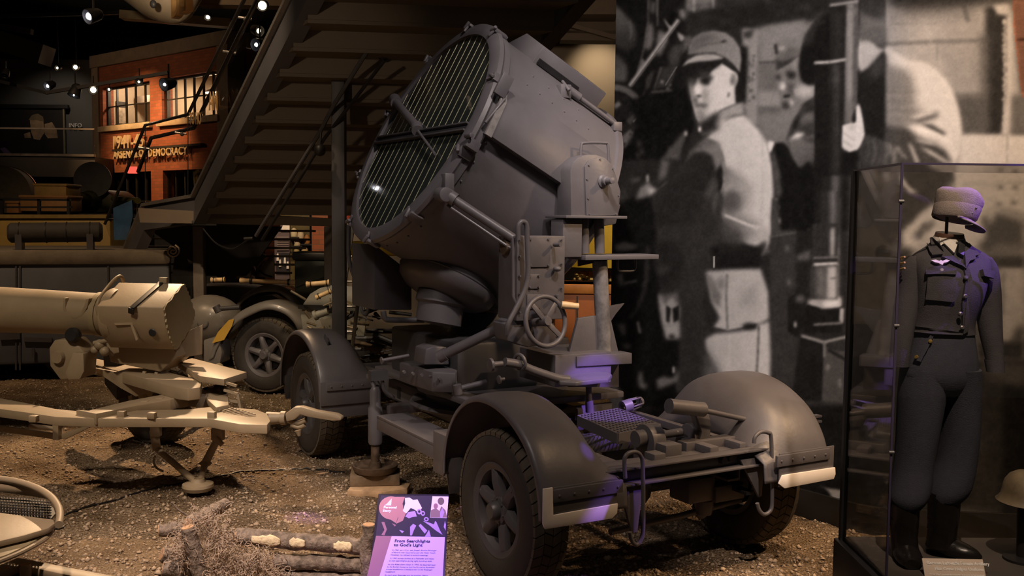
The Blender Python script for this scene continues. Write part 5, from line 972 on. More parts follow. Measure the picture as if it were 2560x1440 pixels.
# folding stand on its foot plate
ft = gz(495, 1215, .05)
mb = MB().cyl(gv(385, 1075, -.62), gv(392, 1125, -.62), .038, .034); mb.tube([gv(390, 1120, -.62), ft + V((-.03, 0, .04))], .026, 12); sd = part('prop_leg', mb, TAN, GUN)
mb = MB().cyl(gv(545, 1095, -.55), gv(512, 1160, -.55), .03, .034); mb.tube([gv(514, 1155, -.55), ft + V((.02, 0, .04))], .026, 12); part('prop_leg', mb, TAN, GUN)
part('leg_clamp', MB().cyl(gv(508, 1150, -.56), gv(520, 1166, -.56), .042, n=14), TAN, sd)
part('leg_loop', MB().tube(arc_pts([gv(388, 1140, -.66), gv(384, 1155, -.66), gv(392, 1170, -.66), gv(408, 1178, -.66)], 3), .009, 8), TAN, sd)
part('foot_plate', MB().lathe([(.001, .06), (.05, .06), (.06, .035), (.12, .02), (.125, 0), (.11, -.03), (.001, -.03)], ft, (0, 0, 1), 28), TAN, sd)
mb = MB().box(gv(545, 1085, -.6), (.1, .06, .1)); part('leg_hinge', mb, TAN, sd, .006); part('leg_hinge', MB().box(gv(390, 1075, -.64), (.08, .06, .10)), TAN, sd, .006); part('hinge_pin', MB().cyl(gv(538, 1095, -.64), gv(556, 1112, -.64), .022), TAN, sd)
# left end: folded spade rods under the near trail
mb = MB().cyl(gv(75, 1065, -.66), gv(140, 1072, -.66), .02); mb.bar(gv(-20, 1068, -.6), gv(135, 1090, -.6), .05, .02, (0, -1, 0)); mb.box(gv(143, 1075, -.66), (.05, .05, .16)); mb.cyl(gv(160, 1060, -.66), gv(205, 1048, -.66), .026); sp_o = part('spade_rods', mb, TAN, GUN)
part('spade_plate', MB().prism([gv(a, b, -.64) for a, b in ((140, 1090), (220, 1060), (228, 1048), (222, 1070), (160, 1100))], (0, .03, 0)), TAN, sp_o, .004)
# wheels of the gun
GW = wheel_meshes(.46, .24)
wc = WF.z(372, 1108, 0); wl = GFm.loc(wc)
for dv_ in (0,): add_wheel(GUN, 'wheel', (wl.x, wl.y + .12 + dv_, .45), (0, 0, math.radians(62)), GW, (RUBBER, DUSTY, TAN2), 'gun')
part('axle_beam', MB().cyl((wl.x, wl.y, .5), (wl.x, wl.y + 1.6, .5), .05), TAN2, GUN)
mb = MB().prism([gv(a, b, .3) for a, b in ((258, 880), (292, 890), (292, 1000), (262, 960))], (0, .5, 0)); part('axle_box', mb, GREY2, GUN)
# thin ground cable
def cable(name, pts, r, m_, label, zoff=.006):
    P_ = [WF.z(a, b, 0) for a, b in pts]; q = arc_pts(P_, 10); q = [V((p.x, p.y, ground(p.x, p.y) + zoff)) for p in q]
    return tag(part(name, MB().tube(q, r, 6), m_), label, 'cable')
cable('ground_cable', ((140, 1292), (240, 1255), (330, 1232), (400, 1212), (470, 1200), (540, 1190), (620, 1176), (740, 1174), (860, 1178)), .008, BLACK, 'thin black cable lying across the gravel in front of the tan gun')
# ================================================================== grey half-track behind the gun
HY = 11.6; hc = WF.z(668, 985, 0); HF = Frame((hc.x, hc.y + .1, 0), math.radians(-4)); hu, hv, hz = HF.u, HF.v, HF.z
HT = root('half_track', 'grey half-track with rounded mudguards and spoked wheel behind the gun', 'vehicle', HF.o, HF.a)
HGREY = mat('warm_grey_paint', (.17, .155, .14), .35, var=.14, scale=4, coat=.3)
HWm = wheel_meshes(.475, .22)
hwc = hv(664, 889, -.05)
add_wheel(HT, 'wheel', (hwc.x, .06, hwc.z), (0, 0, math.radians(76)), HWm, (RUBBER, DUSTY, GREY), 'ht')
def fender2(par, outer, v0, wd, m_, name='mudguard', lip=.05):
    pts = arc_pts([hv(a, b, v0) for a, b in outer], 4); mb = MB(); n = len(pts); rows = []
    cen = sum(pts, V()) / n - V((0, 0, .1))
    for p in pts:
        d = (p - cen); d.y = 0; d.normalize(); rows.append([p + V((0, o, 0)) - d * k for o, k in ((0, lip * 1.2), (.0, lip * .8), (.015, lip * .3), (.05, 0), (wd * .5, -.01), (wd, 0))])
    m2 = 6; mb.add([q for r in rows for q in r], [(i * m2 + j, i * m2 + j + 1, (i + 1) * m2 + j + 1, (i + 1) * m2 + j) for i in range(n - 1) for j in range(m2 - 1)])
    o = part(name, mb, m_, par, 0, 60); md = o.modifiers.new('solid', 'SOLIDIFY'); md.thickness = .012; return o
fender2(HT, ((516, 905), (528, 868), (560, 815), (600, 778), (650, 757), (690, 757), (730, 775), (755, 802), (768, 830)), -.12, .42, HGREY, lip=.09)
mb = MB().prism([hv(a, b, -.1) for a, b in ((508, 850), (545, 842), (555, 880), (550, 910), (508, 915))], (0, .35, 0)); part('running_board', mb, HGREY, HT, .02)
part('yellow_patch', MB().prism([hv(a, b, -.14) for a, b in ((530, 858), (545, 830), (572, 800), (585, 797), (580, 815), (560, 850))], (0, .012, 0)), mat('yellow_paint', (.55, .33, .05), .45, var=.1), HT)
fender2(HT, ((582, 768), (600, 745), (632, 722), (668, 713), (705, 720), (730, 740), (748, 768)), 1.5, .5, HGREY, lip=.08)
mb = MB().prism([hv(a, b, 1.75) for a, b in ((600, 790), (610, 765), (640, 742), (680, 738), (715, 755), (735, 785))], (0, .2, 0)); part('wheel_well', mb, BLACK, HT)
part('engine_cover', MB().ball(hv(526, 800, .75), (.44, .32, .34), 28, 14), HGREY, HT)
mb = MB().cyl(hv(545, 772, .2), hv(600, 768, .2), .03); mb.cyl(hv(540, 765, .2), hv(548, 780, .2), .05); part('side_lamp_arm', mb, GREY2, HT)
part('air_scoop', MB().torus(hv(508, 806, .45), (0, -1, .2), .07, .015, 20, 8), GREY2, HT)
mb = MB().prism([hv(a, b, 2.1) for a, b in ((480, 715), (560, 715), (740, 735), (740, 880), (480, 880))], (0, .8, 0)); part('hull', mb, GREY2, HT, .02)
for (q, m_) in ((((628, 690), (683, 632), (686, 696)), HGREY), (((626, 660), (655, 633), (668, 640), (640, 672)), HGREY)):
    part('shield_plate', MB().prism([hv(a, b, 1.9) for a, b in q], (0, .03, 0)), m_, HT, .004)
part('slot', MB().tube(arc_pts([hv(647, 676, 1.88), hv(660, 686, 1.88), hv(680, 692, 1.88)], 3), .012, 6), BLACK, HT)
mb = MB().prism([hv(a, b, 1.7) for a, b in ((594, 660), (630, 664), (626, 700), (590, 696))], (0, .2, 0)); bx = part('tool_case', mb, HGREY, HT, .01)
part('case_label', MB().prism([hv(a, b, 1.69) for a, b in ((604, 675), (622, 678), (620, 688), (606, 685))], (0, .008, 0)), WHITE, bx)
def tool(name, a, b, Y, r, label, m_=WOOD):
    p, q = at(*a, Y), at(*b, Y); d = (q - p)
    t_ = root(name, label, 'tool', p, 0, 'wooden tool handles strapped to the vehicles')
    part('handle', MB().tube([V(), d * .05, d * .1, d * .9, d * .95, d], [r * 1.25, r * 1.3, r, r, r * 1.3, r * 1.2], 10), m_, t_)
    part('strap', MB().cyl(d * .18, d * .22, r * 1.5, n=10), BLACK, t_); part('strap', MB().cyl(d * .86, d * .89, r * 1.5, n=10), BLACK, t_)
    return t_
tool('shovel_handle', (600, 701), (739, 706), 12.9, .030, 'long pale wooden handle above the rear rounded mudguard')
tool('axe_handle', (528, 700), (562, 699), 12.9, .030, 'short pale wooden handle left of the steel stair column foot')
tool('pick_handle', (766, 711), (824, 706), 11.6, .030, 'pale wooden handle just left of the dark steel pillar, upper one')
tool('hammer_handle', (790, 744), (828, 727), 11.3, .026, 'pale wooden handle just left of the dark steel pillar, lower one')
# pale grey-green carriage right of it
cgm = mat('pale_green_grey', (.24, .235, .20), .5, var=.2, scale=6)
CG0 = at(800, 840, 11.5); CG = root('gun_carriage', 'pale green-grey gun carriage with round shield between pillar and half-track', 'carriage', (CG0.x, CG0.y, 0))
cg = lambda a, b, Y: at(a, b, Y) - V((CG0.x, CG0.y, 0))
part('round_shield', MB().prism([cg(a, b, 11.6) for a, b in ((760, 850), (752, 790), (758, 760), (775, 735), (800, 720), (826, 714), (880, 716), (905, 740), (915, 790), (910, 850))], (0, .05, 0)), cgm, CG, .006)
part('recess', MB().prism([cg(a, b, 11.55) for a, b in ((745, 762), (830, 764), (828, 778), (745, 772))], (0, .04, 0)), BLACK, CG)
mb = MB().cyl(cg(790, 788, 11.4), cg(820, 778, 11.4), .045); mb.cyl(cg(785, 790, 11.4), cg(792, 787, 11.4), .06); part('short_tube', mb, cgm, CG)
RODM = mat('brass_grey', (.22, .18, .12), .45, metal=.4, var=.4, scale=9)
for k in range(26):
    a = cg(RNG.uniform(755, 925), RNG.uniform(735, 880), RNG.uniform(10.9, 11.4)); b = a + V((RNG.uniform(-.25, .25), RNG.uniform(-.1, .1), RNG.uniform(-.12, .12))); part('rod', MB().cyl(a, b, RNG.uniform(.008, .028), n=8), RODM, CG)
mb = MB().prism([cg(a, b, 11.7) for a, b in ((750, 850), (920, 850), (940, 980), (740, 980))], (0, .6, 0)); part('under_frame', mb, BLACK, CG)
for k in range(40):
    a = cg(RNG.uniform(858, 1010), RNG.uniform(780, 940), RNG.uniform(10.7, 11.2)); b = a + V((RNG.uniform(-.4, .4), RNG.uniform(-.1, .1), RNG.uniform(-.1, .1))); part('link_rod', MB().cyl(a, b, RNG.uniform(.008, .03), n=8), GREY2, CG)
mb = MB().cyl(cg(860, 870, 10.8), cg(930, 925, 10.8), .03); mb.cyl(cg(885, 855, 10.9), cg(960, 880, 10.9), .04); part('drag_bar', mb, OLDWOOD, CG)
for k in range(3): part('canvas_pack', MB().ball(cg(1090 + 75 * k, 838 + 8 * k, 11.1), (.26, .3, .12), 16, 8), mat('canvas', (.20, .15, .09), .9, var=.25, scale=9, bump=.3, bscale=20), CG)
# ladder standing behind the searchlight at the left of the drum
lp, lq = at(880, 720, 10.6), at(905, 540, 10.6); LD = root('step_ladder', 'slim metal ladder leaning behind the drum beside the pillar', 'ladder', (lp.x, lp.y, 0))
lo_ = V((lp.x, lp.y, 0)); dl = lq - lp; base = lp - dl * (lp.z / dl.z)
for s_ in (-.1, .1): part('stile', MB().bar(base + V((s_, 0, 0)) - lo_, lq + dl * .1 + V((s_ * .8, 0, 0)) - lo_, .035, .05, (0, -1, 0)), STEEL, LD)
for k in range(8): c_ = base.lerp(lq, k / 8 + .05); part('rung', MB().cyl(c_ + V((-.1, 0, 0)) - lo_, c_ + V((.1, 0, 0)) - lo_, .014, n=8), STEEL, LD)
# ================================================================== grey truck at the far left
tk = WF.z(428, 938, 0); KF = Frame(tk, math.radians(19)); ku, kv, kz = KF.u, KF.v, KF.z
TKM = mat('truck_grey', (.085, .092, .112), .55, var=.12, scale=3)
TK = root('grey_truck', 'blue-grey truck with flat sides and a dark roll on top, at the left edge', 'truck', KF.o, KF.a)
zt = kv(300, 648, 0).z
mb = MB(); mb.obox((-5.0, 0, .22), (5.0, 0, 0), (0, 2.2, 0), (0, 0, zt - .22)); tb_o = part('body', mb, TKM, TK, .05)
cvm = mat('canvas_top', (.14, .115, .085), .85, var=.2, scale=6, bump=.3, bscale=14)
mb = MB(); mb.obox((-5.02, -.05, zt - .08), (5.04, 0, 0), (0, 2.3, 0), (0, 0, .20)); part('canvas_top', mb, cvm, TK, .06)
mb = MB()
c_ = kv(432, 628, -.05); R_ = []
for k in range(26):
    t_ = k * .55; r = .02 + .006 * t_; R_.append(c_ + V((r * math.cos(t_), 0, r * math.sin(t_))))
mb.strip(R_, [p + V((0, .9, 0)) for p in R_]); o = part('rolled_flap', mb, mat('pale_canvas', (.36, .29, .20), .85, var=.15, bump=.2), TK); md = o.modifiers.new('solid', 'SOLIDIFY'); md.thickness = .022
mb = MB()
for x_ in (40, 50, 270): a, b = kv(x_, 665, -.012), kv(x_, 925, -.012); mb.bar(a, b, .02, .02, (0, -1, 0))
a, b = kv(40, 657, -.012), kv(270, 655, -.012); mb.bar(a, b, .03, .02, (0, -1, 0)); part('panel_trim', mb, GREY2, TK)
mb = MB().bar(kv(0, 840, -.03), kv(50, 838, -.03), .1, .04, (0, -1, 0)); mb.bar(kv(60, 848, -.03), kv(130, 850, -.03), .06, .04, (0, -1, 0)); mb.cyl(kv(84, 870, -.05), kv(84, 895, -.05), .02); part('side_step', mb, GREY2, TK)
for x_ in (-1.2, -3.6):
    part('wheel', MB().lathe([(.2, -.1), (.44, -.1), (.5, -.05), (.5, .08), (.44, .12), (.2, .12)], (x_, .2, .48), (0, 1, 0), 36, closed=True), RUBBER, TK)
# dark canvas roll on the roof, strapped twice
RLa, RLb = kv(20, 582, .3), kv(256, 580, .3)
RL = root('canvas_roll', 'long dark rolled tarpaulin strapped on the roof of the grey truck', 'roll', KF.o, KF.a)
part('roll', MB().tube([RLa, RLa.lerp(RLb, .03), RLa.lerp(RLb, .97), RLb], [.10, .135, .135, .10], 28), mat('dark_canvas', (.028, .024, .02), .8, var=.25, scale=8, bump=.2, bscale=20), RL)
for k in (.12, .4, .62, .87): part('strap', MB().torus(RLa.lerp(RLb, k), RLb - RLa, .137, .008, 28, 6), BLACK, RL)
for k in (.12, .87): c_ = RLa.lerp(RLb, k); part('bracket', MB().obox((c_.x - .04, c_.y - .14, zt + .08), (.08, 0, 0), (0, .28, 0), (0, 0, c_.z - .08 - zt - .02)), GREY2, RL)
# ================================================================== exhibits behind the truck
yb = at(130, 590, 15.5); YB = root('ochre_truck_body', 'ochre yellow truck body panel behind the dark tarpaulin roll', 'truck', (yb.x, yb.y, 0))
ybl = lambda a, b, Y=15.5: at(a, b, Y) - V((yb.x, yb.y, 0))
a, b = ybl(-20, 543), ybl(277, 640); mb = MB().obox((a.x, a.y, .5), (b.x - a.x, 0, 0), (0, 1.5, 0), (0, 0, a.z - .5)); part('panel', mb, mat('ochre', (.30, .20, .05), .6, var=.12), YB, .03)
part('rail', MB().bar(ybl(-20, 541), ybl(276, 541), .1, .06), mat('ochre_dark', (.2, .13, .03), .6), YB)
# railing and crates above it
for i, (x0, y0, x1, y1, c_, lab) in enumerate(((85, 462, 165, 490, (.30, .19, .06), 'low ochre box with curved lid at the far left behind the railing'), (50, 490, 168, 528, (.33, .17, .06), 'long tan crate behind the black railing'), (16, 505, 46, 534, (.30, .14, .05), 'small orange brown carton behind the black railing at the far left'))):
    a, b = at(x0, y1, 17.5 + i * .0), at(x1, y0, 17.5); mb = MB().obox((0, 0, 0), (b.x - a.x, 0, 0), (0, .6, 0), (0, 0, b.z - a.z)); mb.obox((-.02, -.02, (b.z - a.z) * .86), (b.x - a.x + .04, 0, 0), (0, .64, 0), (0, 0, .05)); o = part('crate', mb, mat('crate%d' % i, c_, .7, var=.2), None, .02, loc=a); tag(o, lab, 'crate')
a, b = at(-40, 534, 17.4), at(700, 545, 18.4); mb = MB().obox((a.x, a.y, -.06), (4.2, 0, 0), (0, 3.4, 0), (0, 0, a.z + .08)); o = part('exhibit_plinth', mb, BLACK); tag(o, 'black exhibit plinth behind the railing at the far left', 'plinth')
RA = root('railing', 'low black metal railing in front of the crates at the far left', 'railing', (at(0, 500, 17.0).x, 17, 0))
ra = lambda a, b: at(a, b, 17.0) - V(RA.location)
part('top_rail', MB().bar(ra(-20, 498), ra(180, 500), .05, .04), BLACK, RA); part('mid_rail', MB().bar(ra(-20, 518), ra(180, 518), .04, .03), BLACK, RA)
for x_ in (5, 98, 172): part('post', MB().bar(ra(x_, 498), ra(x_, 545), .05, .05), BLACK, RA)
# big riveted wheel rim / drum at the far left
c_ = at(20, 490, 18.6); o = part('leather_drum', MB().lathe([(.001, .0), (.50, 0), (.52, .02), (.55, .02), (.55, .4), (.001, .4)], V(), (.15, -1, .05), 40), mat('hide', (.10, .085, .06), .8, var=.25, scale=12), None, loc=c_); tag(o, 'large round hide-coloured drum end at the far left', 'drum')
part('brass_rim', MB().torus(V((.0, -.0, 0)), (.15, -1, .05), .54, .03, 48, 8), mat('copper', (.45, .2, .07), .35, metal=.8, var=.2), o)
# olive turret with barrel
tc_ = at(225, 502, 19.5); TT = root('tank_turret', 'dark olive tank turret with short gun barrel behind the stairs rail', 'tank', tc_)
OLV = mat('olive', (.035, .035, .012), .5, var=.2, scale=4)
tl = lambda a, b, Y=19.5: at(a, b, Y) - tc_
part('turret', MB().prism([tl(a, b) for a, b in ((186, 480), (200, 474), (262, 474), (285, 490), (288, 520), (262, 532), (200, 530), (184, 515))], (0, 1.2, 0)), OLV, TT, .06)
part('barrel', MB().tube([tl(222, 497, 19.4), tl(175, 492, 18.4)], [.13, .10], 18), mat('olive_light', (.12, .11, .03), .5), TT); part('mantlet', MB().ball(tl(225, 498, 19.4), (.22, .2, .2), 16, 10), OLV, TT)
part('hatch_disc', MB().lathe([(.001, 0), (.36, 0), (.36, .06), (.001, .06)], tl(233, 450, 19.4), (.2, -1, .1), 32), BLACK, TT)
part('side_barrel', MB().cyl(tl(285, 497, 19.0), tl(345, 502, 18.0), .06), MATS['olive_light'], TT)
# ================================================================== colourful exhibits glimpsed to the right of the yoke
YE = at(1505, 590, 13.5); o = part('yellow_tank', MB().lathe([(.001, .6), (.5, .5), (.62, .2), (.62, -.3), (.64, -.3), (.64, -.42), (.001, -.42)], V(), (0, 0, 1), 40), mat('yellow', (.62, .42, .03), .5, var=.1), None, loc=YE); tag(o, 'yellow rounded tank with riveted flange seen between yoke and mural', 'tank')
mb = MB()
for k in range(44): t_ = 2 * PI * k / 44; mb.ball(V((.64 * math.cos(t_), .64 * math.sin(t_), -.30)), .022, 6, 4)
o2 = part('rivets', mb, MATS['yellow'], o); o2['kind'] = 'stuff'
oc = at(1475, 770, 12.2); OC = root('orange_cabinet', 'orange wheeled tool cabinet seen between the yoke and the mural', 'cabinet', (oc.x, oc.y, 0)); ORG = mat('orange', (.50, .15, .03), .5, var=.12)
ol = lambda a, b, Y=12.2: at(a, b, Y) - V((oc.x, oc.y, 0))
a, b = ol(1385, 905), ol(1560, 712); part('body', MB().obox((a.x, 0, .05), (b.x - a.x, 0, 0), (0, .7, 0), (0, 0, b.z - .05)), ORG, OC, .02)
part('lid', MB().obox((a.x - .02, -.03, b.z - .12), (b.x - a.x + .04, 0, 0), (0, .76, 0), (0, 0, .12)), mat('orange_light', (.62, .24, .05), .5), OC, .01)
part('wheel_arch', MB().torus(ol(1560, 905, 12.15), (0, -1, 0), .36, .05, 40, 8), mat('orange_hot', (.72, .24, .03), .45), OC); part('seam', MB().bar(ol(1443, 740, 12.18), ol(1443, 905, 12.18), .02, .02), BROWNST, OC)
mb = MB()
for k in range(30): mb.ball(at(RNG.uniform(1420, 1530), RNG.uniform(682, 712), 13.2) - V((oc.x, oc.y, 0)), RNG.uniform(.02, .06), 6, 4)
ys = part('brass_fittings', mb, mat('brass', (.6, .4, .1), .3, metal=.8, var=.2), OC); ys['kind'] = 'stuff'
bk = at(905, 635, 12.5); o = part('yellow_cylinder', MB().lathe([(.001, 0), (.08, 0), (.095, .02), (.1, .1), (.1, .75), (.08, .8), (.001, .8)], V((-.1, 0, 0)), (1, 0, .02), 24), MATS['yellow'], None, loc=at(890, 622, 12.5)); tag(o, 'short bright yellow cylinder left of the drum', 'cylinder')
rb = at(885, 520, 13.0); o = part('red_panel', MB().prism([at(a, b, 13.0) - rb for a, b in ((862, 530), (882, 500), (892, 520), (870, 560))], (0, .05, 0)), mat('red', (.4, .05, .02), .5), None, loc=rb); tag(o, 'small red sheet behind the drum next to the pillar', 'panel')
# ================================================================== display case with the uniform
def clear_glass(name='case_glass', tint=(1, 1, 1), refl=1.0, dirt=.0):
    mt = bpy.data.materials.new(name); mt.use_nodes = True; nt = mt.node_tree; N = nt.nodes; N.clear(); Lk = nt.links
    o = N.new('ShaderNodeOutputMaterial'); mx = N.new('ShaderNodeMixShader'); tr = N.new('ShaderNodeBsdfTransparent'); gl = N.new('ShaderNodeBsdfGlossy'); ge = N.new('ShaderNodeNewGeometry'); dt = N.new('ShaderNodeVectorMath'); dt.operation = 'DOT_PRODUCT'
    tr.inputs[0].default_value = (*tint, 1); gl.inputs['Roughness'].default_value = .015
    def mth(op, a, b=None):
        n = N.new('ShaderNodeMath'); n.operation = op
        for i, x in enumerate((a, b)):
            if x is None: continue
            if isinstance(x, (int, float)): n.inputs[i].default_value = x
            else: Lk.new(x, n.inputs[i])
        return n.outputs[0]
    Lk.new(ge.outputs['Incoming'], dt.inputs[0]); Lk.new(ge.outputs['Normal'], dt.inputs[1])           # Fresnel reflection of a thin pane, the same from both sides
    fac = mth('MULTIPLY', mth('ADD', mth('MULTIPLY', mth('POWER', mth('SUBTRACT', 1.0, mth('ABSOLUTE', dt.outputs['Value'])), 5.0), .96), .04), refl)
    Lk.new(fac, mx.inputs[0]); Lk.new(tr.outputs[0], mx.inputs[1]); Lk.new(gl.outputs[0], mx.inputs[2]); Lk.new(mx.outputs[0], o.inputs[0])
    return mt
CGL = clear_glass(tint=(.93, .92, .90))
CX0, CX1, CY0, CY1, CZ0, CZ1 = 1.705, 3.3, 4.24, 4.83, .60, 2.46
DC_ = root('display_case', 'tall glass display case on a black plinth at the right edge', 'display case', (CX0, CY0, 0))
wx, wy, wz = CX1 - CX0, CY1 - CY0, CZ1 - CZ0
part('plinth', MB().obox((-.03, -.03, -.08), (wx + .06, 0, 0), (0, wy + .06, 0), (0, 0, CZ0 - .02 + .08)), mat('plinth_black', (.010, .009, .009), .4), DC_, .006)
part('case_floor', MB().obox((.01, .01, CZ0 - .02), (wx - .02, 0, 0), (0, wy - .02, 0), (0, 0, .02)), mat('case_floor', (.075, .062, .052), .6), DC_)
part('side_pane', MB().obox((0, 0, CZ0), (.008, 0, 0), (0, wy, 0), (0, 0, wz)), CGL, DC_); part('front_pane', MB().obox((.009, 0, CZ0), (wx, 0, 0), (0, .008, 0), (0, 0, wz)), CGL, DC_)
part('back_pane', MB().obox((.009, wy - .008, CZ0), (wx, 0, 0), (0, .008, 0), (0, 0, wz)), CGL, DC_); part('top_pane', MB().obox((0, 0, CZ1), (wx, 0, 0), (0, wy, 0), (0, 0, .008)), CGL, DC_)
EDG = mat('glass_edge', (.05, .04, .07), .2, var=0); BKP = mat('black_post', (.008, .008, .008), .35, var=0)
part('corner_post', MB().obox((-.012, wy - .02, CZ0 - .02), (.03, 0, 0), (0, .03, 0), (0, 0, wz + .02)), BKP, DC_)
part('front_edge', MB().obox((-.003, -.003, CZ0), (.009, 0, 0), (0, .009, 0), (0, 0, wz)), EDG, DC_); part('top_edge', MB().obox((-.002, -.003, CZ1), (wx, 0, 0), (0, .008, 0), (0, 0, .009)), EDG, DC_)
part('top_edge', MB().obox((-.003, 0, CZ1), (.008, 0, 0), (0, wy, 0), (0, 0, .009)), EDG, DC_); part('top_edge', MB().obox((0, wy - .006, CZ1), (wx, 0, 0), (0, .006, 0), (0, 0, .009)), EDG, DC_)
for z_ in (1.18, 1.75, 2.3):
    for y_ in (0, wy): part('glass_clip', MB().cyl((-.01, y_ - .004, z_), (.012, y_ - .004, z_), .008, n=10), STEEL, DC_)
# ---- the headless figure
MY = 4.54
MO = at(2345, 1400, MY); MN = root('mannequin', 'headless mannequin wearing a blue-grey uniform and black boots in the case', 'mannequin', (MO.x, MY, CZ0))
mo = V((MO.x, MY, CZ0))
def mp(a, b, dy=0): return at(a, b, MY + dy) - mo
def loft(sec, yaw=0, n=28, mb=None, sub=3, sq=1.0):
    """sec: (px x, px y, half width px, half depth m, depth offset m); smoothed between sections"""
    S = [V((a, b, c)) for a, b, c, d, e in sec]; D = [V((d, e, 0)) for a, b, c, d, e in sec]; S = arc_pts(S, sub); D = arc_pts(D, sub); R_ = []
    for s, d in zip(S, D):
        c = mp(s.x, s.y, d.y); hw = s.z / FPX * (MY + d.y); r = []
        for k in range(n):
            t_ = 2 * PI * k / n; x_ = math.copysign(abs(math.cos(t_)) ** sq, math.cos(t_)) * hw; y_ = math.copysign(abs(math.sin(t_)) ** sq, math.sin(t_)) * d.x; r.append(c + V((x_ * math.cos(yaw) - y_ * math.sin(yaw), x_ * math.sin(yaw) + y_ * math.cos(yaw), 0)))
        R_.append(r)
    return (mb or MB()).rings(R_)
WOOL = mat('uniform_wool', (.060, .056, .060), .9, var=.12, scale=30, bump=.25, bscale=220, spec=.2); TRO = mat('trouser_wool', (.050, .053, .068), .9, var=.12, scale=30, bump=.25, bscale=220, spec=.2)
LEA = mat('boot_leather', (.012, .010, .009), .28, var=.2, scale=10, bump=.25, bscale=14)
jk_mb = loft([(2372, 600, 36, .06, .02), (2374, 618, 60, .075, .02), (2376, 640, 96, .095, .02), (2376, 668, 100, .115, .01), (2372, 710, 90, .135, 0), (2366, 750, 84, .135, 0), (2358, 790, 78, .122, 0), (2354, 815, 78, .12, 0), (2352, 832, 82, .125, 0)], .12, 36, sq=.86)
jacket = part('jacket', jk_mb, WOOL, MN, 0, 70); jacket['label'] = 'short blue-grey wool jacket'
def sleeve(sec, nm): return part(nm, loft(sec, 0, 20), WOOL, jacket, 0, 70)
sleeve([(2296, 640, 24, .05, .02), (2284, 665, 30, .062, .02), (2274, 720, 30, .062, .02), (2264, 780, 29, .058, .0), (2256, 840, 27, .052, -.02), (2250, 890, 25, .046, -.03), (2248, 915, 25, .044, -.03)], 'sleeve')
sleeve([(2452, 642, 24, .05, .02), (2462, 668, 30, .06, .03), (2468, 720, 32, .062, .04), (2472, 780, 31, .058, .04), (2478, 840, 27, .052, .03), (2486, 890, 23, .044, .02), (2489, 928, 20, .04, .01)], 'sleeve')
part('cuff', loft([(2486, 900, 24, .046, .02), (2489, 930, 21.5, .042, .01)], 0, 20, sub=1), WOOL, jacket, 0, 60)
tr_mb = loft([(2352, 822, 78, .115, 0), (2352, 860, 84, .125, 0), (2350, 910, 92, .135, 0), (2347, 945, 92, .13, 0), (2348, 975, 66, .11, .01), (2350, 1000, 34, .07, .02)], .1, 32, sub=3, sq=.9)
trs = part('trousers', tr_mb, TRO, MN, 0, 70)
part('trouser_leg', loft([(2312, 920, 56, .13, 0), (2304, 990, 56, .125, 0), (2294, 1080, 50, .115, 0), (2284, 1160, 46, .105, 0), (2278, 1210, 48, .105, -.01), (2270, 1245, 46, .10, -.02), (2264, 1268, 34, .08, -.02)], .05, 26), TRO, trs, 0, 70)
part('trouser_leg', loft([(2394, 920, 52, .13, 0), (2398, 990, 50, .12, .02), (2398, 1080, 46, .115, .03), (2392, 1150, 46, .105, .03), (2380, 1200, 50, .105, .03), (2370, 1230, 48, .10, .03), (2360, 1252, 38, .08, .03)], .05, 26), TRO, trs, 0, 70)
def boot(sec, foot, nm):
    b_ = part(nm, loft(sec, 0, 22), LEA, MN, 0, 70)
    R_ = []
    for (a, b, hw, hh, dy) in foot:
        c = mp(a, b, dy); r = []
        hw_ = hw / FPX * MY
        for k in range(16):
            t_ = 2 * PI * k / 16; r.append(c + V((math.cos(t_) * hw_, 0, max(-hh * .8, math.sin(t_) * hh))))
        R_.append(r)
    part('foot', MB().rings(R_), LEA, b_, 0, 60)
    return b_
boot([(2262, 1236, 34, .078, -.02), (2260, 1290, 36, .075, -.02), (2260, 1340, 33, .065, -.02), (2262, 1375, 33, .07, -.03)], [(2262, 1372, 30, .05, .06), (2264, 1378, 34, .06, -.02), (2270, 1390, 34, .05, -.09), (2278, 1402, 31, .04, -.15), (2282, 1412, 20, .025, -.19)], 'boot')
boot([(2360, 1230, 40, .082, .03), (2358, 1290, 38, .075, .03), (2354, 1340, 36, .07, .03), (2352, 1365, 38, .07, .03)], [(2330, 1370, 16, .035, .08), (2345, 1365, 28, .055, .06), (2365, 1368, 34, .055, .02), (2395, 1376, 34, .045, -.03), (2420, 1386, 30, .034, -.07), (2440, 1393, 16, .02, -.10)], 'boot')
from mathutils.bvhtree import BVHTree
def bvh_of(mb, off): return BVHTree.FromPolygons([tuple(V(p) + off) for p in mb.v], mb.f)
JB = bvh_of(jk_mb, mo); TB = bvh_of(tr_mb, mo)
def surf(bv, a, b, lift=.006):
    d = ray(a, b).normalized(); h = bv.ray_cast(CAM, d)
    if h[0] is None:
        q = bv.find_nearest(at(a, b, MY - .08)); return q[0] + (V((0, -1, 0)) * lift) - mo, V((0, -1, 0))
    n_ = h[1] if h[1].dot(d) < 0 else -h[1]
    return h[0] + n_ * lift - mo, n_
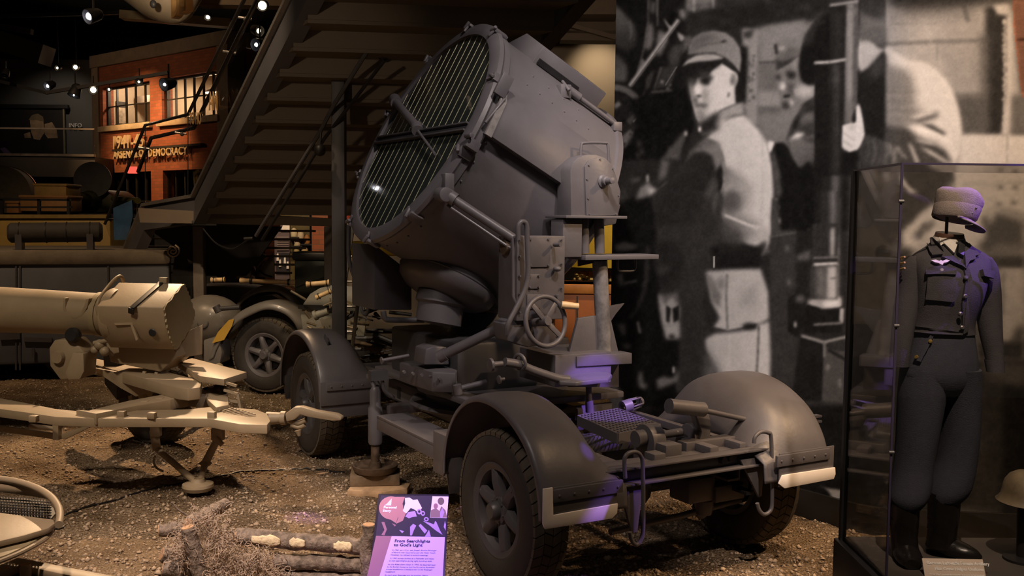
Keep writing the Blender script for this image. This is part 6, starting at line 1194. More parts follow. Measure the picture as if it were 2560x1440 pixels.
def patch(name, pts, bv, m_, par, th=.010, lift=.004, dens=1):
    q = []
    for i in range(len(pts)):
        a, b = pts[i], pts[(i + 1) % len(pts)]
        for k in range(dens): q.append((a[0] + (b[0] - a[0]) * k / dens, a[1] + (b[1] - a[1]) * k / dens))
    F_ = [surf(bv, *p, lift + th)[0] for p in q]; B_ = [surf(bv, *p, lift - .01)[0] for p in q]
    mb = MB(); n = len(q); cf = sum(F_, V()) / n; cb = surf(bv, sum(p[0] for p in q) / n, sum(p[1] for p in q) / n, lift + th)[0]
    mb.add(F_ + B_ + [cb], [(i, (i + 1) % n, 2 * n) for i in range(n)] + [(n + i, n + (i + 1) % n, (i + 1) % n, i) for i in range(n)])
    return part(name, mb, m_, par, 0, 40)
WOOL2 = mat('wool_dark', (.040, .037, .041), .9, var=.1, scale=30); BTN = mat('button_grey', (.16, .15, .14), .35, metal=.5, var=.1)
patch('shirt', ((2337, 578), (2348, 600), (2382, 636), (2394, 600), (2402, 590)), JB, mat('shirt_white', (.62, .58, .52), .8, var=.05), jacket, .012, .004, 3)
patch('necktie', ((2392, 600), (2402, 596), (2406, 618), (2404, 644), (2390, 636)), JB, BLACK, jacket, .016, .006, 3)
patch('lapel', ((2320, 606), (2337, 600), (2356, 625), (2406, 668), (2412, 676), (2400, 668), (2352, 646), (2356, 634), (2330, 642), (2324, 632)), JB, WOOL, jacket, .016, .004, 3)
patch('lapel', ((2406, 622), (2416, 612), (2444, 640), (2432, 644), (2436, 650), (2420, 656), (2410, 672)), JB, WOOL, jacket, .014, .004, 3)
patch('front_flap', ((2406, 664), (2420, 676), (2426, 700), (2422, 760), (2416, 828), (2404, 836), (2402, 760), (2412, 700)), JB, WOOL, jacket, .012, .002, 4)
for q in (((2322, 690), (2386, 688), (2386, 750), (2380, 754), (2318, 748)),): patch('pocket', q, JB, WOOL, jacket, .012, .002, 4)
patch('pocket_flap', ((2318, 672), (2352, 668), (2386, 676), (2386, 690), (2350, 688), (2318, 686)), JB, WOOL, jacket, .020, .004, 4)
patch('pocket_flap', ((2448, 676), (2476, 678), (2474, 696), (2452, 692)), JB, WOOL, jacket, .018, .004, 3)
patch('waistband', ((2278, 815), (2340, 822), (2404, 832), (2404, 838), (2340, 836), (2278, 830)), JB, WOOL2, jacket, .008, .002, 5)
for (a, b) in ((2410, 697), (2408, 740), (2396, 782), (2400, 818), (2353, 678)):
    p, n_ = surf(JB, a, b, .018); part('button', MB().lathe([(.001, .006), (.007, .006), (.011, .002), (.011, -.004), (.001, -.004)], p, n_, 14), BTN, jacket)
# breast eagle: stylised spread wings, body and tail
ea_ = [(2327, 654), (2338, 653), (2346, 657), (2350, 654), (2354, 657), (2362, 653), (2372, 655), (2366, 659), (2356, 661), (2354, 666), (2350, 664), (2345, 661), (2336, 659)]
patch('breast_eagle', ea_, JB, mat('silver_thread', (.62, .55, .48), .6, var=.05), jacket, .010, .008, 2)
patch('trouser_pocket', ((2326, 838), (2334, 842), (2304, 905), (2292, 900)), TB, TRO, trs, .012, .002, 4)
for (a, b) in ((2326, 853), (2295, 893)): p, n_ = surf(TB, a, b, .014); part('button', MB().lathe([(.001, .006), (.008, .005), (.010, -.004), (.001, -.004)], p, n_, 12), mat('brass_button', (.5, .34, .08), .35, metal=.7, var=0), trs)
# sleeve chevrons
GOLD = mat('gold_braid', (.42, .28, .05), .55, var=.1)
for k in range(3):
    y_ = 640 + k * 14; part('chevron', MB().tube([mp(2252, y_ + 8, .05), mp(2247, y_ + 7, .02), mp(2252, y_ + 5, -.02), mp(2262, y_ + 2, -.048)], .005, 6), GOLD, jacket)
# neck block, cap post and the field cap
nk = mp(2372, 590, .02); part('neck', MB().lathe([(.001, .05), (.062, .05), (.066, .035), (.068, -.07), (.001, -.07)], nk - V((0, 0, .035)), (.03, -.12, 1), 28), mat('neck_wood', (.10, .05, .03), .35, var=.1), MN)
part('shirt_collar', MB().lathe([(.070, -.06), (.073, .02), (.069, .03), (.066, -.06)], nk - V((0, 0, .035)), (.03, -.12, 1), 28, closed=True), MATS['shirt_white'], MN)
ps = root('cap_stand', 'short dark metal post holding the cap above the mannequin neck', 'stand', mo); part('post', MB().cyl(mp(2366, 582, .01), mp(2368, 530, .01), .0075, n=10), BLACK, ps)
CP = root('peaked_hat', 'grey field cap with a visor held above the mannequin neck', 'hat', mo); CPM = mat('cap_wool', (.27, .225, .20), .9, var=.12, scale=30, bump=.25, bscale=200)
cpc = mp(2396, 512, .0); R_ = []
tilt = Matrix.Rotation(.33, 3, 'Y') @ Matrix.Rotation(-.10, 3, 'X') @ Matrix.Diagonal((1, 1, 1.25))
for (z_, rx, ry, ox) in ((-.055, .086, .10, .0), (-.03, .094, .108, -.002), (-.005, .100, .115, -.004), (.02, .106, .12, -.004), (.034, .104, .118, -.004), (.046, .090, .104, -.004), (.054, .06, .07, -.002), (.057, .012, .012, 0)):
    R_.append([cpc + tilt @ V((ox + rx * math.cos(t_), ry * math.sin(t_), z_ + .006 * math.sin(3 * t_) * (z_ > 0))) for t_ in np.linspace(0, 2 * PI, 33)[:-1]])
cap_o = part('crown', MB().rings(R_), CPM, CP, 0, 60)
part('side_flap', MB().rings([[cpc + tilt @ V((rr * .086 / .086 * math.cos(t_), rr * 1.16 * math.sin(t_), z_ + .010 * math.cos(t_))) for t_ in np.linspace(0, 2 * PI, 33)[:-1]] for rr, z_ in ((.090, -.058), (.097, -.05), (.101, -.012), (.100, -.006))], caps=False), CPM, cap_o, 0, 60)
vp = []
for t_ in np.linspace(-1.15, 1.15, 15): vp.append((math.cos(t_ - .75), math.sin(t_ - .75), t_))
o_ = [cpc + tilt @ V((.088 * c, .10 * s, -.055)) for c, s, t_ in vp]; o2 = [cpc + tilt @ V(((.088 + .062 * math.cos(t_ * 1.25)) * c, (.10 + .062 * math.cos(t_ * 1.25)) * s, -.062 - .016 * math.cos(t_ * 1.25))) for c, s, t_ in vp]
vm = part('visor', MB().strip(o_, o2), CPM, cap_o, 0, 60); md = vm.modifiers.new('solid', 'SOLIDIFY'); md.thickness = .007
for (a, b) in ((2430, 533), (2440, 520)): part('button', MB().ball(mp(a, b, -.11), .006, 8, 6), BTN, cap_o)
# steel helmet cut by the right edge of the frame, and its block
hc_ = at(2566, 1225, 4.5); HL = root('steel_helmet', 'worn tan steel helmet at the right edge inside the case', 'helmet', (hc_.x, hc_.y, CZ0)); R_ = []
hl = V((0, 0, hc_.z - CZ0)); zb = hl.z
for (z_, r, fl) in ((-.055, .128, 1), (-.05, .122, .8), (-.03, .108, 0), (.0, .103, 0), (.04, .094, 0), (.07, .074, 0), (.088, .045, 0), (.095, .005, 0)):
    R_.append([hl + V((r * math.cos(t_), r * 1.12 * math.sin(t_), z_)) for t_ in np.linspace(0, 2 * PI, 33)[:-1]])
part('shell', MB().rings(R_, caps=False), mat('helmet_tan', (.16, .12, .07), .55, var=.3, scale=14), HL, 0, 50); part('stand', MB().lathe([(.001, zb - .03), (.04, zb - .03), (.03, .02), (.09, .012), (.09, 0), (.001, 0)], V(), (0, 0, 1), 24), BLACK, HL)
# caption plate in the case
def plate(name, TLc, TRc, BLc, th, m_, label, cat):
    TLc, TRc, BLc = V(TLc), V(TRc), V(BLc); e1 = (TRc - TLc); e2 = (BLc - TLc); e2 = e2 - e1.normalized() * 0; n_ = e1.cross(-e2).normalized()
    if n_.dot(CAM - TLc) < 0: n_ = -n_
    r_ = root(name, label, cat, TLc)
    part('board', MB().obox(V() - n_ * th, e1, e2, n_ * th), m_, r_, .002)
    return r_, e1, e2, n_
def flat(par, o, e1, e2, n_, name, pts, m_, lift=.0006):
    """pts in fractions of the board"""
    return part(name, MB().prism([e1 * a + e2 * b + n_ * lift for a, b in pts], n_ * .0006), m_, par)
def put_text(par, e1, e2, n_, body, a, b, size, m_, name='lettering', bold=0, shear=0, line=1, spacing=1, align='LEFT'):
    me = text_mesh(body, size, 0, align, spacing, bold, shear, line); x = e1.normalized(); y = n_.cross(x).normalized()
    o = link(name, me, m_, par); o.matrix_local = Matrix.Translation(e1 * a + e2 * b + n_ * .0022) @ Matrix((x, y, n_)).transposed().to_4x4(); return o
c1, c2, c3 = at(2305, 1395, 4.32), at(2457, 1398, 4.32), at(2312, 1440, 4.272)
CPL, e1, e2, n_ = plate('caption_plate', c1, c2, c1 + (c3 - c1 - (c2 - c1) * .0) * 1.75, .006, mat('caption_card', (.66, .53, .42), .6, var=.03), 'beige caption card standing before the black boots in the case', 'caption')
TXW = mat('ink_white', (.95, .93, .90), .6, var=0)
put_text(CPL, e1, e2, n_, 'German Luftwaffe Female Artillery', .06, .20, .0205, TXW, bold=.0006); put_text(CPL, e1, e2, n_, 'Flak Crew Helper Uniform', .18, .38, .0205, TXW, bold=.0006)
put_text(CPL, e1, e2, n_, '"Total War" created the need for everyone to be involved', .08, .54, .0105, TXW, bold=.0003); put_text(CPL, e1, e2, n_, 'in the war effort.', .36, .66, .0105, TXW, bold=.0003)
# ================================================================== information panel on its lectern
TLp, TRp, BLp = at(946, 1234, 4.70), at(1122, 1236, 4.70), at(921, 1440, 4.30)
SG, e1, e2, n_ = plate('info_panel', TLp, TRp, TLp + (BLp - TLp) * 1.5, .012, mat('panel_black', (.012, .010, .016), .45), 'lilac and dark information panel with heading about searchlights, front centre', 'sign')
part('stand', MB().obox(e1 * .4 + e2 * .6 + V((0, 0, -1.0)), e1 * .2, V((0, .06, 0)), V((0, 0, .98))), BLACK, SG)
def sp(a, b):
    d = ray(a, b); P_ = CAM + d * ((TLp - CAM).dot(n_) / d.dot(n_)) - TLp
    m2 = Matrix((e1, e2, n_)).transposed().inverted() @ P_; return (m2.x, m2.y)
PAP = mat('paper_lilac', (.62, .52, .72), .6, var=.02); PBR = mat('print_brown', (.30, .16, .14), .6, var=.05); PDK = mat('print_dark', (.022, .018, .026), .6, var=.1); PTA = mat('print_terracotta', (.42, .22, .15), .6, var=.05); PWH = mat('print_white', (.78, .72, .68), .6, var=.05); PPU = mat('print_violet', (.42, .30, .55), .6, var=.1); PIN = mat('print_ink', (.03, .02, .05), .6, var=0)
def F2(name, pts, m_, lift): return flat(SG, None, e1, e2, n_, name, [sp(900 + a / 6.546, 1220 + b / 6.546) for a, b in pts], m_, lift)
F2('text_field', ((520, 785), (1390, 800), (1340, 1700), (240, 1700)), PAP, .0004); F2('side_field', ((262, 785), (520, 785), (240, 1700), (60, 1700)), PBR, .0006)
F2('photo_field', ((340, 125), (1450, 130), (1395, 805), (258, 785)), PDK, .0008)
F2('disc', [(530 + 250 * math.cos(t_) * .8 - 20, 330 + 190 * math.sin(t_)) for t_ in np.linspace(.3, 2 * PI - .2, 22)], PTA, .0010)
F2('beam', ((560, 150), (735, 150), (640, 420), (590, 580), (440, 480), (640, 380)), PTA, .0012)
F2('chevron', ((430, 270), (520, 175), (510, 290), (390, 288)), PWH, .0014)
F2('map_shape', ((735, 165), (810, 160), (870, 200), (940, 190), (1015, 330), (960, 400), (880, 350), (830, 330), (760, 420), (700, 380), (740, 260)), PWH, .0014)
F2('map_shape', ((690, 330), (760, 400), (700, 540), (590, 590), (640, 450)), PTA, .0013)
for (cx, cy, rx, ry) in ((1030, 420, 34, 40), (970, 390, 40, 46), (1085, 515, 40, 34)):
    F2('machine_part', [(cx + rx * math.cos(t_), cy + ry * math.sin(t_)) for t_ in np.linspace(0, 2 * PI, 16)[:-1]], PPU, .0016); F2('machine_core', [(cx + rx * .5 * math.cos(t_), cy + ry * .5 * math.sin(t_)) for t_ in np.linspace(0, 2 * PI, 12)[:-1]], PDK, .0018)
for q in (((740, 470), (790, 400), (900, 380), (930, 470), (860, 480), (800, 500)), ((820, 640), (870, 590), (920, 620), (880, 700), (850, 780), (820, 780)), ((960, 620), (990, 590), (1100, 700), (1060, 750), (1010, 690)), ((1060, 800), (1130, 690), (1160, 800)), ((1030, 545), (1100, 560), (1210, 600), (1230, 545), (1250, 560), (1310, 700), (1350, 770), (1240, 700), (1130, 610)), ((640, 690), (720, 710), (690, 745)), ((1370, 640), (1390, 545), (1405, 600), (1400, 700))): F2('figure_shape', q, PPU, .0015)
for q in (((350, 560), (400, 560), (440, 680), (400, 780), (350, 770), (400, 690)), ((520, 580), (590, 610), (570, 635))): F2('figure_shape', q, PBR, .0015)
F2('inset_photo', ((1185, 140), (1450, 145), (1420, 495), (1145, 490)), PWH, .0012)
F2('inset_group', ((1150, 488), (1160, 370), (1240, 330), (1300, 380), (1330, 300), (1400, 370), (1428, 490)), mat('print_tan', (.24, .17, .12), .6, var=.1), .0014)
F2('inset_head', [(1325 + 54 * math.cos(t_), 220 + 62 * math.sin(t_)) for t_ in np.linspace(0, 2 * PI, 18)[:-1]], mat('print_olive', (.14, .11, .07), .6, var=.1), .0016); F2('inset_head', [(1240 + 36 * math.cos(t_), 300 + 44 * math.sin(t_)) for t_ in np.linspace(0, 2 * PI, 16)[:-1]], PBR, .0017); F2('inset_collar', ((1310, 400), (1350, 330), (1380, 400), (1350, 488), (1310, 488)), PPU, .0018)
def T2(body, a, b, size, m_, **k): f_ = sp(900 + a / 6.546, 1220 + b / 6.546); put_text(SG, e1, e2, n_, body, f_[0], f_[1], size, m_, **k)
T2('Personal', 385, 335, .0185, TXW, bold=.0007); T2('Story', 372, 392, .0185, TXW, bold=.0007)
T2('From Searchlights', 565, 890, .0225, PIN, bold=.0007, spacing=1.03); T2("to God's Light", 555, 955, .0225, PIN, bold=.0007, spacing=1.03)
for k, (tx, x_, y_) in enumerate((('In 1941, as a 14 yr. old, Joseph Aloisius Ratzinger', 525, 1030), ('of Bavaria was required to join the Hitler Youth.', 515, 1070), ('However, he refused to attend meetings.', 500, 1110), ('In 1943 he was drafted as a Flakhelfer and made', 488, 1165), ('to man searchlights during night bombing raids.', 472, 1205), ('As the Allies drew closer in 1945, he deserted back', 455, 1265), ("to his family's home; as luck had it, just as American", 440, 1305), ('troops established a headquarters in the Ratzinger', 425, 1345), ('household.', 412, 1385), ("At war's end, Ratzinger and his brother Georg", 400, 1440))):
    T2(tx, x_, y_, .0108, PIN, shear=.2, spacing=.98)
# ================================================================== log barrier in the foreground
BARK = mat('bark', (.27, .215, .18), .9, var=.45, scale=22, bump=.8, bscale=34, tint=(.10, .075, .06)); CUT = mat('cut_wood', (.50, .30, .18), .7, var=.2, scale=20); STRIP = mat('bare_wood', (.88, .68, .46), .7, var=.25, scale=30, bump=.4, bscale=60)
LY = 5.75
def log(name, a, b, r, Ya, Yb, label, n=14):
    p, q = at(*a, Ya), at(*b, Yb); d = q - p; o = root(name, label, 'log', p, 0, 'logs of the low barrier'); m_ = 16; R_ = []; x = d.orthogonal().normalized(); y = d.cross(x).normalized()
    wob = [RNG.uniform(-.006, .006, 2) for _ in range(m_)]
    for j in range(m_):
        c = d * (j / (m_ - 1)) + x * wob[j][0] + y * wob[j][1]; rr = r * RNG.uniform(.93, 1.06)
        R_.append([c + (x * math.cos(2 * PI * k / n) + y * math.sin(2 * PI * k / n)) * rr * RNG.uniform(.95, 1.04) for k in range(n)])
    part('bark', MB().rings(R_), BARK, o, 0, 70)
    u_ = d.normalized(); part('cut_end', MB().lathe([(.001, .004), (r * .85, .004), (r * .88, -.01), (.001, -.01)], V(), -u_, 16), CUT, o); part('cut_end', MB().lathe([(.001, .004), (r * .85, .004), (r * .88, -.01), (.001, -.01)], d, u_, 16), CUT, o)
    return o, d, r
tl_, td, tr_ = log('log', (590, 1340), (912, 1366), .052, LY, LY, 'top log of the barrier with three pale stripped patches')
side = V((0, -1, 0)); up_ = V((0, 0, 1)); 
for (f0, f1, w0) in ((.14, .36, .75), (.43, .55, .6), (.77, .91, .75)):
    mb = MB(); A_, n2 = [], 8; rows = []
    for j in range(n2 + 1):
        t_ = f0 + (f1 - f0) * j / n2; ww = w0 * math.sin(PI * (j + .6) / (n2 + 1.2)) ** .5 * RNG.uniform(.6, 1.15); rows.append([td * t_ + (side * math.cos(g_) + up_ * math.sin(g_)) * (tr_ + .007 + RNG.uniform(0, .004)) for g_ in np.linspace(-ww + .15, ww + .1, 7)])
    mb.add([p for r in rows for p in r], [(i * 7 + j, i * 7 + j + 1, (i + 1) * 7 + j + 1, (i + 1) * 7 + j) for i in range(n2) for j in range(6)]); o = part('stripped_patch', mb, STRIP, tl_); md = o.modifiers.new('solid', 'SOLIDIFY'); md.thickness = .006; o['label'] = 'pale patch without bark'
log('log', (688, 1402), (912, 1410), .050, LY, LY, 'second log from the top of the barrier, right of the moss')
log('log', (690, 1442), (912, 1450), .050, LY, LY, 'third log of the barrier, cut by the lower frame edge')
log('log', (405, 1385), (490, 1400), .045, LY, LY + .1, 'short log end poking out left of the moss, upper of two')
log('log', (408, 1422), (500, 1430), .05, LY - .05, LY, 'short lichen-spotted log end left of the moss, lower of two')
log('log', (398, 1326), (470, 1318), .042, LY + .3, LY + .35, 'dark log end lying left behind the moss clump')
log('log', (470, 1310), (562, 1262), .042, LY + .05, LY + .75, 'log running back from the moss with its tip towards the gun')
log('stake', (510, 1470), (470, 1318), .045, LY - .12, LY - .14, 'brown upright stake wrapped in moss')
log('stake', (915, 1480), (922, 1312), .042, LY - .12, LY - .12, 'upright stake with pale round cut top beside the information panel')
# grey moss: tangled strands
def moss(n):
    Vt, Fc = [], []
    cl = [(470, 1345, .11, .10, 170), (520, 1300, .08, .07, 110), (560, 1350, .12, .05, 150), (635, 1395, .13, .06, 190), (580, 1425, .17, .07, 190), (455, 1375, .07, .06, 60), (540, 1400, .10, .06, 90), (690, 1425, .06, .05, 60)]
    for (a, b, sx, sz, k) in cl:
        c = at(a, b, LY - .08)
        for _ in range(k):
            p = c + V((RNG.normal(0, sx * .5), RNG.normal(0, .05), RNG.normal(0, sz * .5))); d = V(RNG.normal(0, 1, 3)).normalized(); pts = [p.copy()]; cur = V(RNG.normal(0, 1, 3)).normalized()
            for s_ in range(9):
                d = (d + d.cross(cur) * .75 + V(RNG.normal(0, .25, 3)) + V((0, 0, -.06))).normalized(); p = p + d * .015; pts.append(p.copy())
            i0 = len(Vt); r = RNG.uniform(.0011, .0022)
            for q in pts:
                for g_ in range(3): Vt.append((q.x + r * math.cos(g_ * 2.094), q.y + r * .7 * math.sin(g_ * 2.094), q.z + r * math.sin(g_ * 2.094)))
            for s_ in range(len(pts) - 1):
                for g_ in range(3): Fc.append((i0 + s_ * 3 + g_, i0 + s_ * 3 + (g_ + 1) % 3, i0 + s_ * 3 + 3 + (g_ + 1) % 3, i0 + s_ * 3 + 3 + g_))
    me = bpy.data.meshes.new('moss'); me.from_pydata(Vt, [], Fc); me.update(); return me
tag(link('moss', moss(1), mat('moss', (.42, .32, .25), .9, var=.35, scale=20)), 'tangled grey-brown dry moss hanging over the left end of the log barrier', 'moss', kind='stuff')
# twig and leaf litter
for (a, b, r, lab) in (((430, 1255), (470, 1290), .006, 'thin crooked twig standing up behind the moss'),):
    P_ = [at(a[0], a[1], LY + .4), at((a[0] + b[0]) / 2 - 6, (a[1] + b[1]) / 2, LY + .42), at(b[0], b[1], LY + .45)]; o = part('twig', MB().tube(arc_pts([p - P_[0] for p in P_], 4), r, 6), BARK, None, loc=P_[0]); tag(o, lab, 'twig')
for (a, b, lab) in ((805, 1188, 'small pale dry leaf lying in front of the far trailer wheel'), (495, 1163, 'small pale wood chip on the gravel by the prop foot')):
    c = WF.z(a, b, 0); o = part('dry_leaf', MB().prism([V((-.05, -.01, 0)), V((0, -.022, .004)), V((.055, .004, .008)), V((.01, .02, .004))], V((0, 0, .004))), PLANK, None, loc=(c.x, c.y, ground(c.x, c.y) + .012)); tag(o, lab, 'leaf')
# ================================================================== tan vehicle nose cut by the lower left corner
NV0 = at(60, 1320, 4.9); NVr = root('vehicle_nose', 'rounded tan vehicle nose with dark mesh grille in the lower left corner', 'vehicle', (NV0.x, NV0.y, 0)); nvo = V((NV0.x, NV0.y, 0))
nz = lambda a, b, z: WF.z(a, b, z) - nvo
rim_o = [(-60, 1196), (0, 1198), (50, 1206), (95, 1222), (128, 1243), (146, 1268), (150, 1290), (147, 1312)]; rim_i = [(-60, 1232), (0, 1234), (60, 1240), (110, 1246), (132, 1262), (139, 1280), (134, 1294)]
Pz = arc_pts([nz(a, b, .80) for a, b in rim_o], 5)
part('nose_rim', MB().tube(Pz, .018, 10), TAN, NVr)
hood = [nz(a, b, .80) for a, b in rim_o] + [nz(a, b, .74) for a, b in reversed(rim_i)]
A_ = arc_pts([nz(a, b, .80) for a, b in rim_o], 4); B_ = arc_pts([nz(a, b, .74) for a, b in ((-60, 1226), (0, 1230), (50, 1237), (95, 1243), (122, 1250), (134, 1264), (139, 1280), (136, 1294))], 4)
o = part('nose_cowl', MB().strip(A_, B_), TAN, NVr, 0, 60); md = o.modifiers.new('solid', 'SOLIDIFY'); md.thickness = .01
# mesh grille: wires over a dark back
gq = [(-60, 1240), (0, 1242), (60, 1246), (110, 1252), (134, 1270), (138, 1284), (128, 1296), (60, 1290), (-60, 1280)]
part('grille_back', MB().prism([nz(a, b, .66) for a, b in gq], (0, 0, -.01)), BLACK, NVr)
mb = MB()
for k in range(26):
    x_ = -50 + k * 7.2
    if x_ < 130: mb.cyl(nz(x_, 1240 + max(0, x_) * .06, .685), nz(x_ + 2, 1282 + max(0, x_) * .09, .685), .0035, n=5)
for k in range(6): mb.cyl(nz(-55, 1243 + k * 7, .688), nz(128, 1256 + k * 6.5, .688), .0035, n=5)
gm = part('grille_mesh', mb, mat('grille_wire', (.022, .017, .012), .6), NVr); gm['kind'] = 'stuff'
lo_pl = [nz(a, b, .70) for a, b in ((-80, 1278), (0, 1281), (70, 1290), (134, 1298), (137, 1308), (120, 1320), (60, 1338), (0, 1352), (-80, 1372))]
part('lower_panel', MB().prism(lo_pl, (0, 0, -.03)), TAN, NVr, .006)
part('lower_lip', MB().prism([nz(a, b, .66) for a, b in ((134, 1312), (118, 1332), (70, 1362), (20, 1385), (-80, 1420), (-80, 1372), (0, 1354), (60, 1340), (120, 1322))], (0, 0, -.02)), TAN2, NVr, .003)
part('edge_bead', MB().tube(arc_pts([nz(a, b, .65) for a, b in ((138, 1316), (115, 1345), (70, 1372), (20, 1395), (-80, 1432))], 4), .012, 8), TAN, NVr)
part('hook', MB().torus(nz(146, 1318, .66), (0, 0, 1), .022, .007, 16, 6), GREY2, NVr)
part('bumper_bar', MB().prism([nz(a, b, .50) for a, b in ((-60, 1420), (0, 1412), (44, 1394), (60, 1396), (130, 1410), (300, 1442), (300, 1470), (180, 1440), (50, 1412), (0, 1432), (-60, 1450))], (0, 0, -.04)), TAN, NVr, .004)
part('hub_knob', MB().lathe([(.001, .05), (.022, .05), (.026, .04), (.026, -.02), (.001, -.02)], nz(64, 1436, .48), (0, 0, 1), 20), PLANK, NVr)
part('side_skirt', MB().prism([nz(a, b, .46) for a, b in ((20, 1440), (50, 1416), (150, 1440), (300, 1480), (20, 1500))], (0, 0, -.1)), BLACK, NVr)
# ================================================================== hall fittings: steel pillar, stairs, brick house front, lamps
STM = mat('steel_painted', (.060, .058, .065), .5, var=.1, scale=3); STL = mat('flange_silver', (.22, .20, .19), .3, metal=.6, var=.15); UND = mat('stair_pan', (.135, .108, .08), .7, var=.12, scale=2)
def column_thing(name, x0, x1, ytop, ybot, Y, label, m_=STM, toz0=True):
    a, b = at(x0, (ytop + ybot) / 2, Y), at(x1, (ytop + ybot) / 2, Y); zt = at((x0 + x1) / 2, ytop, Y).z; w_ = b.x - a.x
    r_ = root(name, label, 'column', ((a.x + b.x) / 2, Y + w_ / 2, -.06)); part('shaft', MB().obox((-w_ / 2, -w_ / 2, 0), (w_, 0, 0), (0, w_, 0), (0, 0, zt + .06)), m_, r_, .008)
    part('base_plate', MB().obox((-w_ * .8, -w_ * .8, 0), (w_ * 1.6, 0, 0), (0, w_ * 1.6, 0), (0, 0, .09)), m_, r_, .004)
    return r_
column_thing('steel_pillar', 828, 861, -260, 850, 10.1, 'dark square steel pillar left of the drum, reaching up out of the frame')
# ---- stairs
S0 = at(486, 486, 12.6); S1 = at(716, 8, 9.5)                       # left stringer, top flange line of the upper flight
ST = root('staircase', 'steel staircase with glass balustrade and open underside, behind the searchlight', 'staircase', (S0.x, S0.y, 0)); so = V((S0.x, S0.y, 0))
sv = lambda p: V(p) - so
RUN = (S1 - S0); RIGHT = V((1, .12, 0)).normalized(); SW = 2.45
ext = S1 + RUN * .35
nup = V((0, 0, 1))
def stringer(P0, P1, name, h=.36, th=.05, drop=.06):
    mb = MB().prism([sv(P0), sv(P1), sv(P1 - nup * h), sv(P0 - nup * h)], RIGHT * th); s = part(name, mb, STM, ST)
    f = MB().prism([sv(P0 - RIGHT * .05), sv(P1 - RIGHT * .05), sv(P1 - RIGHT * .05 - nup * .045), sv(P0 - RIGHT * .05 - nup * .045)], RIGHT * .16); part('flange', f, STL, s)
    f = MB().prism([sv(P0 - RIGHT * .02 - nup * h), sv(P1 - RIGHT * .02 - nup * h), sv(P1 - RIGHT * .02 - nup * (h + .03)), sv(P0 - RIGHT * .02 - nup * (h + .03))], RIGHT * .16); part('flange', f, STM, s)
    return s
stringer(S0, ext, 'stringer'); stringer(S0 + RIGHT * SW, ext + RIGHT * SW, 'stringer')
NT = 9
for k in range(NT + 4):
    c = S0 + RUN * (k / NT) - nup * .22; step = RUN / NT; hz = V((step.x, step.y, 0))
    mb = MB(); o = sv(c) + RIGHT * .06; mb.obox(o, RIGHT * (SW - .12), hz * 1.02, V((0, 0, -.035))) ; mb.obox(o + hz, RIGHT * (SW - .12), hz.normalized() * .02, V((0, 0, step.z)))
    part('tread', mb, UND, ST)
# landing with short level run and lower flight going down to the left
L0 = at(362, 508, 13.3); stringer(L0, S0, 'landing_beam', .34); LWl = V((0, 0, 0))
a = sv(S0) - nup * .36; mb = MB().prism([sv(L0) + RIGHT * .02, sv(S0) + RIGHT * .02, sv(S0) + RIGHT * SW, sv(L0) + RIGHT * SW], V((0, 0, -.05))); part('landing_slab', mb, UND, ST)
a, b = at(350, 560, 12.9), at(835, 560, 12.75); mb = MB().prism([sv(at(350, 556, 12.7)), sv(at(836, 566, 12.4)), sv(at(836, 546, 12.4)), sv(at(345, 520, 12.7))], V((0, .06, 0))); part('landing_fascia', mb, UND, ST)
D0 = at(298, 660, 13.9); stringer(D0, L0, 'lower_stringer', .34)
lr = (L0 - D0)
for k in range(7): c = D0 + lr * (k / 7); h_ = V((lr.x, lr.y, 0)) / 7; part('tread', MB().obox(sv(c) + RIGHT * .06 - nup * .1, RIGHT * (SW - .12), h_, V((0, 0, -.03))), UND, ST)
part('stair_shadow_sheet', MB().prism([sv(at(a, b, 13.36)) for a, b in ((355, 562), (704, 566), (648, 645), (614, 690), (430, 690), (440, 620))], V((0, .05, 0))), mat('shadow_black', (.012, .010, .009), .9), ST)  # black sheet added to stand for the deep shade under the stairs
mb = MB(); bolts(mb, [sv(at(a, b, 12.68)) for a, b in ((430, 540), (430, 548), (460, 533), (460, 546), (475, 535))], (0, -1, 0), .02, .02); o = part('bolts', mb, STM, ST); o['kind'] = 'stuff'
# glass balustrade with hand rails
SGL = clear_glass('stair_glass', (.93, .92, .92), 1.0)
t0, t1, t2, t3 = at(262, 560, 13.9), at(363, 313, 13.3), at(470, 286, 12.6), at(612, -4, 9.9)
t3e = t2 + (t3 - t2) * 1.2
for (A_, B_, C_, D_) in ((t0, t1, L0, D0), (t1, t2, S0, L0), (t2, t3e, S0 + RUN * 1.2, S0)):
    part('glass_panel', MB().prism([sv(A_), sv(B_), sv(C_), sv(D_)], RIGHT * .012), SGL, ST)
part('cap_rail', MB().tube([sv(t0), sv(t1), sv(t2), sv(t3e)], .022, 8), mat('rail_dark', (.05, .045, .045), .25, metal=.6, var=.1), ST)
h0, h1, h2, h3 = at(345, 430, 13.5), at(378, 345, 13.2), at(484, 320, 12.6), at(645, -4, 9.9)
part('hand_rail', MB().tube([sv(p) for p in (h0, h1, h2, h2 + (h3 - h2) * 1.2)], .026, 10), MATS['rail_dark'], ST)
for p in (at(363, 372, 13.2), at(455, 335, 12.7), at(490, 303, 12.5), at(577, 133, 11.2), at(615, 48, 10.4)):
    mb = MB().cyl(sv(p) + V((-.09, 0, .02)), sv(p) + V((.06, 0, 0)), .014, n=8); mb.ball(sv(p), .03, 8, 6); part('rail_bracket', mb, STL, ST)
for (a, b) in (((363, 313), (363, 500)), ((470, 286), (470, 485))): Yd = 13.25 if a[0] < 400 else 12.58; part('panel_joint', MB().cyl(sv(at(*a, Yd)), sv(at(*b, Yd)), .006, n=6), BLACK, ST)
